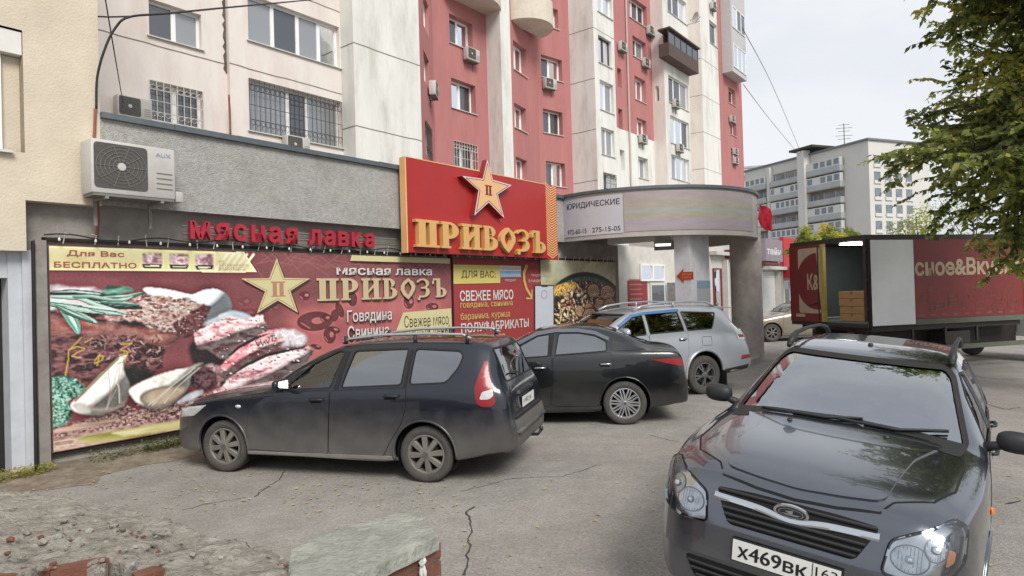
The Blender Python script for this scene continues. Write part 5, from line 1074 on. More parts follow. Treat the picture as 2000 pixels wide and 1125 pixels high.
        bmesh.ops.remove_doubles(bm, verts=bm.verts, dist=1e-4)
        bm.verts.index_update(); vs = [proj(v.co.x, v.co.y, off) for v in bm.verts]; n = len(vs); fs = [tuple(v.index for v in f.verts) for f in bm.faces]
        if skirt:
            vs += [proj(v.co.x, v.co.y, off - skirt) for v in bm.verts]
            for e in bm.edges:
                if len(e.link_faces) == 1: a, b = e.verts[0].index, e.verts[1].index; fs.append((a, b, n + b, n + a))
        bm.free(); mb.add(vs, fs, m)
    def strip(c, mb, pts, proj, wd, off, m, closed=False, step=.04):
        P = [Vector(p) for p in pts]
        if closed: P.append(P[0])
        Q = []
        for a, b in zip(P, P[1:]):
            k = max(1, int((b - a).length / step)); Q += [a.lerp(b, i / k) for i in range(k)]
        if not closed: Q.append(P[-1])
        L_ = len(Q); vs = []
        for i, q in enumerate(Q):
            d = (Q[(i + 1) % L_] - Q[i - 1]) if closed else (Q[min(i + 1, L_ - 1)] - Q[max(i - 1, 0)])
            d = d.normalized(); nn = Vector((-d.y, d.x)) * wd / 2
            vs += [proj(q.x + nn.x, q.y + nn.y, off), proj(q.x - nn.x, q.y - nn.y, off)]
        k = L_ if closed else L_ - 1
        mb.add(vs, [(2 * i, 2 * i + 1, (2 * i + 3) % (2 * L_), (2 * i + 2) % (2 * L_)) for i in range(k)], m)
    def S(c, sg=-1): return lambda a, b, o: c.side(a, b, sg, o)
    def Fr(c): return lambda a, b, o: c.front(a, b, o, -1)
    def Re(c): return lambda a, b, o: c.front(a, b, o, 1)
    def Tp(c): return lambda a, b, o: c.top(a, b, o)
    # ---- assemblies
    def arches(c, ra, dz=0.0, inner=.42):
        out_ = []
        for x in (0, c.wb):
            for sg in (-1, 1):
                mb = MB(); n = 40; z0 = c.r + dz
                ring = [(x + ra * math.cos(2 * math.pi * k / n), z0 + ra * math.sin(2 * math.pi * k / n)) for k in range(n)]
                mb.prism(ring, lambda a, b, h: Vector((a, h, b)), sg * inner, sg * 1.3, GAP); out_.append(mb)
        return out_
    def arch_lips(c, ra, m, dz=0.0, rad=.014, name="wheel_arch_lip", sides=(-1, 1), a0=-20, a1=200):
        for x in (0, c.wb):
            for sg in sides:
                mb = MB(); pts = []
                for k in range(31):
                    a = R(a0 + (a1 - a0) * k / 30); z = c.r + dz + (ra + rad * .5) * math.sin(a)
                    if z < .19: continue
                    pts.append(c.side(x + (ra + rad * .5) * math.cos(a), z, sg, 0.0))
                mb.tube(pts, rad, m, 6); mb.build(name, c.root, smooth=True)
    def liners(c, ra, dz=0.0, inner=.42):
        mb = MB()
        for x in (0, c.wb):
            for sg in (-1, 1):
                vs = []; n = 24
                for k in range(n + 1):
                    a = R(-30 + 240 * k / n)
                    for y in (sg * inner, sg * (c.track / 2 + c.tw / 2 - .05)): vs.append((x + (ra - .004) * math.cos(a), y, c.r + dz + (ra - .004) * math.sin(a)))
                mb.add(vs, [(2 * k, 2 * k + 1, 2 * k + 3, 2 * k + 2) for k in range(n)], GAP)
                mb.add([(x, sg * inner, c.r)] + [vs[2 * k] for k in range(n + 1)], [(0, k + 1, k + 2) for k in range(n)], GAP)
        mb.box(-.3, c.wb + .3, -.62, .62, .17, .21, GAP)
        mb.build("underbody", c.root, fix=False)
    def wheels(c, rim_fn, rim_r, steer=0.0):
        proto = None; r = c.r; w = c.tw / 2
        for x, sg in ((c.wb, -1), (0, -1), (c.wb, 1), (0, 1)):
            loc = (x, sg * c.track / 2, r); st = steer if x == 0 else 0.0
            if proto is None:
                mb = MB(); prof = [(rim_r, -w * .78), (rim_r + .012, -w * .92), (rim_r + (r - rim_r) * .5, -w), (r - .022, -w * .93), (r - .006, -w * .8), (r, -w * .6), (r, w * .6), (r - .006, w * .8), (r - .022, w * .93), (rim_r + (r - rim_r) * .5, w), (rim_r + .012, w * .92), (rim_r, w * .78)]
                mb.lathe(prof, TYRE, 48)
                for yk in (-.35, 0, .35):
                    mb.lathe([(r + .0005, w * yk - .004), (r + .0005, w * yk + .004)], GAP, 48)
                for k in range(40):
                    a = 2 * math.pi * k / 40
                    for s_ in (-1, 1):
                        M = Matrix.Rotation(a, 4, 'Y'); mb.add([M @ Vector(p) for p in ((r - .001, s_ * w * .62, -.004), (r - .001, s_ * w * .62, .004), (r - .018, s_ * w * .93, .004), (r - .018, s_ * w * .93, -.004))], [(0, 1, 2, 3)], GAP)
                proto = mb.build("wheel", c.root, smooth=True, angle=50, fix=False)
                rm = MB(); rim_fn(rm, rim_r, w); rim = rm.build("rim", proto, fix=True, smooth=True, angle=30); o = proto
            else: o = copy_tree(proto, c.root)
            o.location = loc; o.rotation_euler = (0, 0.35 * x + .2 * sg, (math.pi if sg > 0 else 0) + st)
    def interior(c, xd, xs1, xs2, zf=.32, hw=.62, head=1.12, tall=0.0):
        mb = MB(); mb.box(xd - .35, c.wb + .55, -hw, hw, .24, zf, DASHM); mb.build("cabin_floor", c.root)
        mb = MB(); mb.prism(round_poly([(xd - .5, .62), (xd + .02, .62), (xd + .1, .8), (xd + .02, .93), (xd - .5, .93)], .05), lambda a, b, h: Vector((a, h, b)), -hw - .06, hw + .06, DASHM); mb.build("dashboard", c.root, smooth=True, angle=40)
        mb = MB(); Mw = Matrix.Translation((xd + .2, -.36, .88)) @ Matrix.Rotation(R(-24), 4, 'Y'); ring = [Mw @ Vector((0, .185 * math.cos(k * math.pi / 12), .185 * math.sin(k * math.pi / 12))) for k in range(25)]
        mb.tube(ring, .015, BLKP, 6, cap=False); mb.tube([Mw @ Vector((0, -.17, 0)), Mw @ Vector((-.01, 0, -.02)), Mw @ Vector((0, .17, 0))], .018, BLKP, 6); mb.tube([Mw @ Vector((0, 0, 0)), Mw @ Vector((-.25, 0, -.02))], .03, BLKP, 6); mb.build("steering_wheel", c.root, smooth=True)
        for x, ys in ((xs1, (-.36, .36)), (xs2, (-.4, 0.0, .4))):
            for y in ys:
                mb = MB(); w_ = .25 if len(ys) == 2 else .2
                mb.bevbox(x - .28, x + .2, y - w_, y + w_, zf, .56 + tall, SEATM, .05)
                mb.prism(round_poly([(x + .12, .5), (x + .28, .5), (x + .46, head - .12), (x + .36, head - .1)], .04), lambda a, b, h: Vector((a, h, b)), y - w_, y + w_, SEATM)
                mb.bevbox(x + .36, x + .46, y - .13, y + .13, head - .08, head + .1, SEATM, .04); mb.build("seat", c.root, smooth=True, angle=40)
    def glasspane(c, pts, proj, m, name, trim=.018, grid=.06, off=-.006, trim_m=None):
        mb = MB(); c.patch(mb, pts, proj, off, m, grid, 0); o = mb.build(name, c.root, smooth=True)
        mb = MB(); c.strip(mb, pts, proj, trim, .0025, trim_m or RUB, closed=True); t_ = mb.build("window_seal", o, fix=False); return o
    def side_cut(c, pts, sides=(-1, 1)):
        out_ = []
        for sg in sides:
            mb = MB(); mb.prism(pts, lambda a, b, h: Vector((a, h, b)), sg * .2, sg * 1.3, GAP); out_.append(mb)
        return out_
    def end_cut(c, pts, xa, xb):
        mb = MB(); mb.prism(pts, lambda a, b, h: Vector((h, a, b)), xa, xb, GAP); return mb
    def doors(c, outlines, handles, hm, sides=(-1, 1), off=.004):
        for sg in sides:
            for pts, hd in zip(outlines, handles):
                mb = MB(); c.patch(mb, pts, c.S(sg), off, c.paint, .055, .012); d = mb.build("door", c.root, smooth=True, angle=40)
                mb = MB(); c.strip(mb, pts, c.S(sg), .013, .0012, GAP, closed=True); mb.build("door_gap", d, fix=False)
                if hd:
                    x, z = hd; mb = MB(); mb.tube([c.side(x - .085, z, sg, .004), c.side(x - .06, z + .002, sg, .03), c.side(x + .03, z + .006, sg, .034), c.side(x + .08, z + .006, sg, .028), c.side(x + .095, z + .004, sg, .004)], [.010, .013, .014, .013, .010], hm, 8)
                    c.patch(mb, [(x - .075 + .012 * 0, z - .032), (x + .06, z - .03), (x + .06, z + .02), (x - .075, z + .02)], c.S(sg), off + .0015, GAP, .05, .004)
                    mb.build("handle", d, smooth=True)
    def mirror(c, x, z, sg, m, scale=1.0):
        p = c.side(x, z, sg, 0); mb = MB(); k = scale
        ctr = p + Vector((.05, sg * .17 * k, .06)); 
        bm = bmesh.new(); bmesh.ops.create_icosphere(bm, subdivisions=3, radius=1)
        for v in bm.verts:
            q = v.co.copy(); bx = .085 * k if q.x < 0 else .035 * k
            v.co = Vector((q.x * bx, math.copysign(abs(q.y) ** .7, q.y) * .125 * k, math.copysign(abs(q.z) ** .75, q.z) * .082 * k)) + ctr
        mb.bm(bm, m); mb.tube([p + Vector((.03, -sg * .03, 0)), p + Vector((.04, sg * .06, .025)), ctr + Vector((0, -sg * .06 * k, -.03))], [.035, .028, .03], BLKP, 8)
        o = mb.build("wing_mirror", c.root, smooth=True)
        g_ = MB(); g_.add([ctr + Vector((.037 * k, y * k, z_ * k)) for y, z_ in ((-.1, -.05), (.1, -.05), (.1, .055), (-.1, .055))], [(0, 1, 2, 3)], mat("mirror_glass", '#b9bec4', .03, 1.0)); g_.build("mirror_glass", o)

def rim_spokes(n, wi, wo, m, hub, double=0.0, dish=.02, back=None, bolts=5):
    def f(mb, rr, w):
        y0 = -w * .80
        mb.lathe([(rr + .004, -w * .84), (rr - .012, -w * .86), (rr - .022, -w * .7), (rr - .03, w * .5)], m, 40)
        mb.lathe([(rr - .028, -w * .05), (.02, -w * .02)], back or GAP, 40)
        mb.lathe([(rr * .62, w * .05 - .03), (rr * .62, -w * .15), (rr * .25, -w * .16)], mat("brake_disc", '#5a5652', .5, .6, var=.2), 32)
        for k in range(n):
            for s_ in ((-1, 1) if double else (0,)):
                a = 2 * math.pi * k / n; M = Matrix.Rotation(a, 4, 'Y')
                r0, r1 = hub * .6, rr - .015; da0, da1 = s_ * double * .25, s_ * double
                vs = []
                for r_, wd, dd, yy in ((r0, wi, da0, y0 - .004), ((r0 + r1) / 2, (wi + wo) / 2, (da0 + da1) / 2, y0 - .002 + dish * .2), (r1, wo, da1, y0 + dish)):
                    for q, h in ((-1, 0.0), (-.72, -.010), (.72, -.010), (1, 0.0)): vs.append(M @ Vector((dd * r_ / r1 * 1.0 + q * wd / 2, yy + h, r_)))
                    for q in (1, -1): vs.append(M @ Vector((dd * r_ / r1 + q * wd / 2, yy + .03, r_)))
                fs = []
                for i in range(2):
                    for j in range(6): fs.append((i * 6 + j, i * 6 + (j + 1) % 6, (i + 1) * 6 + (j + 1) % 6, (i + 1) * 6 + j))
                mb.add(vs, fs, m)
        mb.lathe([(0, y0 - .016), (hub * .7, y0 - .015), (hub, y0 - .006), (hub, y0 + .03)], m, 24)
        mb.lathe([(0, y0 - .0215), (hub * .45, y0 - .021), (hub * .5, y0 - .012)], mat("rim_cap", '#6a6a6c', .35, .5), 20)
        for k in range(bolts):
            a = 2 * math.pi * (k + .5) / bolts; M = Matrix.Translation((hub * .78 * math.cos(a), 0, hub * .78 * math.sin(a))); mb.lathe([(0, y0 - .012), (.008, y0 - .012), (.008, y0 + .01)], GAP, 8, M)
    return f
def place(contact, ang_deg, wb, ylat):
    """where the car's front axle stands, from the ground point under its rear near-side wheel and its heading"""
    h = R(ang_deg); bx, by = -math.cos(h), -math.sin(h); rot = math.atan2(by, bx)     # local x runs back from the front axle
    M = Matrix.Rotation(rot, 4, 'Z'); o = M @ Vector((wb, ylat, 0)); return Vector((contact.x - o.x, contact.y - o.y, 0)), rot

# ===== 1. dark wagon, side on
dustw = ((.20, .185, .165), .25, .80, .62)
PNT1 = mat("paint_midnight", (.010, .012, .022), 0.32, 0.35, coat=0.9, dust=dustw)
c1, c2 = Vector((-3.37, 7.36)), Vector((-.956, 6.71)); hd = math.degrees(math.atan2(c1.y - c2.y, c1.x - c2.x))
loc, rot = place(Vector((c2.x, c2.y, 0)), hd, 2.492, -.80)
ROW1 = [(-.815, .32, .40, .50, .36, .52, .33, .54), (-.79, .24, .56, .57, .52, .60, .46, .62), (-.72, .21, .67, .66, .63, .70, .56, .73), (-.58, .20, .745, .73, .71, .775, .62, .80), (-.35, .20, .80, .785, .765, .83, .67, .865), (0.0, .20, .83, .84, .795, .885, .70, .925),
        (.35, .20, .84, .885, .808, .935, .72, .975), (.55, .20, .84, .91, .812, .965, .725, 1.01), (.75, .20, .84, .925, .815, 1.075, .705, 1.13), (1.0, .20, .84, .935, .818, 1.215, .665, 1.27), (1.25, .20, .84, .945, .82, 1.33, .625, 1.385), (1.45, .20, .84, .955, .82, 1.395, .60, 1.445),
        (1.8, .20, .84, .965, .82, 1.43, .59, 1.485), (2.3, .21, .84, .98, .82, 1.44, .585, 1.50), (2.8, .23, .835, .995, .81, 1.43, .575, 1.495), (3.1, .27, .825, 1.005, .79, 1.41, .56, 1.475), (3.26, .30, .81, 1.01, .77, 1.37, .545, 1.45), (3.36, .31, .795, .99, .745, 1.24, .555, 1.33), (3.46, .32, .775, .97, .72, 1.07, .57, 1.13), (3.54, .32, .75, .90, .70, .96, .585, .98), (3.575, .33, .735, .82, .69, .87, .58, .885), (3.60, .34, .72, .66, .67, .70, .58, .71), (3.635, .36, .68, .61, .63, .64, .55, .65), (3.655, .42, .60, .57, .56, .59, .5, .60)]
ROW1 = [(q[0] if q[0] < 2.8 else 2.8 + (q[0] - 2.8) * .76,) + q[1:] for q in ROW1]
k1 = Car("estate_car", "dark dusty estate car parked side on before the maroon meat banner", ROW1, 2.492, .297, PNT1, loc, rot, 1.42, .18)
fwin = round_poly([(.80, .955), (1.40, .985), (1.50, 1.365), (1.42, 1.375), (1.12, 1.235)], .03)
rwin = round_poly([(1.53, .99), (2.24, 1.025), (2.26, 1.395), (1.62, 1.375)], .04)
qwin = round_poly([(2.33, 1.03), (2.74, 1.05), (2.86, 1.20), (2.89, 1.32), (2.84, 1.37), (2.34, 1.395)], .05)
wsc = [(-.60, 1.005), (.60, 1.005), (.545, 1.36), (.50, 1.405), (-.50, 1.405), (-.545, 1.36)]
rsc = [(-.55, 1.04), (.55, 1.04), (.50, 1.38), (-.50, 1.38)]
k1.cut(k1.arches(.345, .012) + k1.side_cut(fwin) + k1.side_cut(rwin) + k1.side_cut(qwin) + [k1.end_cut(round_poly(wsc, .03), .3, 1.9), k1.end_cut(round_poly(rsc, .03), 2.9, 4)])
for sg in (-1, 1):
    k1.glasspane(fwin, k1.S(sg), WSG, "side_window"); k1.glasspane(rwin, k1.S(sg), TINT, "side_window"); k1.glasspane(qwin, k1.S(sg), TINT, "side_window")
k1.glasspane(round_poly(wsc, .03), k1.Fr(), WSG, "windscreen"); k1.glasspane(round_poly(rsc, .03), k1.Re(), TINT, "rear_window")
k1.arch_lips(.345, PNT1, .012); k1.liners(.345, .012); k1.interior(.95, 1.45, 2.35)
RIM1 = mat("dusty_rim", '#77726c', 0.6, 0.25, var=0.2, scale=12)
k1.wheels(rim_spokes(8, .05, .066, RIM1, .065, dish=.012), .205)
k1.doors([round_poly([(.42, .90), (.36, .60), (.35, .29), (1.36, .27), (1.38, .55), (1.40, .955), (.80, .93)], .04), round_poly([(1.415, .955), (1.395, .55), (1.375, .27), (2.02, .27), (2.10, .42), (2.24, .62), (2.30, .80), (2.30, .995)], .05)], [(1.24, .855), (2.13, .905)], BLKP)
for sg in (-1, 1):
    mb = MB(); k1.strip(mb, [(.44, .715), (1.36, .735), (2.28, .775), (3.2, .80)], k1.S(sg), .016, .006, PNT1); mb.build("door_moulding", k1.root, fix=False)
    mb = MB(); k1.patch(mb, [(.33, .20), (2.14, .205), (2.12, .275), (.35, .265)], k1.S(sg), .012, mat("dusty_sill", '#8a8580', .85, var=.12, scale=6), .08, .02); mb.build("sill", k1.root)
    mb = MB(); k1.strip(mb, [(1.47, .96), (1.535, 1.37)], k1.S(sg), .055, .004, RUB); mb.build("door_pillar_trim", k1.root, fix=False); mb = MB(); k1.strip(mb, [(2.285, 1.0), (2.30, 1.385)], k1.S(sg), .035, .004, RUB); mb.build("door_pillar_trim", k1.root, fix=False)
    tl = MB(); k1.patch(tl, round_poly([(3.05, 1.00), (3.12, 1.26), (3.15, 1.25), (3.18, 1.12), (3.235, .98), (3.27, .85), (3.22, .81), (3.12, .81), (3.07, .86)], .03), k1.S(sg), .014, REDL, .04, .02)
    k1.patch(tl, round_poly([(3.105, .885), (3.13, .96), (3.225, .98), (3.245, .92), (3.20, .885)], .02), k1.S(sg), .019, CLRL, .04, .006); tl.build("tail_light", k1.root, smooth=True, angle=35)
    rl = MB(); path = [k1.side(x, 1.425, sg, 0).lerp(Vector((x, sg * .545, 1.50 + .03)), 1) for x in (1.42, 1.5, 1.9, 2.4, 2.85, 2.95)]; path[0].z = 1.452; path[-1].z = 1.488; path[1].z = 1.50; path[2].z = 1.54; path[3].z = 1.548; path[4].z = 1.535
    rl.tube(path, .016, mat("rail_silver", '#b5b8bb', .35, .7, var=.1), 8); 
    for x in (1.46, 2.3, 2.9): rl.tube([(x, sg * .545, 1.44), (x, sg * .545, 1.53)], .022, BLKP, 6)
    rl.build("roof_rail", k1.root, smooth=True)
    k1.mirror(.83, .97, sg, PNT1, .9)
mb = MB(); p = k1.side(.235, .765, -1, .006); mb.lathe([(0, -.012), (.026, -.006), (.03, .0)], CLRL, 14, Matrix.Translation(p) @ Matrix.Diagonal((1.3, 1, .7, 1))); mb.build("side_repeater", k1.root, smooth=True)
mb = MB(); k1.patch(mb, [(-.62, .36), (.62, .36), (.64, .64), (-.64, .64)], k1.Re(), .012, mat("dusty_bumper", '#5f5b57', .8, var=.15, scale=5), .08, .02); mb.build("rear_bumper", k1.root, smooth=True, angle=40)
mb = MB(); k1.patch(mb, [(-.30, .87), (.30, .87), (.30, .905), (-.30, .905)], k1.Re(), .02, CHROME, .08, .02); mb.build("tailgate_trim", k1.root)
mb = MB(); q = k1.front(0, .77, .016, 1); mb.box(q.x - .0, q.x + .008, -.26, .26, .72, .83, PLATE_W); pl = mb.build("number_plate", k1.root); mb = MB(); mb.text("х 482 ук", lambda a, b, h: Vector((q.x + .0095, a, b)), (-.24, .742, .12, .808), PLATE_K); mb.build("plate_digits", pl)
mb = MB(); k1.strip(mb, [(-.62, .66), (.62, .66)], k1.Re(), .012, .003, GAP); mb.build("tailgate_gap", k1.root, fix=False)
mb = MB(); mb.tube([(3.3, 0, .36), (3.52, 0, .37), (3.56, 0, .42)], .018, BLKP, 8); mb.lathe([(0, 0), (.018, .004), (.026, .025), (.018, .046), (0, .05)], BLKP, 12, Matrix.Translation((3.56, 0, .41)), 'Z'); mb.build("tow_ball", k1.root, smooth=True)
mb = MB(); mb.tube([k1.front(-.05, 1.06, .02, 1), k1.front(-.25, 1.10, .025, 1), k1.front(-.42, 1.10, .02, 1)], .009, BLKP, 6); mb.build("rear_wiper", k1.root)
for sg in (-1, 1):
    mb = MB(); k1.patch(mb, round_poly([(-.66, .60), (-.40, .64), (-.22, .77), (-.50, .735), (-.66, .69)], .02), k1.S(sg), .008, CLRL, .04, .01); mb.build("headlight", k1.root, smooth=True)
# ===== 2. black sedan
PNT2 = mat("paint_black", (.004, .005, .006), 0.3, 0.2, coat=1.0, dust=((.12, .115, .105), .2, .55, .35))
loc, rot = place(ground(1222, 830), 174, 2.60, -.83)
ROW2 = [(-.83, .30, .42, .48, .38, .50, .35, .52), (-.80, .22, .60, .58, .55, .62, .48, .63), (-.72, .19, .69, .66, .65, .70, .57, .73), (-.5, .18, .78, .74, .73, .78, .64, .82), (0, .18, .85, .84, .80, .88, .70, .91), (.4, .18, .86, .90, .82, .94, .71, .97), (.6, .18, .86, .93, .825, .97, .71, 1.01),
        (.85, .18, .86, .95, .83, 1.12, .69, 1.17), (1.1, .18, .86, .97, .83, 1.25, .65, 1.30), (1.35, .18, .86, .985, .83, 1.345, .61, 1.39), (1.6, .18, .86, .99, .83, 1.385, .59, 1.435), (1.95, .18, .86, 1.0, .83, 1.395, .58, 1.455), (2.25, .19, .86, 1.015, .825, 1.37, .58, 1.435), (2.5, .20, .86, 1.03, .82, 1.305, .59, 1.37), (2.75, .21, .855, 1.045, .815, 1.205, .61, 1.27),
        (2.95, .22, .85, 1.055, .80, 1.115, .64, 1.175), (3.08, .24, .84, 1.055, .79, 1.075, .66, 1.135), (3.25, .26, .82, 1.05, .77, 1.065, .66, 1.115), (3.38, .28, .79, 1.03, .745, 1.045, .64, 1.09), (3.43, .28, .775, .99, .73, 1.0, .62, 1.04), (3.46, .29, .765, .90, .72, .92, .62, .95), (3.49, .29, .75, .70, .71, .72, .60, .74), (3.52, .31, .71, .62, .67, .64, .57, .66), (3.54, .38, .62, .55, .6, .57, .52, .58)]
k2 = Car("sedan", "glossy black sedan with silver lattice rims parked between the dark estate and the silver suv", ROW2, 2.60, .315, PNT2, loc, rot, 1.50, .195)
fw = round_poly([(.92, .99), (1.50, 1.02), (1.52, 1.335), (1.34, 1.31), (1.10, 1.185)], .03); rw = round_poly([(1.60, 1.03), (2.36, 1.075), (2.36, 1.215), (2.20, 1.30), (1.95, 1.345), (1.66, 1.345)], .03)
ws2 = [(-.60, 1.02), (.60, 1.02), (.54, 1.33), (.50, 1.385), (-.50, 1.385), (-.54, 1.33)]; rs2 = [(-.56, 1.15), (.56, 1.15), (.50, 1.36), (-.50, 1.36)]
k2.cut(k2.arches(.365, .012) + k2.side_cut(fw) + k2.side_cut(rw) + [k2.end_cut(round_poly(ws2, .03), .3, 1.75), k2.end_cut(round_poly(rs2, .03), 2.3, 4)])
for sg in (-1, 1):
    k2.glasspane(fw, k2.S(sg), MIDG, "side_window"); k2.glasspane(rw, k2.S(sg), MIDG, "side_window")
    mb = MB(); k2.patch(mb, round_poly([(2.44, 1.075), (2.93, 1.085), (2.66, 1.165), (2.45, 1.22)], .02), k2.S(sg), .004, BLKP, .05, .008); mb.build("quarter_trim", k2.root)
    mb = MB(); k2.strip(mb, [(1.03, 1.19), (1.33, 1.335), (1.60, 1.375), (1.95, 1.372), (2.2, 1.33), (2.40, 1.235)], k2.S(sg), .05, .012, mat("visor_smoke", '#596069', .1, coat=.5)); mb.build("window_visor", k2.root, fix=False)
    mb = MB(); k2.strip(mb, [(1.525, 1.025), (1.56, 1.36)], k2.S(sg), .06, .004, RUB); mb.build("door_pillar_trim", k2.root, fix=False)
    mb = MB(); k2.patch(mb, [(.34, .185), (2.26, .19), (2.26, .28), (.34, .27)], k2.S(sg), .01, PNT2, .08, .02); mb.build("sill", k2.root)
    tl = MB(); k2.patch(tl, round_poly([(2.98, .945), (3.37, .955), (3.44, .94), (3.46, .83), (3.30, .865), (3.10, .915)], .015), k2.S(sg), .008, REDL, .04, .012); k2.patch(tl, [(y * sg * -1 * -1, z) for y, z in ((.45, .93), (.66, .935), (.68, .84), (.45, .86))], k2.Re(), .008, REDL, .05, .012); tl.build("tail_light", k2.root, smooth=True, angle=35)
    k2.mirror(1.0, 1.0, sg, PNT2, .95)
    mb = MB(); k2.patch(mb, round_poly([(3.40, .36), (3.50, .38), (3.48, .58), (3.42, .5)], .02), k2.S(sg), .004, BLKP, .04, .006); mb.build("bumper_vent", k2.root)
mb = MB(); k2.strip(mb, [(-.64, .945), (.64, .945)], k2.Re(), .03, .006, REDL); mb.build("light_bar", k2.root, fix=False)
k2.glasspane(round_poly(ws2, .03), k2.Fr(), WSG, "windscreen"); k2.glasspane(round_poly(rs2, .03), k2.Re(), TINT, "rear_window")
k2.arch_lips(.365, PNT2, .012, .012); k2.liners(.365, .012); k2.interior(1.0, 1.45, 2.25)
k2.wheels(rim_spokes(10, .022, .026, mat("silver_rim", '#b9bbbd', .3, .7, var=.1, scale=10), .05, .045, dish=.012), .218)
k2.doors([round_poly([(.44, .92), (.40, .60), (.40, .285), (1.50, .285), (1.54, .6), (1.555, 1.01), (.9, .97)], .04), round_poly([(1.575, 1.015), (1.56, .6), (1.53, .285), (2.22, .285), (2.27, .46), (2.42, .68), (2.45, .85), (2.43, 1.055)], .05)], [(1.37, .845), (2.33, .885)], CHROME)
mb = MB(); q = k2.front(0, .76, .01, 1); mb.box(q.x, q.x + .008, -.26, .26, .70, .81, PLATE_W); mb.build("number_plate", k2.root)
# ===== 3. silver suv
PNT3 = mat("paint_silver", (.41, .435, .47), 0.3, 0.55, coat=0.8, dust=((.30, .285, .26), .3, .75, .5), var=.03, scale=40)
loc, rot = place(ground(1378, 770), 203, 2.67, -.87)
ROW3 = [(-.88, .35, .45, .62, .42, .64, .38, .66), (-.85, .28, .65, .72, .60, .75, .52, .77), (-.76, .26, .75, .82, .72, .86, .63, .89), (-.5, .25, .84, .92, .79, .96, .70, 1.0), (0, .25, .89, 1.0, .84, 1.04, .74, 1.08), (.3, .25, .90, 1.04, .85, 1.08, .75, 1.12), (.5, .25, .90, 1.07, .86, 1.12, .75, 1.17), (.8, .25, .90, 1.09, .865, 1.30, .70, 1.35), (1.1, .25, .90, 1.11, .865, 1.47, .67, 1.51), (1.4, .25, .90, 1.13, .865, 1.555, .645, 1.60),
        (1.8, .25, .90, 1.15, .865, 1.59, .635, 1.645), (2.4, .27, .90, 1.17, .86, 1.60, .63, 1.655), (2.9, .30, .895, 1.18, .85, 1.58, .62, 1.64), (3.15, .33, .88, 1.18, .83, 1.55, .60, 1.62), (3.28, .35, .865, 1.17, .81, 1.50, .58, 1.585), (3.38, .36, .85, 1.15, .79, 1.36, .58, 1.45), (3.47, .37, .835, 1.12, .77, 1.20, .59, 1.26), (3.54, .38, .82, 1.02, .75, 1.06, .60, 1.10), (3.58, .38, .81, .92, .745, .95, .60, .97), (3.62, .39, .80, .72, .73, .75, .60, .78), (3.66, .42, .74, .64, .68, .67, .56, .69)]
ROW3 = [(q[0] if q[0] < 2.9 else 2.9 + (q[0] - 2.9) * 1.30,) + q[1:] for q in ROW3]
k3 = Car("suv", "silver suv with roof rails and grey five spoke rims by the canopy post", ROW3, 2.67, .355, PNT3, loc, rot, 1.56, .22)
fw = round_poly([(.72, 1.135), (1.42, 1.165), (1.44, 1.50), (1.25, 1.475), (.98, 1.33)], .03); rw = round_poly([(1.50, 1.17), (2.24, 1.19), (2.22, 1.535), (1.52, 1.52)], .03); qw = round_poly([(2.32, 1.19), (2.88, 1.20), (3.10, 1.485), (2.30, 1.53)], .03)
ws3 = [(-.62, 1.18), (.62, 1.18), (.57, 1.52), (-.57, 1.52)]; rs3 = [(-.56, 1.14), (.56, 1.14), (.50, 1.50), (-.50, 1.50)]
k3.cut(k3.arches(.42, .03) + k3.side_cut(fw) + k3.side_cut(rw) + k3.side_cut(qw) + [k3.end_cut(round_poly(ws3, .03), .3, 1.6), k3.end_cut(round_poly(rs3, .03), 2.9, 4.2)])
for sg in (-1, 1):
    for p_, g_ in ((fw, MIDG), (rw, TINT), (qw, TINT)): k3.glasspane(p_, k3.S(sg), g_, "side_window", trim=.022)
    mb = MB(); k3.strip(mb, [(.92, 1.32), (1.22, 1.49), (1.46, 1.525), (2.26, 1.555)], k3.S(sg), .045, .014, mat("visor_blue", '#4b6f93', .15, coat=.6)); mb.build("window_visor", k3.root, fix=False)
    tl = MB(); k3.patch(tl, round_poly([(3.42, 1.17), (3.60, 1.15), (3.74, 1.02), (3.77, .95), (3.50, .97)], .02), k3.S(sg), .012, CLRL, .04, .016); k3.patch(tl, [(3.50, 1.06), (3.64, 1.05), (3.69, 1.0), (3.53, 1.0)], k3.S(sg), .016, REDL, .05, .004); tl.build("tail_light", k3.root, smooth=True, angle=35)
    mb = MB(); k3.patch(mb, round_poly([(3.56, .58), (3.83, .60), (3.83, .67), (3.58, .66)], .015), k3.S(sg), .006, mat("reflector_red", '#8e3138', .3), .04, .006); mb.build("reflector", k3.root)
    mb = MB(); k3.patch(mb, [(3.05, .33), (3.76, .40), (3.78, .48), (3.12, .43)], k3.S(sg), .008, BLKP, .06, .012); mb.build("bumper_cladding", k3.root)
    mb = MB(); rlp = [Vector((x, sg * .60, z)) for x, z in ((1.32, 1.585), (1.5, 1.655), (1.9, 1.70), (2.5, 1.715), (2.95, 1.69), (3.12, 1.61))]; mb.tube(rlp, [.022, .02, .018, .018, .02, .022], PNT3, 8); mb.tube([(2.2, sg * .6, 1.62), (2.2, sg * .6, 1.71)], .022, PNT3, 6); mb.build("roof_rail", k3.root, smooth=True)
    k3.mirror(.85, 1.16, sg, PNT3, 1.05)
    mb = MB(); pass
    k3.strip(mb, [(2.62, .90), (2.84, .90), (2.84, 1.06), (2.62, 1.06)], k3.S(sg), .008, .001, GAP, closed=True); mb.build("fuel_flap_gap", k3.root, fix=False)
k3.glasspane(round_poly(ws3, .03), k3.Fr(), WSG, "windscreen"); k3.glasspane(round_poly(rs3, .03), k3.Re(), TINT, "rear_window")
mb = MB(); mb.prism(round_poly([(3.16, 1.615), (3.60, 1.575), (3.61, 1.55), (3.22, 1.575)], .01), lambda a, b, h: Vector((a, h, b)), -.56, .56, PNT3); mb.build("spoiler", k3.root, smooth=True, angle=40)
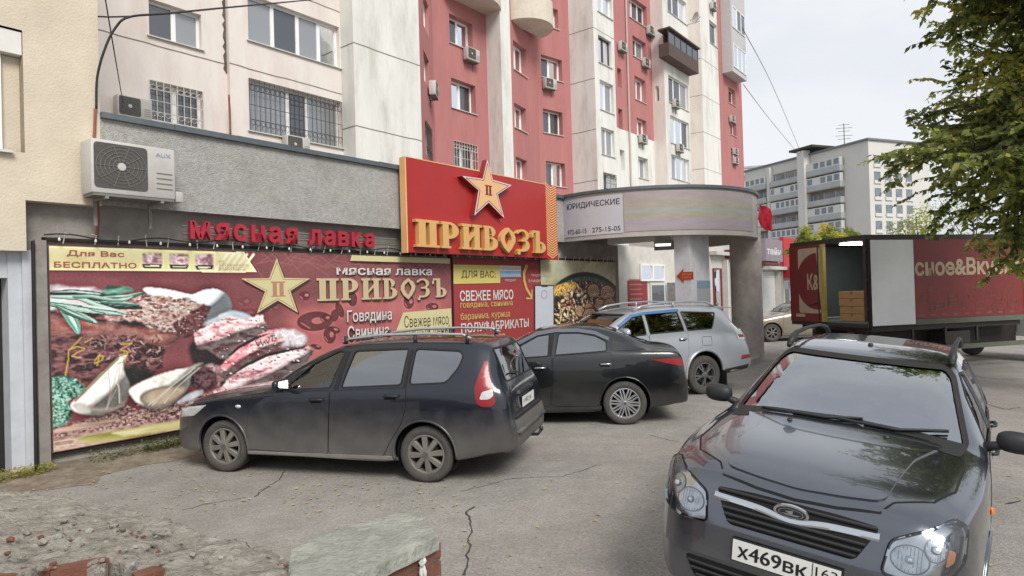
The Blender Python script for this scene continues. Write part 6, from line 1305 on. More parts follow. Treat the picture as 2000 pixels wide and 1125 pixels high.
k3.arch_lips(.42, PNT3, .03, .03, a0=-12, a1=192); k3.liners(.42, .03); k3.interior(1.05, 1.5, 2.35, .45, .66, 1.32, .12)
k3.wheels(rim_spokes(5, .028, .034, mat("grey_rim", '#6d6c6c', .45, .5, var=.15, scale=10), .06, .035, dish=.012), .225)
k3.doors([round_poly([(.45, 1.05), (.43, .70), (.46, .36), (1.42, .36), (1.45, .7), (1.46, 1.15), (.7, 1.11)], .05), round_poly([(1.48, 1.155), (1.47, .7), (1.44, .36), (2.10, .36), (2.16, .52), (2.30, .76), (2.31, 1.18)], .05)], [(1.30, 1.0), (2.18, 1.04)], CHROME)
for x in (0, 2.67):
    for sg in (-1, 1):
        mb = MB(); mb.box(x + .40, x + .42, sg * .88 - .1, sg * .88 + .1, .14, .42, RUB); mb.build("mud_flap", k3.root)

# ===== 4. grey car at the front right
PNT4 = mat("paint_graphite", (.125, .134, .156), 0.2, 0.9, coat=1.0, coat_r=.03, dust=((.15, .145, .14), .12, .6, .55))
ROW4 = [(-.84, .28, .50, .54, .46, .56, .40, .58), (-.81, .22, .63, .64, .58, .67, .5, .70), (-.76, .19, .68, .735, .64, .765, .56, .80), (-.70, .19, .72, .80, .67, .835, .59, .865), (-.60, .19, .77, .845, .71, .88, .62, .905), (-.45, .19, .81, .87, .75, .91, .66, .94), (-.1, .19, .84, .895, .80, .94, .705, .98), (.3, .19, .85, .925, .815, .965, .735, 1.005), (.5, .19, .85, .935, .82, .97, .745, 1.02),
        (.75, .19, .85, .945, .82, 1.07, .72, 1.16), (1.0, .19, .85, .945, .825, 1.21, .665, 1.30), (1.25, .19, .85, .955, .825, 1.32, .625, 1.405), (1.42, .19, .85, .96, .825, 1.395, .59, 1.45), (1.8, .19, .85, .97, .82, 1.435, .58, 1.49), (2.4, .2, .845, .985, .815, 1.44, .575, 1.495), (2.85, .23, .835, 1.0, .79, 1.41, .56, 1.47), (3.1, .27, .815, 1.0, .765, 1.36, .545, 1.43), (3.2, .29, .80, .98, .74, 1.2, .55, 1.27), (3.28, .3, .78, .93, .715, 1.0, .56, 1.04), (3.34, .31, .76, .70, .69, .74, .57, .76), (3.4, .36, .68, .60, .62, .63, .52, .64)]
k4 = Car("hatchback", "graphite hatchback facing the viewer with chrome grille bar and black roof rails", ROW4, 2.476, .30, PNT4, (1.835, 4.035, 0.0), R(53.34), 1.44, .185)
k4.root.rotation_euler = (.10, .012, R(53.34))
fw = round_poly([(.83, .965), (1.42, .985), (1.50, 1.355), (1.38, 1.36), (1.10, 1.225)], .03); rw = round_poly([(1.53, .99), (2.22, 1.02), (2.26, 1.385), (1.62, 1.37)], .03); qw = round_poly([(2.30, 1.03), (2.72, 1.05), (2.86, 1.30), (2.34, 1.38)], .04)
ws4 = [(-.705, .995), (-.45, 1.022), (0, 1.038), (.45, 1.022), (.705, .995), (.585, 1.35), (.53, 1.40), (-.53, 1.40), (-.585, 1.35)]; rs4 = [(-.54, 1.03), (.54, 1.03), (.50, 1.36), (-.50, 1.36)]
grl = round_poly([(-.405, .795), (-.31, .625), (.31, .625), (.405, .795), (.2, .805), (-.2, .805)], .03); lowg = round_poly([(-.54, .40), (-.46, .27), (.46, .27), (.54, .40)], .04)
k4.cut(k4.arches(.345, .012) + k4.side_cut(fw) + k4.side_cut(rw) + k4.side_cut(qw) + [k4.end_cut(round_poly(ws4, .03), .50, 1.7), k4.end_cut(round_poly(rs4, .03), 2.8, 4)])
for sg in (-1, 1):
    for p_, g_ in ((fw, WSG), (rw, MIDG), (qw, MIDG)): k4.glasspane(p_, k4.S(sg), g_, "side_window")
    mb = MB(); k4.strip(mb, [(1.475, .97), (1.525, 1.365)], k4.S(sg), .05, .004, RUB); mb.build("door_pillar_trim", k4.root, fix=False)
    k4.mirror(.80, .965, sg, BLKP, .86)
    mb = MB(); rlp = [Vector((x, sg * .565, z)) for x, z in ((1.36, 1.435), (1.44, 1.49), (1.56, 1.525), (2.0, 1.545), (2.5, 1.545), (2.85, 1.51), (2.98, 1.45))]; mb.tube(rlp, [.022, .024, .02, .017, .017, .02, .024], BLKP, 8)
    mb.tube([(1.34, sg * .565, 1.425), (1.46, sg * .565, 1.475), (1.58, sg * .565, 1.505)], [.018, .03, .018], BLKP, 8); mb.build("roof_rail", k4.root, smooth=True)
    mb = MB(); mb.add([k4.side(.16, .72, sg, .004), k4.side(.22, .72, sg, .02), k4.side(.22, .75, sg, .02), k4.side(.16, .75, sg, .004)], [(0, 1, 2, 3)], ORL); p_ = k4.side(.19, .735, sg, 0); mb.lathe([(0, -.014), (.022, -.008), (.026, 0)], ORL, 12, Matrix.Translation(p_) @ Matrix.Rotation(0 if sg < 0 else math.pi, 4, 'Z')); mb.build("side_repeater", k4.root, smooth=True)
    # headlamp: bezel, reflector bowls and a clear lens
    hp = [(-sg * -y if False else sg * y, z) for y, z in ((.425, .605), (.45, .755), (.54, .80), (.70, .867), (.745, .825), (.745, .69), (.70, .63), (.55, .595))]
    hp = round_poly(hp, .03); mb = MB(); k4.patch(mb, hp, k4.Fr(), .002, REFL, .03, .004)
    for y, z, ra_, rb_ in ((.535, .692, .078, .060), (.632, .752, .044, .05)):
        c_ = [(sg * y + ra_ * math.cos(k * .2618), z + rb_ * math.sin(k * .2618)) for k in range(24)]; k4.patch(mb, c_, k4.Fr(), .006, mat("lamp_bowl", '#c2c6ca', .2, .85, var=.25, scale=22), .025, .004)
        k4.strip(mb, c_, k4.Fr(), .006, .0068, mat("lamp_bezel", '#7d8084', .3, .7), closed=True)
        p_ = k4.front(sg * y, z, .007); mb.lathe([(.02, 0), (.017, .012), (0, .016)], mat("lamp_bulb", '#b9c2c8', .1, .6), 14, Matrix.Translation(p_) @ (k4.front(sg * y, z, 1.0) - k4.front(sg * y, z, 0.0)).to_track_quat('Y', 'Z').to_matrix().to_4x4())
        for k in range(-4, 5):
            dx = ra_ * k / 5; hh = rb_ * math.sqrt(1 - (k / 5) ** 2) * .9; k4.strip(mb, [(sg * (y + dx), z - hh), (sg * (y + dx), z + hh)], k4.Fr(), .0035, .0066, mat("lamp_flute", '#8f9398', .25, .7))
    k4.patch(mb, round_poly([(sg * y, z) for y, z in ((.672, .68), (.702, .70), (.705, .745), (.675, .76))], .01), k4.Fr(), .006, mat("lamp_amber_pale", '#c08a6a', .3, coat=.4), .03, .004)
    hl = mb.build("headlight", k4.root, fix=False, smooth=True, angle=50)
    mb = MB(); k4.patch(mb, hp, k4.Fr(), .021, LENS, .035, .02); mb.build("lens", hl, smooth=True, angle=40)
    mb = MB(); k4.strip(mb, hp, k4.Fr(), .014, .0022, GAP, closed=True); mb.build("lamp_gap", hl, fix=False)
k4.glasspane(round_poly(ws4, .03), k4.Fr(), WSF, "windscreen", trim=.03); k4.glasspane(round_poly(rs4, .03), k4.Re(), TINT, "rear_window")
k4.arch_lips(.345, PNT4, .012); k4.liners(.345, .012); k4.interior(.95, 1.45, 2.3)
k4.wheels(rim_spokes(8, .05, .06, RIM1, .06, dish=.012), .205)
k4.doors([round_poly([(.42, .91), (.37, .60), (.36, .28), (1.37, .27), (1.39, .55), (1.43, .96), (.82, .945)], .04), round_poly([(1.45, .965), (1.41, .55), (1.39, .27), (2.02, .27), (2.10, .44), (2.22, .66), (2.28, 1.0)], .05)], [(1.24, .86), (2.12, .90)], BLKP)
mb = MB()                                                           # bonnet: raised centre field and its shut lines
k4.patch(mb, round_poly([(-.64, -.40), (.0, -.47), (.46, -.60), (.50, -.3), (.53, 0), (.50, .3), (.46, .60), (.0, .47), (-.64, .40), (-.68, .2), (-.70, 0), (-.68, -.2)], .06), k4.Tp(), .009, PNT4, .06, .016); mb.build("bonnet_panel", k4.root, smooth=True, angle=50)
mb = MB()
for sg in (-1, 1): k4.strip(mb, [(-.62, sg * .44), (-.52, sg * .60), (-.3, sg * .68), (.1, sg * .705), (.50, sg * .70)], k4.Tp(), .011, .0015, GAP)
k4.strip(mb, [(-.62, -.44), (-.71, -.39), (-.735, -.2), (-.745, 0), (-.735, .2), (-.71, .39), (-.62, .44)], k4.Tp(), .011, .0015, GAP); mb.build("bonnet_gap", k4.root, fix=False)
gm = MB(); k4.patch(gm, grl, k4.Fr(), .003, GAP, .05, .006); k4.patch(gm, lowg, k4.Fr(), .003, GAP, .05, .006)
for z, w_ in ((.645, .315), (.675, .335), (.705, .35), (.785, .39)):
    P = [k4.front(y, z, .010) for y in [(-w_ + 2 * w_ * k / 16) for k in range(17)]]; gm.tube(P, .009, BLKP, 6)
for z, w_ in ((.30, .46), (.335, .49), (.37, .51)): P = [k4.front(y, z, .010) for y in [(-w_ + 2 * w_ * k / 16) for k in range(17)]]; gm.tube(P, .009, BLKP, 6)
gm.build("grille", k4.root, smooth=True, angle=50)
mb = MB(); P = []
for k in range(33):
    y = -.405 + .81 * k / 32; P.append((y,   .738 + .014 * (abs(y) / .4) - .020 * math.exp(-(y / .11) ** 2)))
k4.strip(mb, P, k4.Fr(), .026, .012, CHROME); vs0 = mb.v[:]; k4.strip(mb, P, k4.Fr(), .038, .002, CHROME); n_ = len(vs0); 
for i in range(len(vs0) // 2 - 1):
    for a in (0, 1): mb.f.append((2 * i + a, 2 * i + 2 + a, n_ + 2 * i + 2 + a, n_ + 2 * i + a)); mb.m.append(0)
mb.build("chrome_bar", k4.root, smooth=True, angle=60)
q = k4.front(0, .768, .0); mb = MB(); Mb = Matrix.Translation(q + Vector((-.012, 0, .0))) @ Matrix.Rotation(R(-16), 4, 'Y')
def ovl(a, b, n=32): return [(a * math.cos(2 * math.pi * k / n), b * math.sin(2 * math.pi * k / n)) for k in range(n)]
mb.prism(ovl(.088, .046), lambda a, b, h: Mb @ Vector((-h, a, b)), 0, .012, CHROME); mb.prism(ovl(.074, .034), lambda a, b, h: Mb @ Vector((-h, a, b)), .0121, .0135, mat("badge_dark", '#3b3f45', .3, .5))
mb.prism(ovl(.062, .026), lambda a, b, h: Mb @ Vector((-h, a, b)), .0136, .0142, CHROME); mb.prism(ovl(.058, .0235), lambda a, b, h: Mb @ Vector((-h, a, b)), .0143, .0148, mat("badge_dark", '#3b3f45', .3, .5))
mb.prism([(-.05, -.006), (-.02, -.012), (.03, -.012), (.048, -.002), (.02, -.004), (-.01, -.003)], lambda a, b, h: Mb @ Vector((-h, -a, b)), .0149, .0165, CHROME); mb.prism([(-.004, -.002), (.008, -.002), (.012, .019), (-.03, .008)], lambda a, b, h: Mb @ Vector((-h, -a, b)), .0149, .0166, CHROME)
mb.build("badge", k4.root)
mb = MB(); k4.patch(mb, [(-.67, .425), (.67, .425), (.67, .60), (-.67, .60)], k4.Fr(), .012, PNT4, .06, .02); mb.build("front_bumper", k4.root, smooth=True, angle=50)
q = k4.front(0, .52, .0); qx = min(q.x, k4.front(.25, .52).x) - .022; mb = MB(); mb.bevbox(qx - .006, qx + .004, -.272, .272, .45, .576, PLATE_K, .002); mb.box(qx - .0085, qx - .0065, -.264, .264, .457, .569, PLATE_W); pl = mb.build("number_plate", k4.root)
mb = MB(); tf = lambda a, b, h: Vector((qx - .0096, -a, b))
mb.text("х469вк", tf, (-.237, .477, .108, .551), PLATE_K); mb.text("х469вк", lambda a, b, h: Vector((qx - .0099, -a, b)), (-.232, .479, .113, .553), PLATE_K); mb.text("163", tf, (.15, .507, .25, .555), PLATE_K, bold=.004); mb.text("RUS", tf, (.155, .472, .20, .490), PLATE_K); mb.box(qx - .0098, qx - .0094, -.137, -.133, .457, .569, PLATE_K)
mb.build("plate_digits", pl)
for pts in ([(.50, .52), (.49, .1), (.57, -.12)], [(.515, .05), (.50, -.32), (.62, -.60)]):
    mb = MB(); P = [k4.top(x, y, .028) for x, y in pts]; Q = []
    for a, b in zip(P, P[1:]): Q += [a.lerp(b, i / 6) for i in range(6)]
    Q.append(P[-1]); mb.tube(Q, [.010] * (len(Q) - 1) + [.006], BLKP, 6); Q2 = [p + Vector((.012, 0, -.012)) for p in Q[3:]]; mb.tube(Q2, .006, RUB, 4); mb.build("wiper", k4.root, smooth=True)
mb = MB(); k4.patch(mb, [(.515, -.52), (.565, -.3), (.585, 0), (.565, .3), (.515, .52), (.50, .3), (.51, 0), (.50, -.3)], k4.Tp(), .006, BLKP, .05, .01); mb.build("cowl", k4.root)
for x, y in ((.33, .29), (.33, -.29)):
    mb = MB(); p_ = k4.top(x, y, .002); mb.lathe([(.0, .016), (.012, .014), (.018, .0)], BLKP, 10, Matrix.Translation(p_ + Vector((0, 0, .008))), 'Z'); mb.build("washer_jet", k4.root, smooth=True)
mb = MB(); p_ = k4.top(1.62, .0, .0); mb.lathe([(.0, .02), (.016, .016), (.022, 0)], BLKP, 10, Matrix.Translation(p_), 'Z'); mb.build("antenna_base", k4.root, smooth=True)
mb = MB(); mb.add([(.78, -.50, .955), (.70, -.12, .955), (.84, -.10, .95), (.93, -.48, .95)], [(0, 1, 2, 3)], mat("white_paper", '#d9d9d9', .7)); mb.build("dash_paper", k4.root)
# ===== 5. beige car half hidden behind the lorry
PNT5 = mat("paint_beige", (.30, .265, .20), 0.3, 0.5, coat=0.8)
fw_ = ground(1509, 668); h = R(184); loc = Vector((fw_.x, fw_.y, 0)); M_ = Matrix.Rotation(math.atan2(-math.sin(h), -math.cos(h)), 4, 'Z'); o_ = M_ @ Vector((0, -.83, 0))
k5 = Car("beige_sedan", "beige saloon car half hidden behind the red box lorry", ROW2, 2.60, .315, PNT5, (loc.x - o_.x, loc.y - o_.y, 0), math.atan2(-math.sin(h), -math.cos(h)), 1.50, .195)
fw = round_poly([(.92, .99), (1.50, 1.02), (1.52, 1.335), (1.34, 1.31), (1.10, 1.185)], .03); rw = round_poly([(1.60, 1.03), (2.36, 1.075), (2.36, 1.215), (2.20, 1.30), (1.95, 1.345), (1.66, 1.345)], .03)
k5.cut(k5.arches(.365, .012) + k5.side_cut(fw) + k5.side_cut(rw) + [k5.end_cut(round_poly(ws2, .03), .3, 1.75), k5.end_cut(round_poly(rs2, .03), 2.3, 4)])
for sg in (-1, 1):
    k5.glasspane(fw, k5.S(sg), MIDG, "side_window"); k5.glasspane(rw, k5.S(sg), TINT, "side_window"); k5.mirror(1.0, 1.0, sg, BLKP, 1.0)
    mb = MB(); k5.strip(mb, [(.42, .50), (2.3, .52)], k5.S(sg), .03, .008, CHROME); mb.build("door_moulding", k5.root, fix=False)
k5.glasspane(round_poly(ws2, .03), k5.Fr(), WSG, "windscreen"); k5.glasspane(round_poly(rs2, .03), k5.Re(), TINT, "rear_window")
k5.liners(.365, .012); k5.interior(1.0, 1.45, 2.25); k5.wheels(rim_spokes(7, .04, .05, RIM1, .05, dish=.012), .21)
k5.doors([round_poly([(.44, .92), (.40, .60), (.40, .285), (1.50, .285), (1.54, .6), (1.555, 1.01), (.9, .97)], .04)], [(1.37, .845)], CHROME)
# ------------------------------------------------------------------ box lorry with its doors open
tN = Vector((7.42, 13.4)); rd_ = Vector((-.271, .963)); sd_ = Vector((.963, .271)); RW, SL, TZ0, TZ1 = 2.28, 4.4, 1.04, 2.98
ROT_T = math.atan2(sd_.y, sd_.x)
tr = thing("box_lorry", "red box lorry with open rear doors and cream lettering, tree leaves hanging over its side", "lorry", (tN.x, tN.y, 0), ROT_T)
TRED_ = mat("lorry_red", '#782a28', 0.5, var=0.12, scale=3, stain='#6b2723', stain_amt=.5); TCRM = mat("lorry_cream", '#b3a188', 0.55, var=0.12, scale=6); TFRM = mat("lorry_frame", '#3c3733', 0.6, .2, var=0.2); TGRY = mat("lorry_rail", '#5e6054', 0.7, var=0.15); TYEL = mat("lorry_door_edge", '#a8924a', 0.6, var=.15); TWHT = mat("lorry_door_inside", '#dfe1e2', 0.55, var=0.05, scale=3); TINS = mat("lorry_inside", '#6d7674', 0.7, var=0.1)
# local axes: x along the side away from the rear, y towards the far side, z up
mb = MB(); mb.box(.03, SL, 0, .04, TZ0 + .12, TZ1 - .1, TRED_); mb.box(.03, SL, RW - .04, RW, TZ0 + .12, TZ1 - .1, TRED_); mb.box(.03, SL, .041, RW - .041, TZ0, TZ0 + .1, TINS); mb.box(SL - .04, SL, .041, RW - .041, TZ0 + .101, TZ1 - .1, TINS)
mb.box(.05, SL - .05, .042, .046, TZ0 + .11, TZ1 - .1, TINS); mb.box(.05, SL - .05, RW - .046, RW - .042, TZ0 + .11, TZ1 - .1, TINS); mb.build("box_body", tr)
mb = MB(); mb.box(-.0, SL, -.006, RW + .006, TZ1 - .098, TZ1, TFRM); mb.build("box_roof", tr)
mb = MB(); mb.box(0, SL, -.012, .036, TZ0, TZ0 + .115, TGRY); mb.box(-.012, .025, .0, RW, TZ0 - .02, TZ0 + .06, TFRM); mb.box(-.006, .026, -.008, .07, TZ0 + .117, TZ1 - .1, TFRM); mb.box(-.006, .026, RW - .07, RW + .008, TZ0 + .062, TZ1 - .1, TFRM); mb.box(SL, SL + .05, -.014, .05, TZ0, TZ1 - .1, TYEL); mb.build("box_frame", tr)
def tfx(u, v): # pixel -> local on the side plane
    F_ = Face(tN, tN + sd_ * SL); return F_.hit(u, v)
def trx(u, v): # pixel -> distance across the rear from the near corner
    F_ = Face(tN + rd_ * RW, tN); t_, z = F_.hit(u, v); return RW - t_, z
DL = 1.10
mb = MB(); y0 = trx(1606, 550)[0]; mb.bevbox(-.045, -.008, y0, RW - .01, TZ0 + .065, TZ1 - .1, TRED_, .006); d = mb.build("rear_door", tr)
mb = MB(); yl0, zl1 = trx(1561, 487); yl1, zl0 = trx(1604, 612); mb.prism(round_poly([(y0 + .002, zl0), (yl0, zl0), (yl0, zl1), (y0 + .002, zl1)], .08), lambda a, b, h: Vector((-.046 - h, a, b)), 0, .003, TCRM)
yc, zc = y0 + .12, (zl0 + zl1) / 2 - .02; rr = (zl1 - zl0) * .43; C_ = [(yc + rr * math.cos(a), zc + rr * math.sin(a)) for a in [math.pi * k / 24 - math.pi / 2 for k in range(25)]]; C_ = [(max(a, y0 + .003), b) for a, b in C_] + [(y0 + .003, zc - rr)]
mb.prism(C_, lambda a, b, h: Vector((-.0495 - h, a, b)), 0, .002, TRED_); mb.text("К&", lambda a, b, h: Vector((-.0525, -a, b)), (-(yc + .30), zc - .2, -(yc - .09), zc + .18), TCRM, bold=.02); mb.box(-.05, -.046, RW - .5, RW - .2, TZ0 + .17, TZ0 + .24, TCRM); mb.build("door_print", d, fix=False)
mb = MB(); mb.box(-.05, .03, y0 - .09, y0 - .003, TZ0 + .07, TZ1 - .1, TYEL); mb.build("door_edge", d)
mb = MB(); mb.tube([(-.06, y0 + .06, TZ0 + .1), (-.06, y0 + .06, TZ1 - .15)], .014, TFRM, 6); mb.tube([(-.07, y0 + .07, TZ0 + .5), (-.07, y0 + .35, TZ0 + .45)], .014, TFRM, 6); mb.build("lock_rod", d)
x0, zt = tfx(1699, 468); x1, zb = tfx(1783, 637); mb = MB(); mb.bevbox(.05, x1, -.075, -.022, TZ0 + .02, TZ1 - .12, TWHT, .006); d2 = mb.build("rear_door", tr); tag(d2, "white inner face of the door swung back against the side")
mb = MB(); mb.box(.012, .05, -.08, -.018, TZ0 + .0, TZ1 - .1, RUB); mb.box(.05, x1, -.0765, -.0755, TZ0 + .0, TZ0 + .018, RUB); mb.build("door_seal", d2)
for z in (TZ0 + .35, TZ0 + .95, TZ1 - .35):
    mb = MB(); mb.box(-.03, .06, -.05, .0, z, z + .07, TFRM); mb.build("hinge", tr)
mb = MB(); mb.box(.3, 1.0, RW * .3, RW * .45, TZ1 - .14, TZ1 - .105, mat("lorry_lamp", (1, 1, .97), .4, emit=9.0)); mb.build("cabin_lamp", tr)
mb = MB(); a0, zt = tfx(1786, 507); a1, zb = tfx(1905, 545); mb.text("сное&Вкусное", lambda a, b, h: Vector((a, -.0035, b)), (a0, zb, a0 + (a1 - a0) * 2.0, zt + .03), TCRM, bold=.03)
q = random.Random(5)
FNT = mat("lorry_faint_print", '#7d4b42', .6, var=.2, scale=12)
for k in range(26):
    u = 1788 + 190 * q.random(); v = 570 + 45 * q.random(); a, z = tfx(u, v); w_, h = q.uniform(.1, .28), q.uniform(.08, .16)
    for (p0, p1) in (((a, z), (a + w_, z)), ((a, z + h), (a + w_, z + h)), ((a, z), (a, z + h)), ((a + w_, z), (a + w_, z + h))): mb.box(min(p0[0], p1[0]), max(p0[0], p1[0]) + .012, -.003 - .0001 * k, -.001, min(p0[1], p1[1]), max(p0[1], p1[1]) + .01, FNT)
    if q.random() < .5: mb.box(a + .03, a + w_ * .6, -.0032 - .0001 * k, -.001, z + h * .4, z + h * .6, FNT)
for k in range(9): a = tfx(1795 + 22 * k, 628)[0]; mb.box(a, a + .16, -.003, -.001, TZ0 + .17, TZ0 + .215, FNT)
mb.build("side_print", tr, fix=False)
mb = MB(); mb.box(.1, SL + 2.2, .55, .67, .72, .92, TFRM); mb.box(.1, SL + 2.2, RW - .67, RW - .55, .72, .92, TFRM); mb.box(.2, SL, .1, RW - .1, .92, TZ0 - .005, TFRM); mb.box(1.0, SL + .3, .02, .08, .46, .56, TGRY); mb.box(.2, SL + .4, .5, .56, .45, .92, FRM); mb.box(-.02, .06, .1, RW - .1, .52, .64, TFRM)
for x in (1.2, 2.1, 3.0): mb.box(x, x + .05, .03, .07, .62, .94, TFRM)
mb.box(2.2, 2.9, .1, .5, .45, .85, TFRM); mb.build("chassis", tr)
wl = None
for x in (.75 + .15, 5.4):
    for y in (.22, RW - .22):
        if wl is None:
            mb = MB(); mb.lathe([(.2, -.1), (.3, -.105), (.355, -.08), (.365, 0), (.355, .08), (.3, .105), (.2, .1)], TYRE, 32); mb.lathe([(.2, -.08), (.16, -.02), (0, -.02)], RIM1, 24); wl = mb.build("wheel", tr, smooth=True, angle=40); o = wl
        else: o = copy_tree(wl, tr)
        o.location = (x, y, .365)
mb = MB(); mb.bevbox(SL + .5, SL + 2.1, .15, RW - .15, .6, 2.25, TWHT, .12, 3); cabn = mb.build("cab", tr, smooth=True, angle=40); mb = MB(); mb.box(SL + .9, SL + 1.6, .14, .147, 1.5, 2.05, TINT); mb.box(SL + .9, SL + 1.6, RW - .147, RW - .14, 1.5, 2.05, TINT); mb.build("cab_window", cabn)
# cartons in the lorry
CARD = mat("cardboard", '#a5835a', 0.85, var=0.12, scale=6); CARD_E = mat("cardboard_dark_strip", '#86683f', .9)  # CARD_E: darker brown strip across each lid and down the front
names = [("bottom", "lowest"), ("second", "second"), ("third", "third"), ("top", "topmost")]
ya, za = trx(1682, 600); yb, _ = trx(1633, 600)
for k in range(4):
    mb = MB(); h = .165; mb.bevbox(-.19, .19, -abs(yb - ya) / 2, abs(yb - ya) / 2, 0, h - .006, CARD, .006, 1); mb.box(-.192, .192, -.03, .03, h - .0055, h - .004, CARD_E); mb.box(-.1925, -.1905, -.03, .03, h * .6, h - .006, CARD_E)
    M_ = mtx((tN.x, tN.y, 0), ROT_T); p = M_ @ Vector((.28 + .01 * (k % 2), (ya + yb) / 2 + .006 * k, TZ0 + .102 + h * k)); o = mb.build("carton", None, p, ROT_T + .02 * (k - 1)); tag(o, "brown carton in the open lorry, " + ("bottom of its stack" if k == 0 else "second from the bottom of its stack" if k == 1 else "third from the bottom of its stack" if k == 2 else "topmost of its stack"), "carton", "cartons stacked inside the lorry")

# ------------------------------------------------------------------ the shops beyond the canopy
SHD = -2.4
shp = thing("shop_row", "row of small shops beyond the canopy with red fascia, white shutter and signboard", "building", wall_world(20, SHD), WANG)
fs_ = Face(wall_world(14, SHD).xy, wall_world(60, SHD).xy); SW = mat("shop_wall_white", '#bdbbb5', .8, var=.08, stain='#8f8c86', stain_amt=.3)
def srect(mb, u0, v0, u1, v1, h0, h1, m):
    t0, zt = fs_.hit(u0, v0); t1, zb = fs_.hit(u1, v1); fs_.box(mb, t0, t1, h0, h1, max(0, zb), zt, m)
mb = MB(); t0 = fs_.hit(1380, 500)[0]; t1 = fs_.hit(1560, 500)[0]; fs_.box(mb, t0, t1 + 8, -4, 0, 0, fs_.hit(1500, 468)[1], SW); child_w(mb, "wall", shp)
SRD = mat("shop_red", '#b8262e', .5, var=.06); SGR = mat("shop_sign_grey", '#8a8088', .5, var=.15, scale=8)
mb = MB(); srect(mb, 1484, 466, 1519, 512, .02, .3, SGR); sgn = child_w(mb, "signboard", shp); mb = MB(); t0, zt = fs_.hit(1486, 482); t1, zb = fs_.hit(1516, 500); mb.text("тейн", lambda a, b, h: fs_.w(a + (b - zb) * .2, b, .31), (t0, zb, t1 - .2, zt), mat("shop_letter", '#d5d2d5', .5), bold=.03); c = child_w(mb, "lettering", shp, fix=False); c.parent = sgn
mb = MB(); srect(mb, 1521, 463, 1560, 523, .02, .25, SRD); srect(mb, 1523, 525, 1560, 543, .02, .7, SRD); child_w(mb, "red_fascia", shp)
mb = MB(); srect(mb, 1486, 513, 1520, 519, .02, .25, mat("shop_dark_red", '#6e2329', .5)); srect(mb, 1488, 520, 1523, 528, .02, .45, SW); child_w(mb, "awning_box", shp)
mb = MB(); t0, zt = fs_.hit(1490, 531); t1, _ = fs_.hit(1511, 531); nsl = 26
for k in range(nsl): fs_.box(mb, t0, t1, .01, .03 + .012 * (k % 2), zt * k / nsl, zt * (k + 1) / nsl - .004, mat("roller_shutter", '#c3c4c0', .5, .1, var=.04))
child_w(mb, "roller_shutter", shp)
mb = MB(); srect(mb, 1513, 530, 1517, 640, .01, .3, SW); srect(mb, 1520, 530, 1524, 640, .01, .25, SW); child_w(mb, "wall_pier", shp)
window(fs_, shp, fs_.hit(1530, 580)[0], fs_.hit(1558, 580)[0], .2, fs_.hit(1540, 548)[1], [.4], depth=-.08, sill=False)
mb = MB(); srect(mb, 1414, 488, 1432, 506, .02, .3, mat("shop_dark_red", '#6e2329', .5)); srect(mb, 1385, 491, 1413, 500, .02, .35, SW); child_w(mb, "dark_fascia", shp)
window(fs_, shp, fs_.hit(1392, 560)[0], fs_.hit(1408, 560)[0], .2, fs_.hit(1400, 524)[1], 1, fm=mat("red_frame", '#7a2a30', .5), depth=-.08, sill=False)
mb = MB(); srect(mb, 1410, 508, 1417, 640, .01, .25, SW); srect(mb, 1421, 512, 1431, 640, .01, .1, mat("white_door", '#c9cac6', .5)); child_w(mb, "shop_door", shp)

# ------------------------------------------------------------------ the far apartment block
fbA = Vector((62.0 - .371 * 30, 110 + .928 * 30)); fbB = Vector((62.0, 110.0)); FB = Face(fbA, fbB); FBZ = 26.6
FBW = mat("far_wall", '#c9c7c2', .95, var=.05, scale=.4, stain='#bdbab4', stain_amt=.4, stain_scale=.2); FBG = mat("far_balcony", '#a7abac', .9, var=.1, scale=.5); FBP = mat("far_pane", '#737b82', .2, var=.4, scale=1.5); FBF = mat("far_white_frame", '#c9c9c6', .6, var=.04, scale=1); FBD = mat("far_recess", '#8a8175', .9, var=.25, scale=.6)  # far_pane colour is lightened to stand in for haze and reflected sky
fbk = thing("far_block", "pale grey nine storey apartment block with glazed balconies far behind the lorry", "building", (fbB.x, fbB.y, 0))
side_B = fbB + Vector((.928, .371)) * 15; back = fbA + Vector((.928, .371)) * 15
mb = MB(); mb.prism([tuple(fbA), tuple(fbB), tuple(side_B), tuple(back)], lambda a, b, h: Vector((a, b, h)), 0, FBZ, FBW); child_w(mb, "wall", fbk)
mb = MB(); FB.box(mb, -.3, FB.L + .3, -15, .35, FBZ, FBZ + .35, mat("far_roof_edge", '#6e7274', .7)); child_w(mb, "roof", fbk)
mb = MB()
for u, w_, o_ in ((1508, .8, .9), (1578, 1.7, 1.6)): t_ = FB.hit(u, 400)[0]; FB.box(mb, t_ - w_ / 2, t_ + w_ / 2, .0, o_, 0, FBZ - .02 + (.9 if w_ > 1 else -.5), FBW)
child_w(mb, "stair_pilaster", fbk)
secs = [(1464, 1503), (1513, 1571), (1585, 1651)]; rq = random.Random(11)
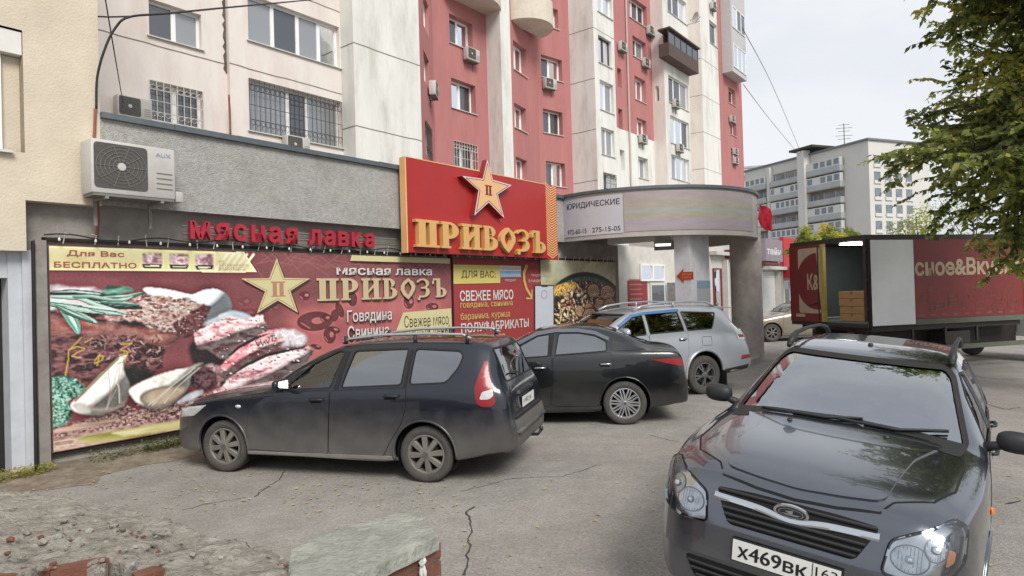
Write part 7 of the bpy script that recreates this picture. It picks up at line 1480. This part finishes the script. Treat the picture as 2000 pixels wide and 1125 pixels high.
for si, (u0, u1) in enumerate(secs):
    t0, t1 = FB.hit(u0, 400)[0], FB.hit(u1, 400)[0]
    for k in range(9):
        z0 = FBZ - 4.6 - 2.85 * k - (.0 if si < 2 else -.35)
        if z0 < .5: continue
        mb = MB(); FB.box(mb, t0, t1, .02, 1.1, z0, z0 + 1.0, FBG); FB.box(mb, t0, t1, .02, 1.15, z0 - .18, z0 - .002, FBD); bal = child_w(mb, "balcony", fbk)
        mb = MB(); kind = ((k + si) % 3 != 1)
        if kind:
            n = max(4, int((t1 - t0) / 1.25)); FB.box(mb, t0, t1, .3, 1.06, z0 + 1.002, z0 + 2.45, FBF)
            for j in range(n):
                if rq.random() < .12: continue
                a = t0 + (t1 - t0) * j / n; FB.box(mb, a + .22, a + (t1 - t0) / n - .22, 1.062, 1.08, z0 + 1.2, z0 + 2.25, FBP)
        else:
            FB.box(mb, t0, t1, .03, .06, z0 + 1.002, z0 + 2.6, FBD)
            for j in range(3): a = t0 + (t1 - t0) * (j + .25) / 3; FB.box(mb, a, a + 1.3, .062, .09, z0 + .9 + .2, z0 + 2.2, FBP); FB.box(mb, a - .1, a, .062, .12, z0 + 1.1, z0 + 2.3, FBF)
        c = child_w(mb, "glazing", fbk); c.parent = bal
FS = Face(fbB, side_B)
for k in range(9):
    for t_ in (1.2, 3.8, 6.4, 9.0):
        mb = MB(); z0 = FBZ - 4 - 2.85 * k; FS.box(mb, t_, t_ + 1.5, .01, .06, z0, z0 + 1.5, FBP); FS.box(mb, t_ - .1, t_ + 1.6, .01, .2, z0 - .6, z0 - .02, FBF); child_w(mb, "window", fbk)
ap = FB.w(FB.hit(1626, 290)[0], FBZ + .36, -3); an = thing("roof_antenna", "thin television mast with cross bars on the far block's roof", "antenna", ap); mb = MB(); mb.tube([(0, 0, 0), (0, 0, 4.6)], .07, TFRM, 6)
for z, l in ((4.3, 1.0), (3.7, 1.5), (3.1, 1.1), (2.3, 1.6), (1.7, 1.2)): mb.tube([(-l, 0, z), (l, 0, z + .1)], .045, TFRM, 4)
mb.build("mast", an)
mb = MB(); t_ = FB.hit(1572, 300)[0]; FB.box(mb, t_ - 2.2, t_ + 3.4, -4, 1.8, FBZ + 1.1, FBZ + 1.5, TFRM); child_w(mb, "roof_cap", fbk)
fb2 = depth(1465, 330, 170); mb = MB(); mb.box(-8, 4.0, 0, 12, 0, 33.5, FBW); mb.box(-8.2, 4.2, -.2, 12.2, 33.5, 34, FBG); 
for k in range(9): mb.box(-3, 3, -.1, -.01, 3.5 * k + 2, 3.5 * k + 3.6, FBP)
o = mb.build("distant_block", None, (fb2.x, fb2.y, 0), -.25); tag(o, "plain pale block whose roof corner shows just right of the tower", "building")

# ------------------------------------------------------------------ air conditioners, dishes, cables
ACW = mat("aircon_white", '#bcb9b3', .5, var=.06, scale=4, stain='#8d8880', stain_amt=.35); ACG = mat("aircon_grille", '#4c4a47', .6, var=.2, scale=30); ACM = mat("aircon_vent", '#75726c', .6)
def ac_unit(w_, h, dp, fan_x):
    r_ = bpy.data.objects.new("air_conditioner", None); COL.objects.link(r_); r_.empty_display_size = .2
    mb = MB(); mb.bevbox(-w_ / 2, w_ / 2, -.06 - dp, -.06, 0, h, ACW, .02); mb.box(-w_ / 2 + .02, w_ / 2 - .02, -.055 - dp, -.08, -.03, -.001, ACM)
    for k in range(4): mb.box(w_ * .26, w_ * .46, -.066 - dp, -.06 - dp, h * (.18 + .1 * k), h * (.2 + .1 * k), ACM)
    mb.build("case", r_, smooth=True, angle=40)
    mb = MB(); cx, cz = fan_x * w_, h * .52; ww, hh = w_ * .31, h * .42
    mb.prism(round_poly([(cx - ww, cz - hh), (cx + ww, cz - hh), (cx + ww, cz + hh), (cx - ww, cz + hh)], .05), lambda a, b, k_: Vector((a, -.0605 - dp - k_, b)), 0, .006, ACG)
    for k in range(1, 7):
        rr = min(ww, hh) * k / 6.5; mb.tube([(cx + rr * 1.12 * math.cos(a), -.070 - dp, cz + rr * math.sin(a)) for a in [2 * math.pi * j / 24 for j in range(25)]], .004, ACM, 4, cap=False)
    for k in range(10): a = math.pi * k / 5; mb.tube([(cx + .03 * math.cos(a), -.072 - dp, cz + .03 * math.sin(a)), (cx + ww * .95 * math.cos(a), -.072 - dp, cz + hh * .95 * math.sin(a))], .004, ACM, 4)
    mb.lathe([(0, -.082 - dp), (.045, -.08 - dp), (.05, -.066 - dp)], ACW, 18, Matrix.Translation((cx, 0, cz))); mb.build("fan_grille", r_, fix=False)
    mb = MB()
    for x in (-w_ * .33, w_ * .33): mb.box(x - .018, x + .018, -.06 - dp, .0, -.06, -.031, GAL); mb.box(x - .018, x + .018, -.03, .0, -.35, -.061, GAL)
    mb.build("wall_bracket", r_)
    return r_
big = ac_unit(.95, .64, .34, -.16); tag(big, "large white air conditioner with a grey fan grille on the parapet by the cream building", "air conditioner", "air conditioners on the walls")
s0, zb = wallpt(250, 380, .45); big.location = wall_world(s0 + .06, PAR_D, zb - .02); big.rotation_euler.z = WANG
mb = MB(); mb.bevbox(.50, .60, -.34, -.10, -.02, .12, ACW, .015); mb.tube([(.52, -.2, .1), (.56, -.16, .3), (.53, -.12, .5)], .012, RUB, 6); mb.build("pipe_cover", big, smooth=True, angle=40)
mb = MB(); mb.text("AUX", lambda a, b, h: Vector((a, -.0675 - .34, b)), (.24, .52, .42, .57), mat("aircon_logo", '#7d93b5', .5)); mb.build("maker_mark", big, fix=False)
small = None
for f, u, v, lab in (("A", 254, 236, "louvred white air conditioner low on the peach wall left of the barred window"), ("B", 572, 304, "white air conditioner at parapet level below the wide barred window"), ("D", 838, 190, "white air conditioner on the narrow red face beside the cream corner panel"), ("E", 915, 122, "white air conditioner under the upper window left of the tall cream pier"),
    ("G", 1069, 176, "white air conditioner under the second window right of the rounded balcony"), ("H", 1266, 70, "air conditioner beside the topmost windows of the narrow red bay"), ("H", 1257, 133, "air conditioner under the second window of the narrow red bay"), ("H", 1251, 281, "air conditioner where red render turns to cream in the narrow bay"), ("H", 1211, 102, "air conditioner beside the slit windows left of the downpipe"),
    ("H3", 1316, 212, "air conditioner at the sill of the bay window below the brown balcony"), ("H3", 1323, 298, "air conditioner just above the lowest bay window of the tower"), ("I2", 1389, 21, "topmost air conditioner on the right cream pier of the tower"), ("J", 1426, 240, "air conditioner left of the upper small window on the tower's right red edge"), ("J", 1432, 303, "upper of two stacked air conditioners on the tower's right red edge"), ("J", 1433, 321, "lower of two stacked air conditioners on the tower's right red edge")):
    if small is None: small = ac_unit(.82, .55, .28, -.15); o = small
    else: o = copy_tree(small)
    t_, z = faces[f].hit(u, v); o.location = faces[f].w(t_, z, .003); o.rotation_euler.z = math.atan2(faces[f].t.y, faces[f].t.x); tag(o, lab, "air conditioner", "air conditioners on the walls")
dish = None
for f, u, v, lab in (("H", 1276, 34, "white satellite dish high in the narrow red bay above the brown balcony"), ("H3", 1316, 50, "grey satellite dish on the roof of the brown glazed balcony")):
    if dish is None:
        dish = bpy.data.objects.new("satellite_dish", None); COL.objects.link(dish); mb = MB(); M_ = Matrix.Translation((0, -.35, .1)) @ Matrix.Rotation(R(25), 4, 'X'); mb.lathe([(0, .08), (.15, .065), (.3, .02), (.4, -.03), (.41, -.03), (.3, .03), (0, .09)], ACW, 24, M_); mb.build("reflector", dish, smooth=True)
        mb = MB(); mb.tube([(0, 0, 0), (0, -.3, .1)], .02, TFRM, 6); mb.tube([(0, -.35, -.25), (0, -.75, .1)], .014, TFRM, 6); mb.build("arm", dish); o = dish
    else: o = copy_tree(dish)
    t_, z = faces[f].hit(u, v); o.location = faces[f].w(t_, z, .01 if f == "H" else 1.2); o.rotation_euler.z = math.atan2(faces[f].t.y, faces[f].t.x); tag(o, lab, "satellite dish", "satellite dishes on the tower")
CAB = mat("cable_black", '#2a2829', .7); CABR = mat("conduit_red", '#8d5046', .7, var=.2)
def wpts(L_): return [wall_world(*(lambda q: (q[0], d_, q[1]))(wallpt(u, v, d_))) for u, v, d_ in L_]
def cable(name, pts, r_, m, lab, cat, n=6):
    P = [Vector(p) for p in pts]; Q = []
    for i in range(len(P) - 1):
        p0, p1, p2, p3 = P[max(0, i - 1)], P[i], P[i + 1], P[min(len(P) - 1, i + 2)]
        for j in range(n): t_ = j / n; Q.append(.5 * ((2 * p1) + (p2 - p0) * t_ + (2 * p0 - 5 * p1 + 4 * p2 - p3) * t_ ** 2 + (3 * p1 - p0 - 3 * p2 + p3) * t_ ** 3))
    Q.append(P[-1]); mb = MB(); mb.tube(Q, r_, m, 6); o = solo_w(mb, name, Q[0], 0, smooth=True); tag(o, lab, cat); return o
cable("service_cable", wpts([(188, 212, .16), (190, 150, .2), (205, 95, .3), (225, 55, .35), (253, 33, .4), (330, 26, .2), (440, 15, -1), (560, 4, -3), (660, -6, -6)]), .014, CAB, "thick black cable curving up from the parapet corner and away over the windows", "cable")
cable("thin_wire", wpts([(205, -6, -1), (222, 95, -2), (240, 200, -8.9)]), .009, CAB, "thin black wire slanting down the pale wall beside the cream building", "wire")
cable("anchor_wire", wpts([(190, 32, .1), (215, 33, .3), (252, 32, .4)]), .01, CAB, "short anchor wire tying the thick cable to the cream building", "wire")
cable("red_conduit", wpts([(186, 212, .15), (185, 250, .15), (184, 275, .15), (188, 330, .15), (190, 385, .15), (192, 430, .02), (188, 462, -.05), (180, 472, -.05)]), .016, CABR, "red brown conduit running down behind the large air conditioner", "conduit")
cable("tower_conduit", wpts([(447, 185, -8.6), (449, 225, -8.6), (450, 262, -8.6)]), .03, CABR, "short red pipe on the peach wall between the barred windows", "pipe")
cable("sky_wire", [depth(1450, 55, 50), depth(1510, 170, 85), depth(1565, 300, 118)], .03, CAB, "upper of two thin wires from the tower towards the far block", "wire")
cable("sky_wire", [depth(1452, 165, 50), depth(1505, 235, 80), depth(1563, 305, 118)], .025, CAB, "lower of two thin wires from the tower towards the far block", "wire")

# ------------------------------------------------------------------ foliage
from mathutils import noise
def leafmat(name, col, tr_=.58):
    if name in MATS: return MATS[name]
    m = bpy.data.materials.new(name); m.use_nodes = True; t = m.node_tree; N = t.nodes; L = t.links
    b = N["Principled BSDF"]; b.inputs["Base Color"].default_value = (*col, 1); b.inputs["Roughness"].default_value = .55; tl = N.new("ShaderNodeBsdfTranslucent"); tl.inputs[0].default_value = (col[0] * 1.3, col[1] * 1.4, col[2], 1); mi = N.new("ShaderNodeMixShader"); mi.inputs[0].default_value = tr_
    L.new(b.outputs[0], mi.inputs[1]); L.new(tl.outputs[0], mi.inputs[2]); L.new(mi.outputs[0], N["Material Output"].inputs[0]); MATS[name] = m; return m
BARK = mat("bark", '#4a4038', .95, var=.3, scale=9, bump=.8, bscale=25)
LM = [leafmat("leaf_dark", (.125, .155, .05)), leafmat("leaf_mid", (.235, .27, .075)), leafmat("leaf_light", (.40, .40, .11)), leafmat("leaf_yellow", (.55, .44, .09)), leafmat("leaf_deep", (.06, .085, .03))]
class Crown:
    def __init__(c): c.v, c.f, c.m = [], [], []
    def leaf(c, p, d, nrm, l, w_, mi):
        s_ = d.cross(nrm); s_ = s_.normalized() if s_.length > 1e-5 else Vector((1, 0, 0)); o = len(c.v); n_ = s_.cross(d).normalized()
        c.v += [tuple(p), tuple(p + d * l * .45 + s_ * w_ + n_ * l * .05), tuple(p + d * l - n_ * l * .08), tuple(p + d * l * .45 - s_ * w_ + n_ * l * .05)]; c.f += [(o, o + 1, o + 2), (o, o + 2, o + 3)]; c.m += [mi, mi]
    def build(c, name, root):
        me = bpy.data.meshes.new(name); loc = root.location; me.from_pydata([(x - loc.x, y - loc.y, z - loc.z) for x, y, z in c.v], [], c.f)
        for m in LM: me.materials.append(m)
        me.polygons.foreach_set("material_index", c.m); me.update(); o = bpy.data.objects.new(name, me); COL.objects.link(o); o.parent = root; return o
def curve_pts(a, b, sag, n, q):
    return [a.lerp(b, k / n) + Vector((0, 0, sag * math.sin(math.pi * k / n))) + Vector((q.uniform(-1, 1), q.uniform(-1, 1), q.uniform(-1, 1))) * .03 * (b - a).length * (0 < k < n) for k in range(n + 1)]
def big_tree(base, tips, label, seed, trunk_r, fork_z, leaf, hub=(0, 0, 0)):
    q = random.Random(seed); root = thing("tree", label, "tree", base); tm = MB(); bm_ = MB(); cr = Crown(); B0 = Vector(base)
    top = B0 + Vector(hub) + Vector((0, 0, fork_z)); tm.tube(curve_pts(B0, top, 0, 6, q), [trunk_r * (1 - .07 * k) for k in range(7)], BARK, 12)
    limbs = []
    for k in range(9):
        c = q.choice(tips); e = top.lerp(Vector(c), .72) + Vector((0, 0, .5)); P = curve_pts(top - Vector((0, 0, q.uniform(0, .8))), e, .4, 7, q); limbs.append(P); bm_.tube(P, [trunk_r * .55 * (1 - .11 * j) for j in range(8)], BARK, 7)
    allp = [p for P in limbs for p in P[2:]]
    for tip in tips:
        T = Vector(tip); s_ = min(allp, key=lambda p: (p - T).length); P = curve_pts(s_, T, .12, 8, q)
        bm_.tube(P, [.028 * (1 - .1 * j) for j in range(9)], BARK, 4)
        clump = q.random(); kinds = ([0, 0, 4, 1], [0, 1, 1, 4], [1, 1, 2, 0], [2, 2, 3, 1])[0 if clump < .28 else 1 if clump < .56 else 2 if clump < .83 else 3]
        shoots = [P]
        for j in range(6):
            k = q.randrange(3, 9); st = P[k]; d = Vector((q.uniform(-1, 1), q.uniform(-1, 1), q.uniform(-.75, .35))).normalized(); shoots.append(curve_pts(st, st + d * q.uniform(.35, .75), .04, 5, q))
        for si, S_ in enumerate(shoots):
            if si: bm_.tube(S_, [.008 - .001 * j for j in range(6)], BARK, 3)
            seg = list(zip(S_, S_[1:])) if si else list(zip(S_[4:], S_[5:]))
            for a, b in seg:
                d = (b - a).normalized(); sd = d.cross(Vector((0, 0, 1))); sd = sd.normalized() if sd.length > .1 else Vector((1, 0, 0)); n_ = max(1, int((b - a).length / (leaf * .42)))
                for i in range(n_):
                    for sg in (-1, 1):
                        p = a.lerp(b, (i + q.random()) / n_); dd = (sd * sg * q.uniform(.6, 1) + d * q.uniform(.3, .7) + Vector((0, 0, q.uniform(-.65, -.05)))).normalized()
                        cr.leaf(p, dd, Vector((q.uniform(-1, 1), q.uniform(-1.3, .5), .75)).normalized(), leaf * q.uniform(.7, 1.2), leaf * q.uniform(.24, .34), q.choice(kinds))
    child_w(tm, "trunk", root, smooth=True); child_w(bm_, "branches", root, smooth=True, fix=False); cr.build("crown", root); return root
q = random.Random(21); tips = []
def inside(u, v):
    """outline of the crown as it hangs over the car park"""
    lim = [(0, 1715), (35, 1705), (60, 1765), (90, 1850), (125, 1860), (170, 1790), (200, 1760), (245, 1750), (280, 1735), (320, 1722), (350, 1722), (385, 1735), (410, 1745), (440, 1800), (465, 1850), (490, 1895), (530, 1915), (560, 2050)]
    for (a, x), (b, y) in zip(lim, lim[1:]):
        if a <= v <= b: return u > x + (y - x) * (v - a) / (b - a) + 12
    return v < 0 and u > 1715
while len(tips) < 470:
    u, v, Y = q.uniform(1700, 2300), q.uniform(-260, 545), q.uniform(7.6, 12.4)
    if not inside(u, v): continue
    p = depth(u, v, Y)
    if abs((p.x - 9.9) / 5.4) ** 2 + ((p.y - 10.2) / 3.2) ** 2 + ((p.z - 5.6) / 4.6) ** 2 > 1.2: continue
    if p.x > 11.2 and q.random() < .6: continue
    dens = noise.noise(p * .55 + Vector((3, 1, 7)))
    if dens < -.12: continue
    tips.append(tuple(p))
big_tree((10.3, 9.9, 0), tips, "tall leafy elm turning yellow at the right edge, hanging over the lorry", 4, .24, 2.6, .125)
def small_tree(u, v, Y, r_, label, seed, yel):
    q = random.Random(seed); p = depth(u, v, Y); root = thing("tree", label, "tree", (p.x, p.y, 0), 0, "small trees beyond the lorry"); tm = MB(); tm.tube([(p.x, p.y, 0), (p.x + .1, p.y, p.z * .6), (p.x, p.y, p.z)], [.12, .09, .04], BARK, 8); cr = Crown()
    for k in range(5): a = q.uniform(0, 6.3); tm.tube([(p.x + .05, p.y, p.z * .55), (p.x + r_ * .7 * math.cos(a), p.y + r_ * .7 * math.sin(a), p.z + q.uniform(-.3, .6) * r_)], [.05, .015], BARK, 5)
    cl = [(Vector((q.gauss(0, .45), q.gauss(0, .45), q.gauss(0, .4))) * r_ + p, q.uniform(.25, .5) * r_, q.random()) for _ in range(26)]
    for c, rr, t_ in cl:
        for _ in range(60):
            d = Vector((q.gauss(0, 1), q.gauss(0, 1), q.gauss(0, .8))).normalized(); cr.leaf(c + d * rr * q.uniform(.5, 1), Vector((q.uniform(-1, 1), q.uniform(-1, 1), q.uniform(-.6, .3))).normalized(), d, .17, .06, 3 if t_ < yel else (2 if t_ < yel + .3 else 1))
    child_w(tm, "trunk", root, smooth=True); cr.build("crown", root)
small_tree(1575, 470, 34, .7, "small yellowing tree showing over the lorry roof at its left end", 3, .05); small_tree(1622, 466, 36, .75, "yellowest small tree showing over the middle of the lorry roof", 8, .1); small_tree(1658, 470, 40, .7, "greener small tree showing over the lorry roof below the blank wall", 12, .1)
small_tree(1792, 452, 44, 1.7, "pale green bushy tree between the far block and the hanging elm", 14, .0); small_tree(1900, 420, 52, 3.6, "wide tree behind the elm's lower branches", 19, .05)
# weeds, dry grass and fallen leaves
cr = Crown(); q = random.Random(9)
for _ in range(1500):
    s_ = q.choice((q.uniform(.5, 2.3), q.uniform(1.1, 1.7), q.uniform(-.6, .1))); h = q.uniform(.0, .13) * (1 if s_ > .3 else .8); p = wall_world(s_, q.uniform(.04, .22), .06 + h); cr.leaf(p, Vector((q.uniform(-1, 1), q.uniform(-1, 1), q.uniform(-.2, .8))).normalized(), Vector((q.uniform(-.5, .5), q.uniform(-.5, .5), 1)), q.uniform(.02, .05), .012, q.choice((0, 0, 1, 4)) if s_ > .3 else q.choice((1, 2, 3, 3)))
me = bpy.data.meshes.new("weeds"); me.from_pydata(cr.v, [], cr.f); [me.materials.append(m) for m in LM]; me.polygons.foreach_set("material_index", cr.m); o = bpy.data.objects.new("weeds", me); COL.objects.link(o); tag(o, "low green weeds growing along the foot of the meat banner", "weeds", kind='stuff')
cr = Crown()
for _ in range(560):
    if q.random() < .3: p = wall_world(q.uniform(-.3, 9), .15 + abs(q.gauss(0, .45)), .008 + .05 * q.random() * 0)
    elif q.random() < .55: p = ground(q.uniform(60, 900), q.uniform(880, 1000), .006)
    else: p = ground(q.uniform(560, 1990), q.uniform(700, 1110), .006)
    a = q.uniform(0, 6.28); cr.leaf(p + Vector((0, 0, q.uniform(0, .012))), Vector((math.cos(a), math.sin(a), q.uniform(-.1, .25))), Vector((q.uniform(-.3, .3), q.uniform(-.3, .3), 1)), q.uniform(.025, .055), q.uniform(.009, .016), q.choice((3, 3, 3, 2)))
me = bpy.data.meshes.new("fallen_leaves"); me.from_pydata(cr.v, [], cr.f); [me.materials.append(m) for m in (LM[0], LM[1], leafmat("leaf_fallen_pale", (.42, .36, .2), .1), leafmat("leaf_fallen", (.45, .36, .12), .1), LM[4])]; me.polygons.foreach_set("material_index", cr.m); o = bpy.data.objects.new("fallen_leaves", me); COL.objects.link(o); tag(o, "pale yellow fallen leaves scattered over the asphalt", "leaves", kind='stuff')

# ------------------------------------------------------------------ the broken brick wall in the foreground
BRK = mat("brick_red", '#6d4637', .9, var=.2, scale=14, bump=.4, bscale=60, stain='#5c3226', stain_amt=.5, stain_scale=6); MORT = mat("mortar_grey", '#7f796f', .95, var=.25, scale=14, bump=.9, bscale=40); CAPG = mat("broken_concrete", '#8d887e', .95, var=.3, scale=13, bump=1.0, bscale=55, stain='#4f4a41', stain_amt=.9, stain_scale=6, stretch=(1, 2.2, 1)); CAPP = mat("concrete_green_paint", '#8a8b83', .95, var=.22, scale=9, bump=.8, bscale=40, stain='#a5a59b', stain_amt=.9, stain_scale=7)
ZC = .80
bw = thing("brick_parapet", "low broken brick wall with crumbling concrete coping in the near foreground", "wall", (-1.1, 3.0, 0))
def coping(px, m, name, rough, z=ZC, thick=.13):
    P = [ground(u, v, z) for u, v in px]; bm = bmesh.new(); bm.faces.new([bm.verts.new((p.x, p.y, 0)) for p in P]); bmesh.ops.triangulate(bm, faces=bm.faces[:]); g_ = .022
    for ax in (0, 1):
        lo, hi = min(p[ax] for p in P), max(p[ax] for p in P); k = lo + g_
        while k < hi:
            co = Vector((k, 0, 0)) if ax == 0 else Vector((0, k, 0)); no = Vector((1, 0, 0)) if ax == 0 else Vector((0, 1, 0)); bmesh.ops.bisect_plane(bm, geom=bm.verts[:] + bm.edges[:] + bm.faces[:], plane_co=co, plane_no=no); k += g_
    bmesh.ops.triangulate(bm, faces=bm.faces[:]); bmesh.ops.remove_doubles(bm, verts=bm.verts, dist=.003); bm.verts.index_update(); bnd = {v for e in bm.edges if len(e.link_faces) == 1 for v in e.verts}
    top, fs = [], []
    for v in bm.verts:
        a = Vector((v.co.x, v.co.y, 0)); n1 = noise.fractal(a * 5, .8, 2.1, 6); n2 = noise.noise(a * 22); ridge = abs(noise.noise(a * 4 + Vector((9, 2, 1))))
        stp = math.floor((noise.noise(a * 2.2 + Vector((4, 4, 1))) + 1) * 3) / 3; h = rough * (n1 * .55 + n2 * .16 - .8 * max(0, .05 - ridge) * 16 + (.9 * (stp - 1) if rough > .02 else 0)); jx, jy = (noise.noise(a * 9 + Vector((0, 0, 5))) * rough * .6, noise.noise(a * 9 + Vector((0, 0, 9))) * rough * .6) if v in bnd else (0, 0)
        top.append(Vector((v.co.x + jx, v.co.y + jy, z + h - (rough * .5 if v in bnd else 0))))
    n = len(top); vs = top + [Vector((p.x, p.y, z - thick)) for p in top]; fs = [tuple(v.index for v in f.verts) for f in bm.faces]
    for e in bm.edges:
        if len(e.link_faces) == 1: a, b = e.verts[0].index, e.verts[1].index; fs.append((a, b, n + b, n + a))
    bm.free(); mb = MB(); mb.add(vs, fs, m); return child_w(mb, name, bw, smooth=True, angle=45)
coping([(-60, 952), (60, 958), (140, 975), (250, 988), (330, 1008), (430, 1042), (520, 1062), (575, 1088), (580, 1180), (380, 1180), (330, 1118), (285, 1104), (215, 1092), (200, 1106), (100, 1098), (60, 1112), (-60, 1108)], CAPG, "coping", .035)
coping([(566, 1072), (620, 1044), (700, 1020), (792, 998), (828, 1012), (858, 1044), (800, 1072), (690, 1122), (640, 1180), (560, 1180)], CAPP, "coping", .012, ZC + .03, .07)
def brick_face(a, b, zt, name="brick_face", back=.12, nc=9):
    a, b = Vector(a), Vector(b); L_ = (b - a).length; t_ = (b - a) / L_; n_ = Vector((t_.y, -t_.x)); mb = MB(); H_, W_ = .065, .25
    def bx(x0, x1, d0, d1, z0, z1, m):
        P = [a + t_ * x0 + n_ * d1, a + t_ * x1 + n_ * d1, a + t_ * x1 + n_ * d0, a + t_ * x0 + n_ * d0]; mb.add([(p.x, p.y, z0) for p in P] + [(p.x, p.y, z1) for p in P], [(3, 2, 1, 0), (4, 5, 6, 7), (0, 1, 5, 4), (1, 2, 6, 5), (2, 3, 7, 6), (3, 0, 4, 7)], m)
    bx(0, L_, -back, -.008, 0, zt - .004, MORT)
    for c in range(nc):
        z1_ = zt - c * (H_ + .012); z0_ = z1_ - H_; x = -(W_ / 2 if c % 2 else 0)
        while x < L_:
            x0, x1 = max(0, x), min(L_, x + W_)
            if x1 - x0 > .03: bx(x0, x1, -back + .02, rng.uniform(-.003, .004), z0_, z1_, BRK)
            x += W_ + .012
    return child_w(mb, name, bw)
e0 = ground(860, 1048, ZC); e1 = ground(690, 1124, ZC); dv = (e1 - e0); e2 = e0 + dv * 1.8; e3 = ground(796, 1000, ZC)
brick_face(e2.xy, e0.xy, ZC - .03); brick_face(e0.xy, e3.xy, ZC - .04)
for u0, v0, u1, v1, zt in ((-70, 1118, 96, 1100, ZC - .02), (98, 1112, 212, 1090, ZC - .0), (268, 1122, 322, 1106, ZC + .0)):
    a, b = ground(u0, v0 + 6, ZC), ground(u1, v1 + 6, ZC); brick_face(a.xy, b.xy, zt, back=.10)
a, b = ground(-80, 1150, ZC), ground(640, 1190, ZC); mb = MB(); P = [ground(-70, 990, ZC), ground(300, 1012, ZC), ground(540, 1085, ZC), ground(610, 1180, ZC), ground(300, 1150, ZC), ground(200, 1120, ZC), ground(-70, 1130, ZC)]
mb.prism([(p.x, p.y) for p in P], lambda x, y, h: Vector((x, y, h)), 0, ZC - .1, MORT); child_w(mb, "wall_core", bw)
chip = MB(); qc = random.Random(2)
for _ in range(230):
    u, v = qc.uniform(-40, 570), qc.uniform(965, 1110)
    if v < 955 + max(0, u) * .22 + 14: continue
    p = ground(u, v, ZC + .012); r_ = qc.choice((.006, .009, .012, .018)) * qc.uniform(.7, 1.3); bm = bmesh.new(); bmesh.ops.create_icosphere(bm, subdivisions=1, radius=r_)
    for w_ in bm.verts: w_.co = Vector((w_.co.x * qc.uniform(.7, 1.4), w_.co.y * qc.uniform(.7, 1.3), w_.co.z * qc.uniform(.4, .9))) + p
    chip.bm(bm, qc.choice((CAPG, CAPG, CAPG, MORT, MORT, BRK, CAPP, CAPP)))
tag(child_w(chip, "rubble_chips", bw, fix=False), kind='stuff')
kp = ground(812, 1096, ZC - .1); t_ = (e0 - e1).normalized(); n_ = Vector((t_.y, -t_.x, 0)); k0 = e0.lerp(e1, .27) + n_ * .02; k0.z = ZC - .06
ROPE = mat("white_rag", '#c4c3bf', .9, var=.15, scale=30); kn = thing("rag_knot", "small white knotted rag hanging on the brick end of the wall", "rag", k0); mb = MB()
mb.tube([(0, 0, .02), (.012, -.012, .0), (0, -.016, -.02), (-.012, -.006, -.008), (.0, -.012, .008)], .010, ROPE, 6); mb.build("knot", kn, smooth=True); mb = MB(); mb.tube([(0, -.006, -.015), (-.006, -.012, -.05), (-.004, -.014, -.1)], [.010, .012, .008], ROPE, 6); mb.tube([(0, -.006, -.015), (.01, -.012, -.05), (.012, -.014, -.085)], [.010, .011, .007], ROPE, 6); mb.build("tails", kn, smooth=True)
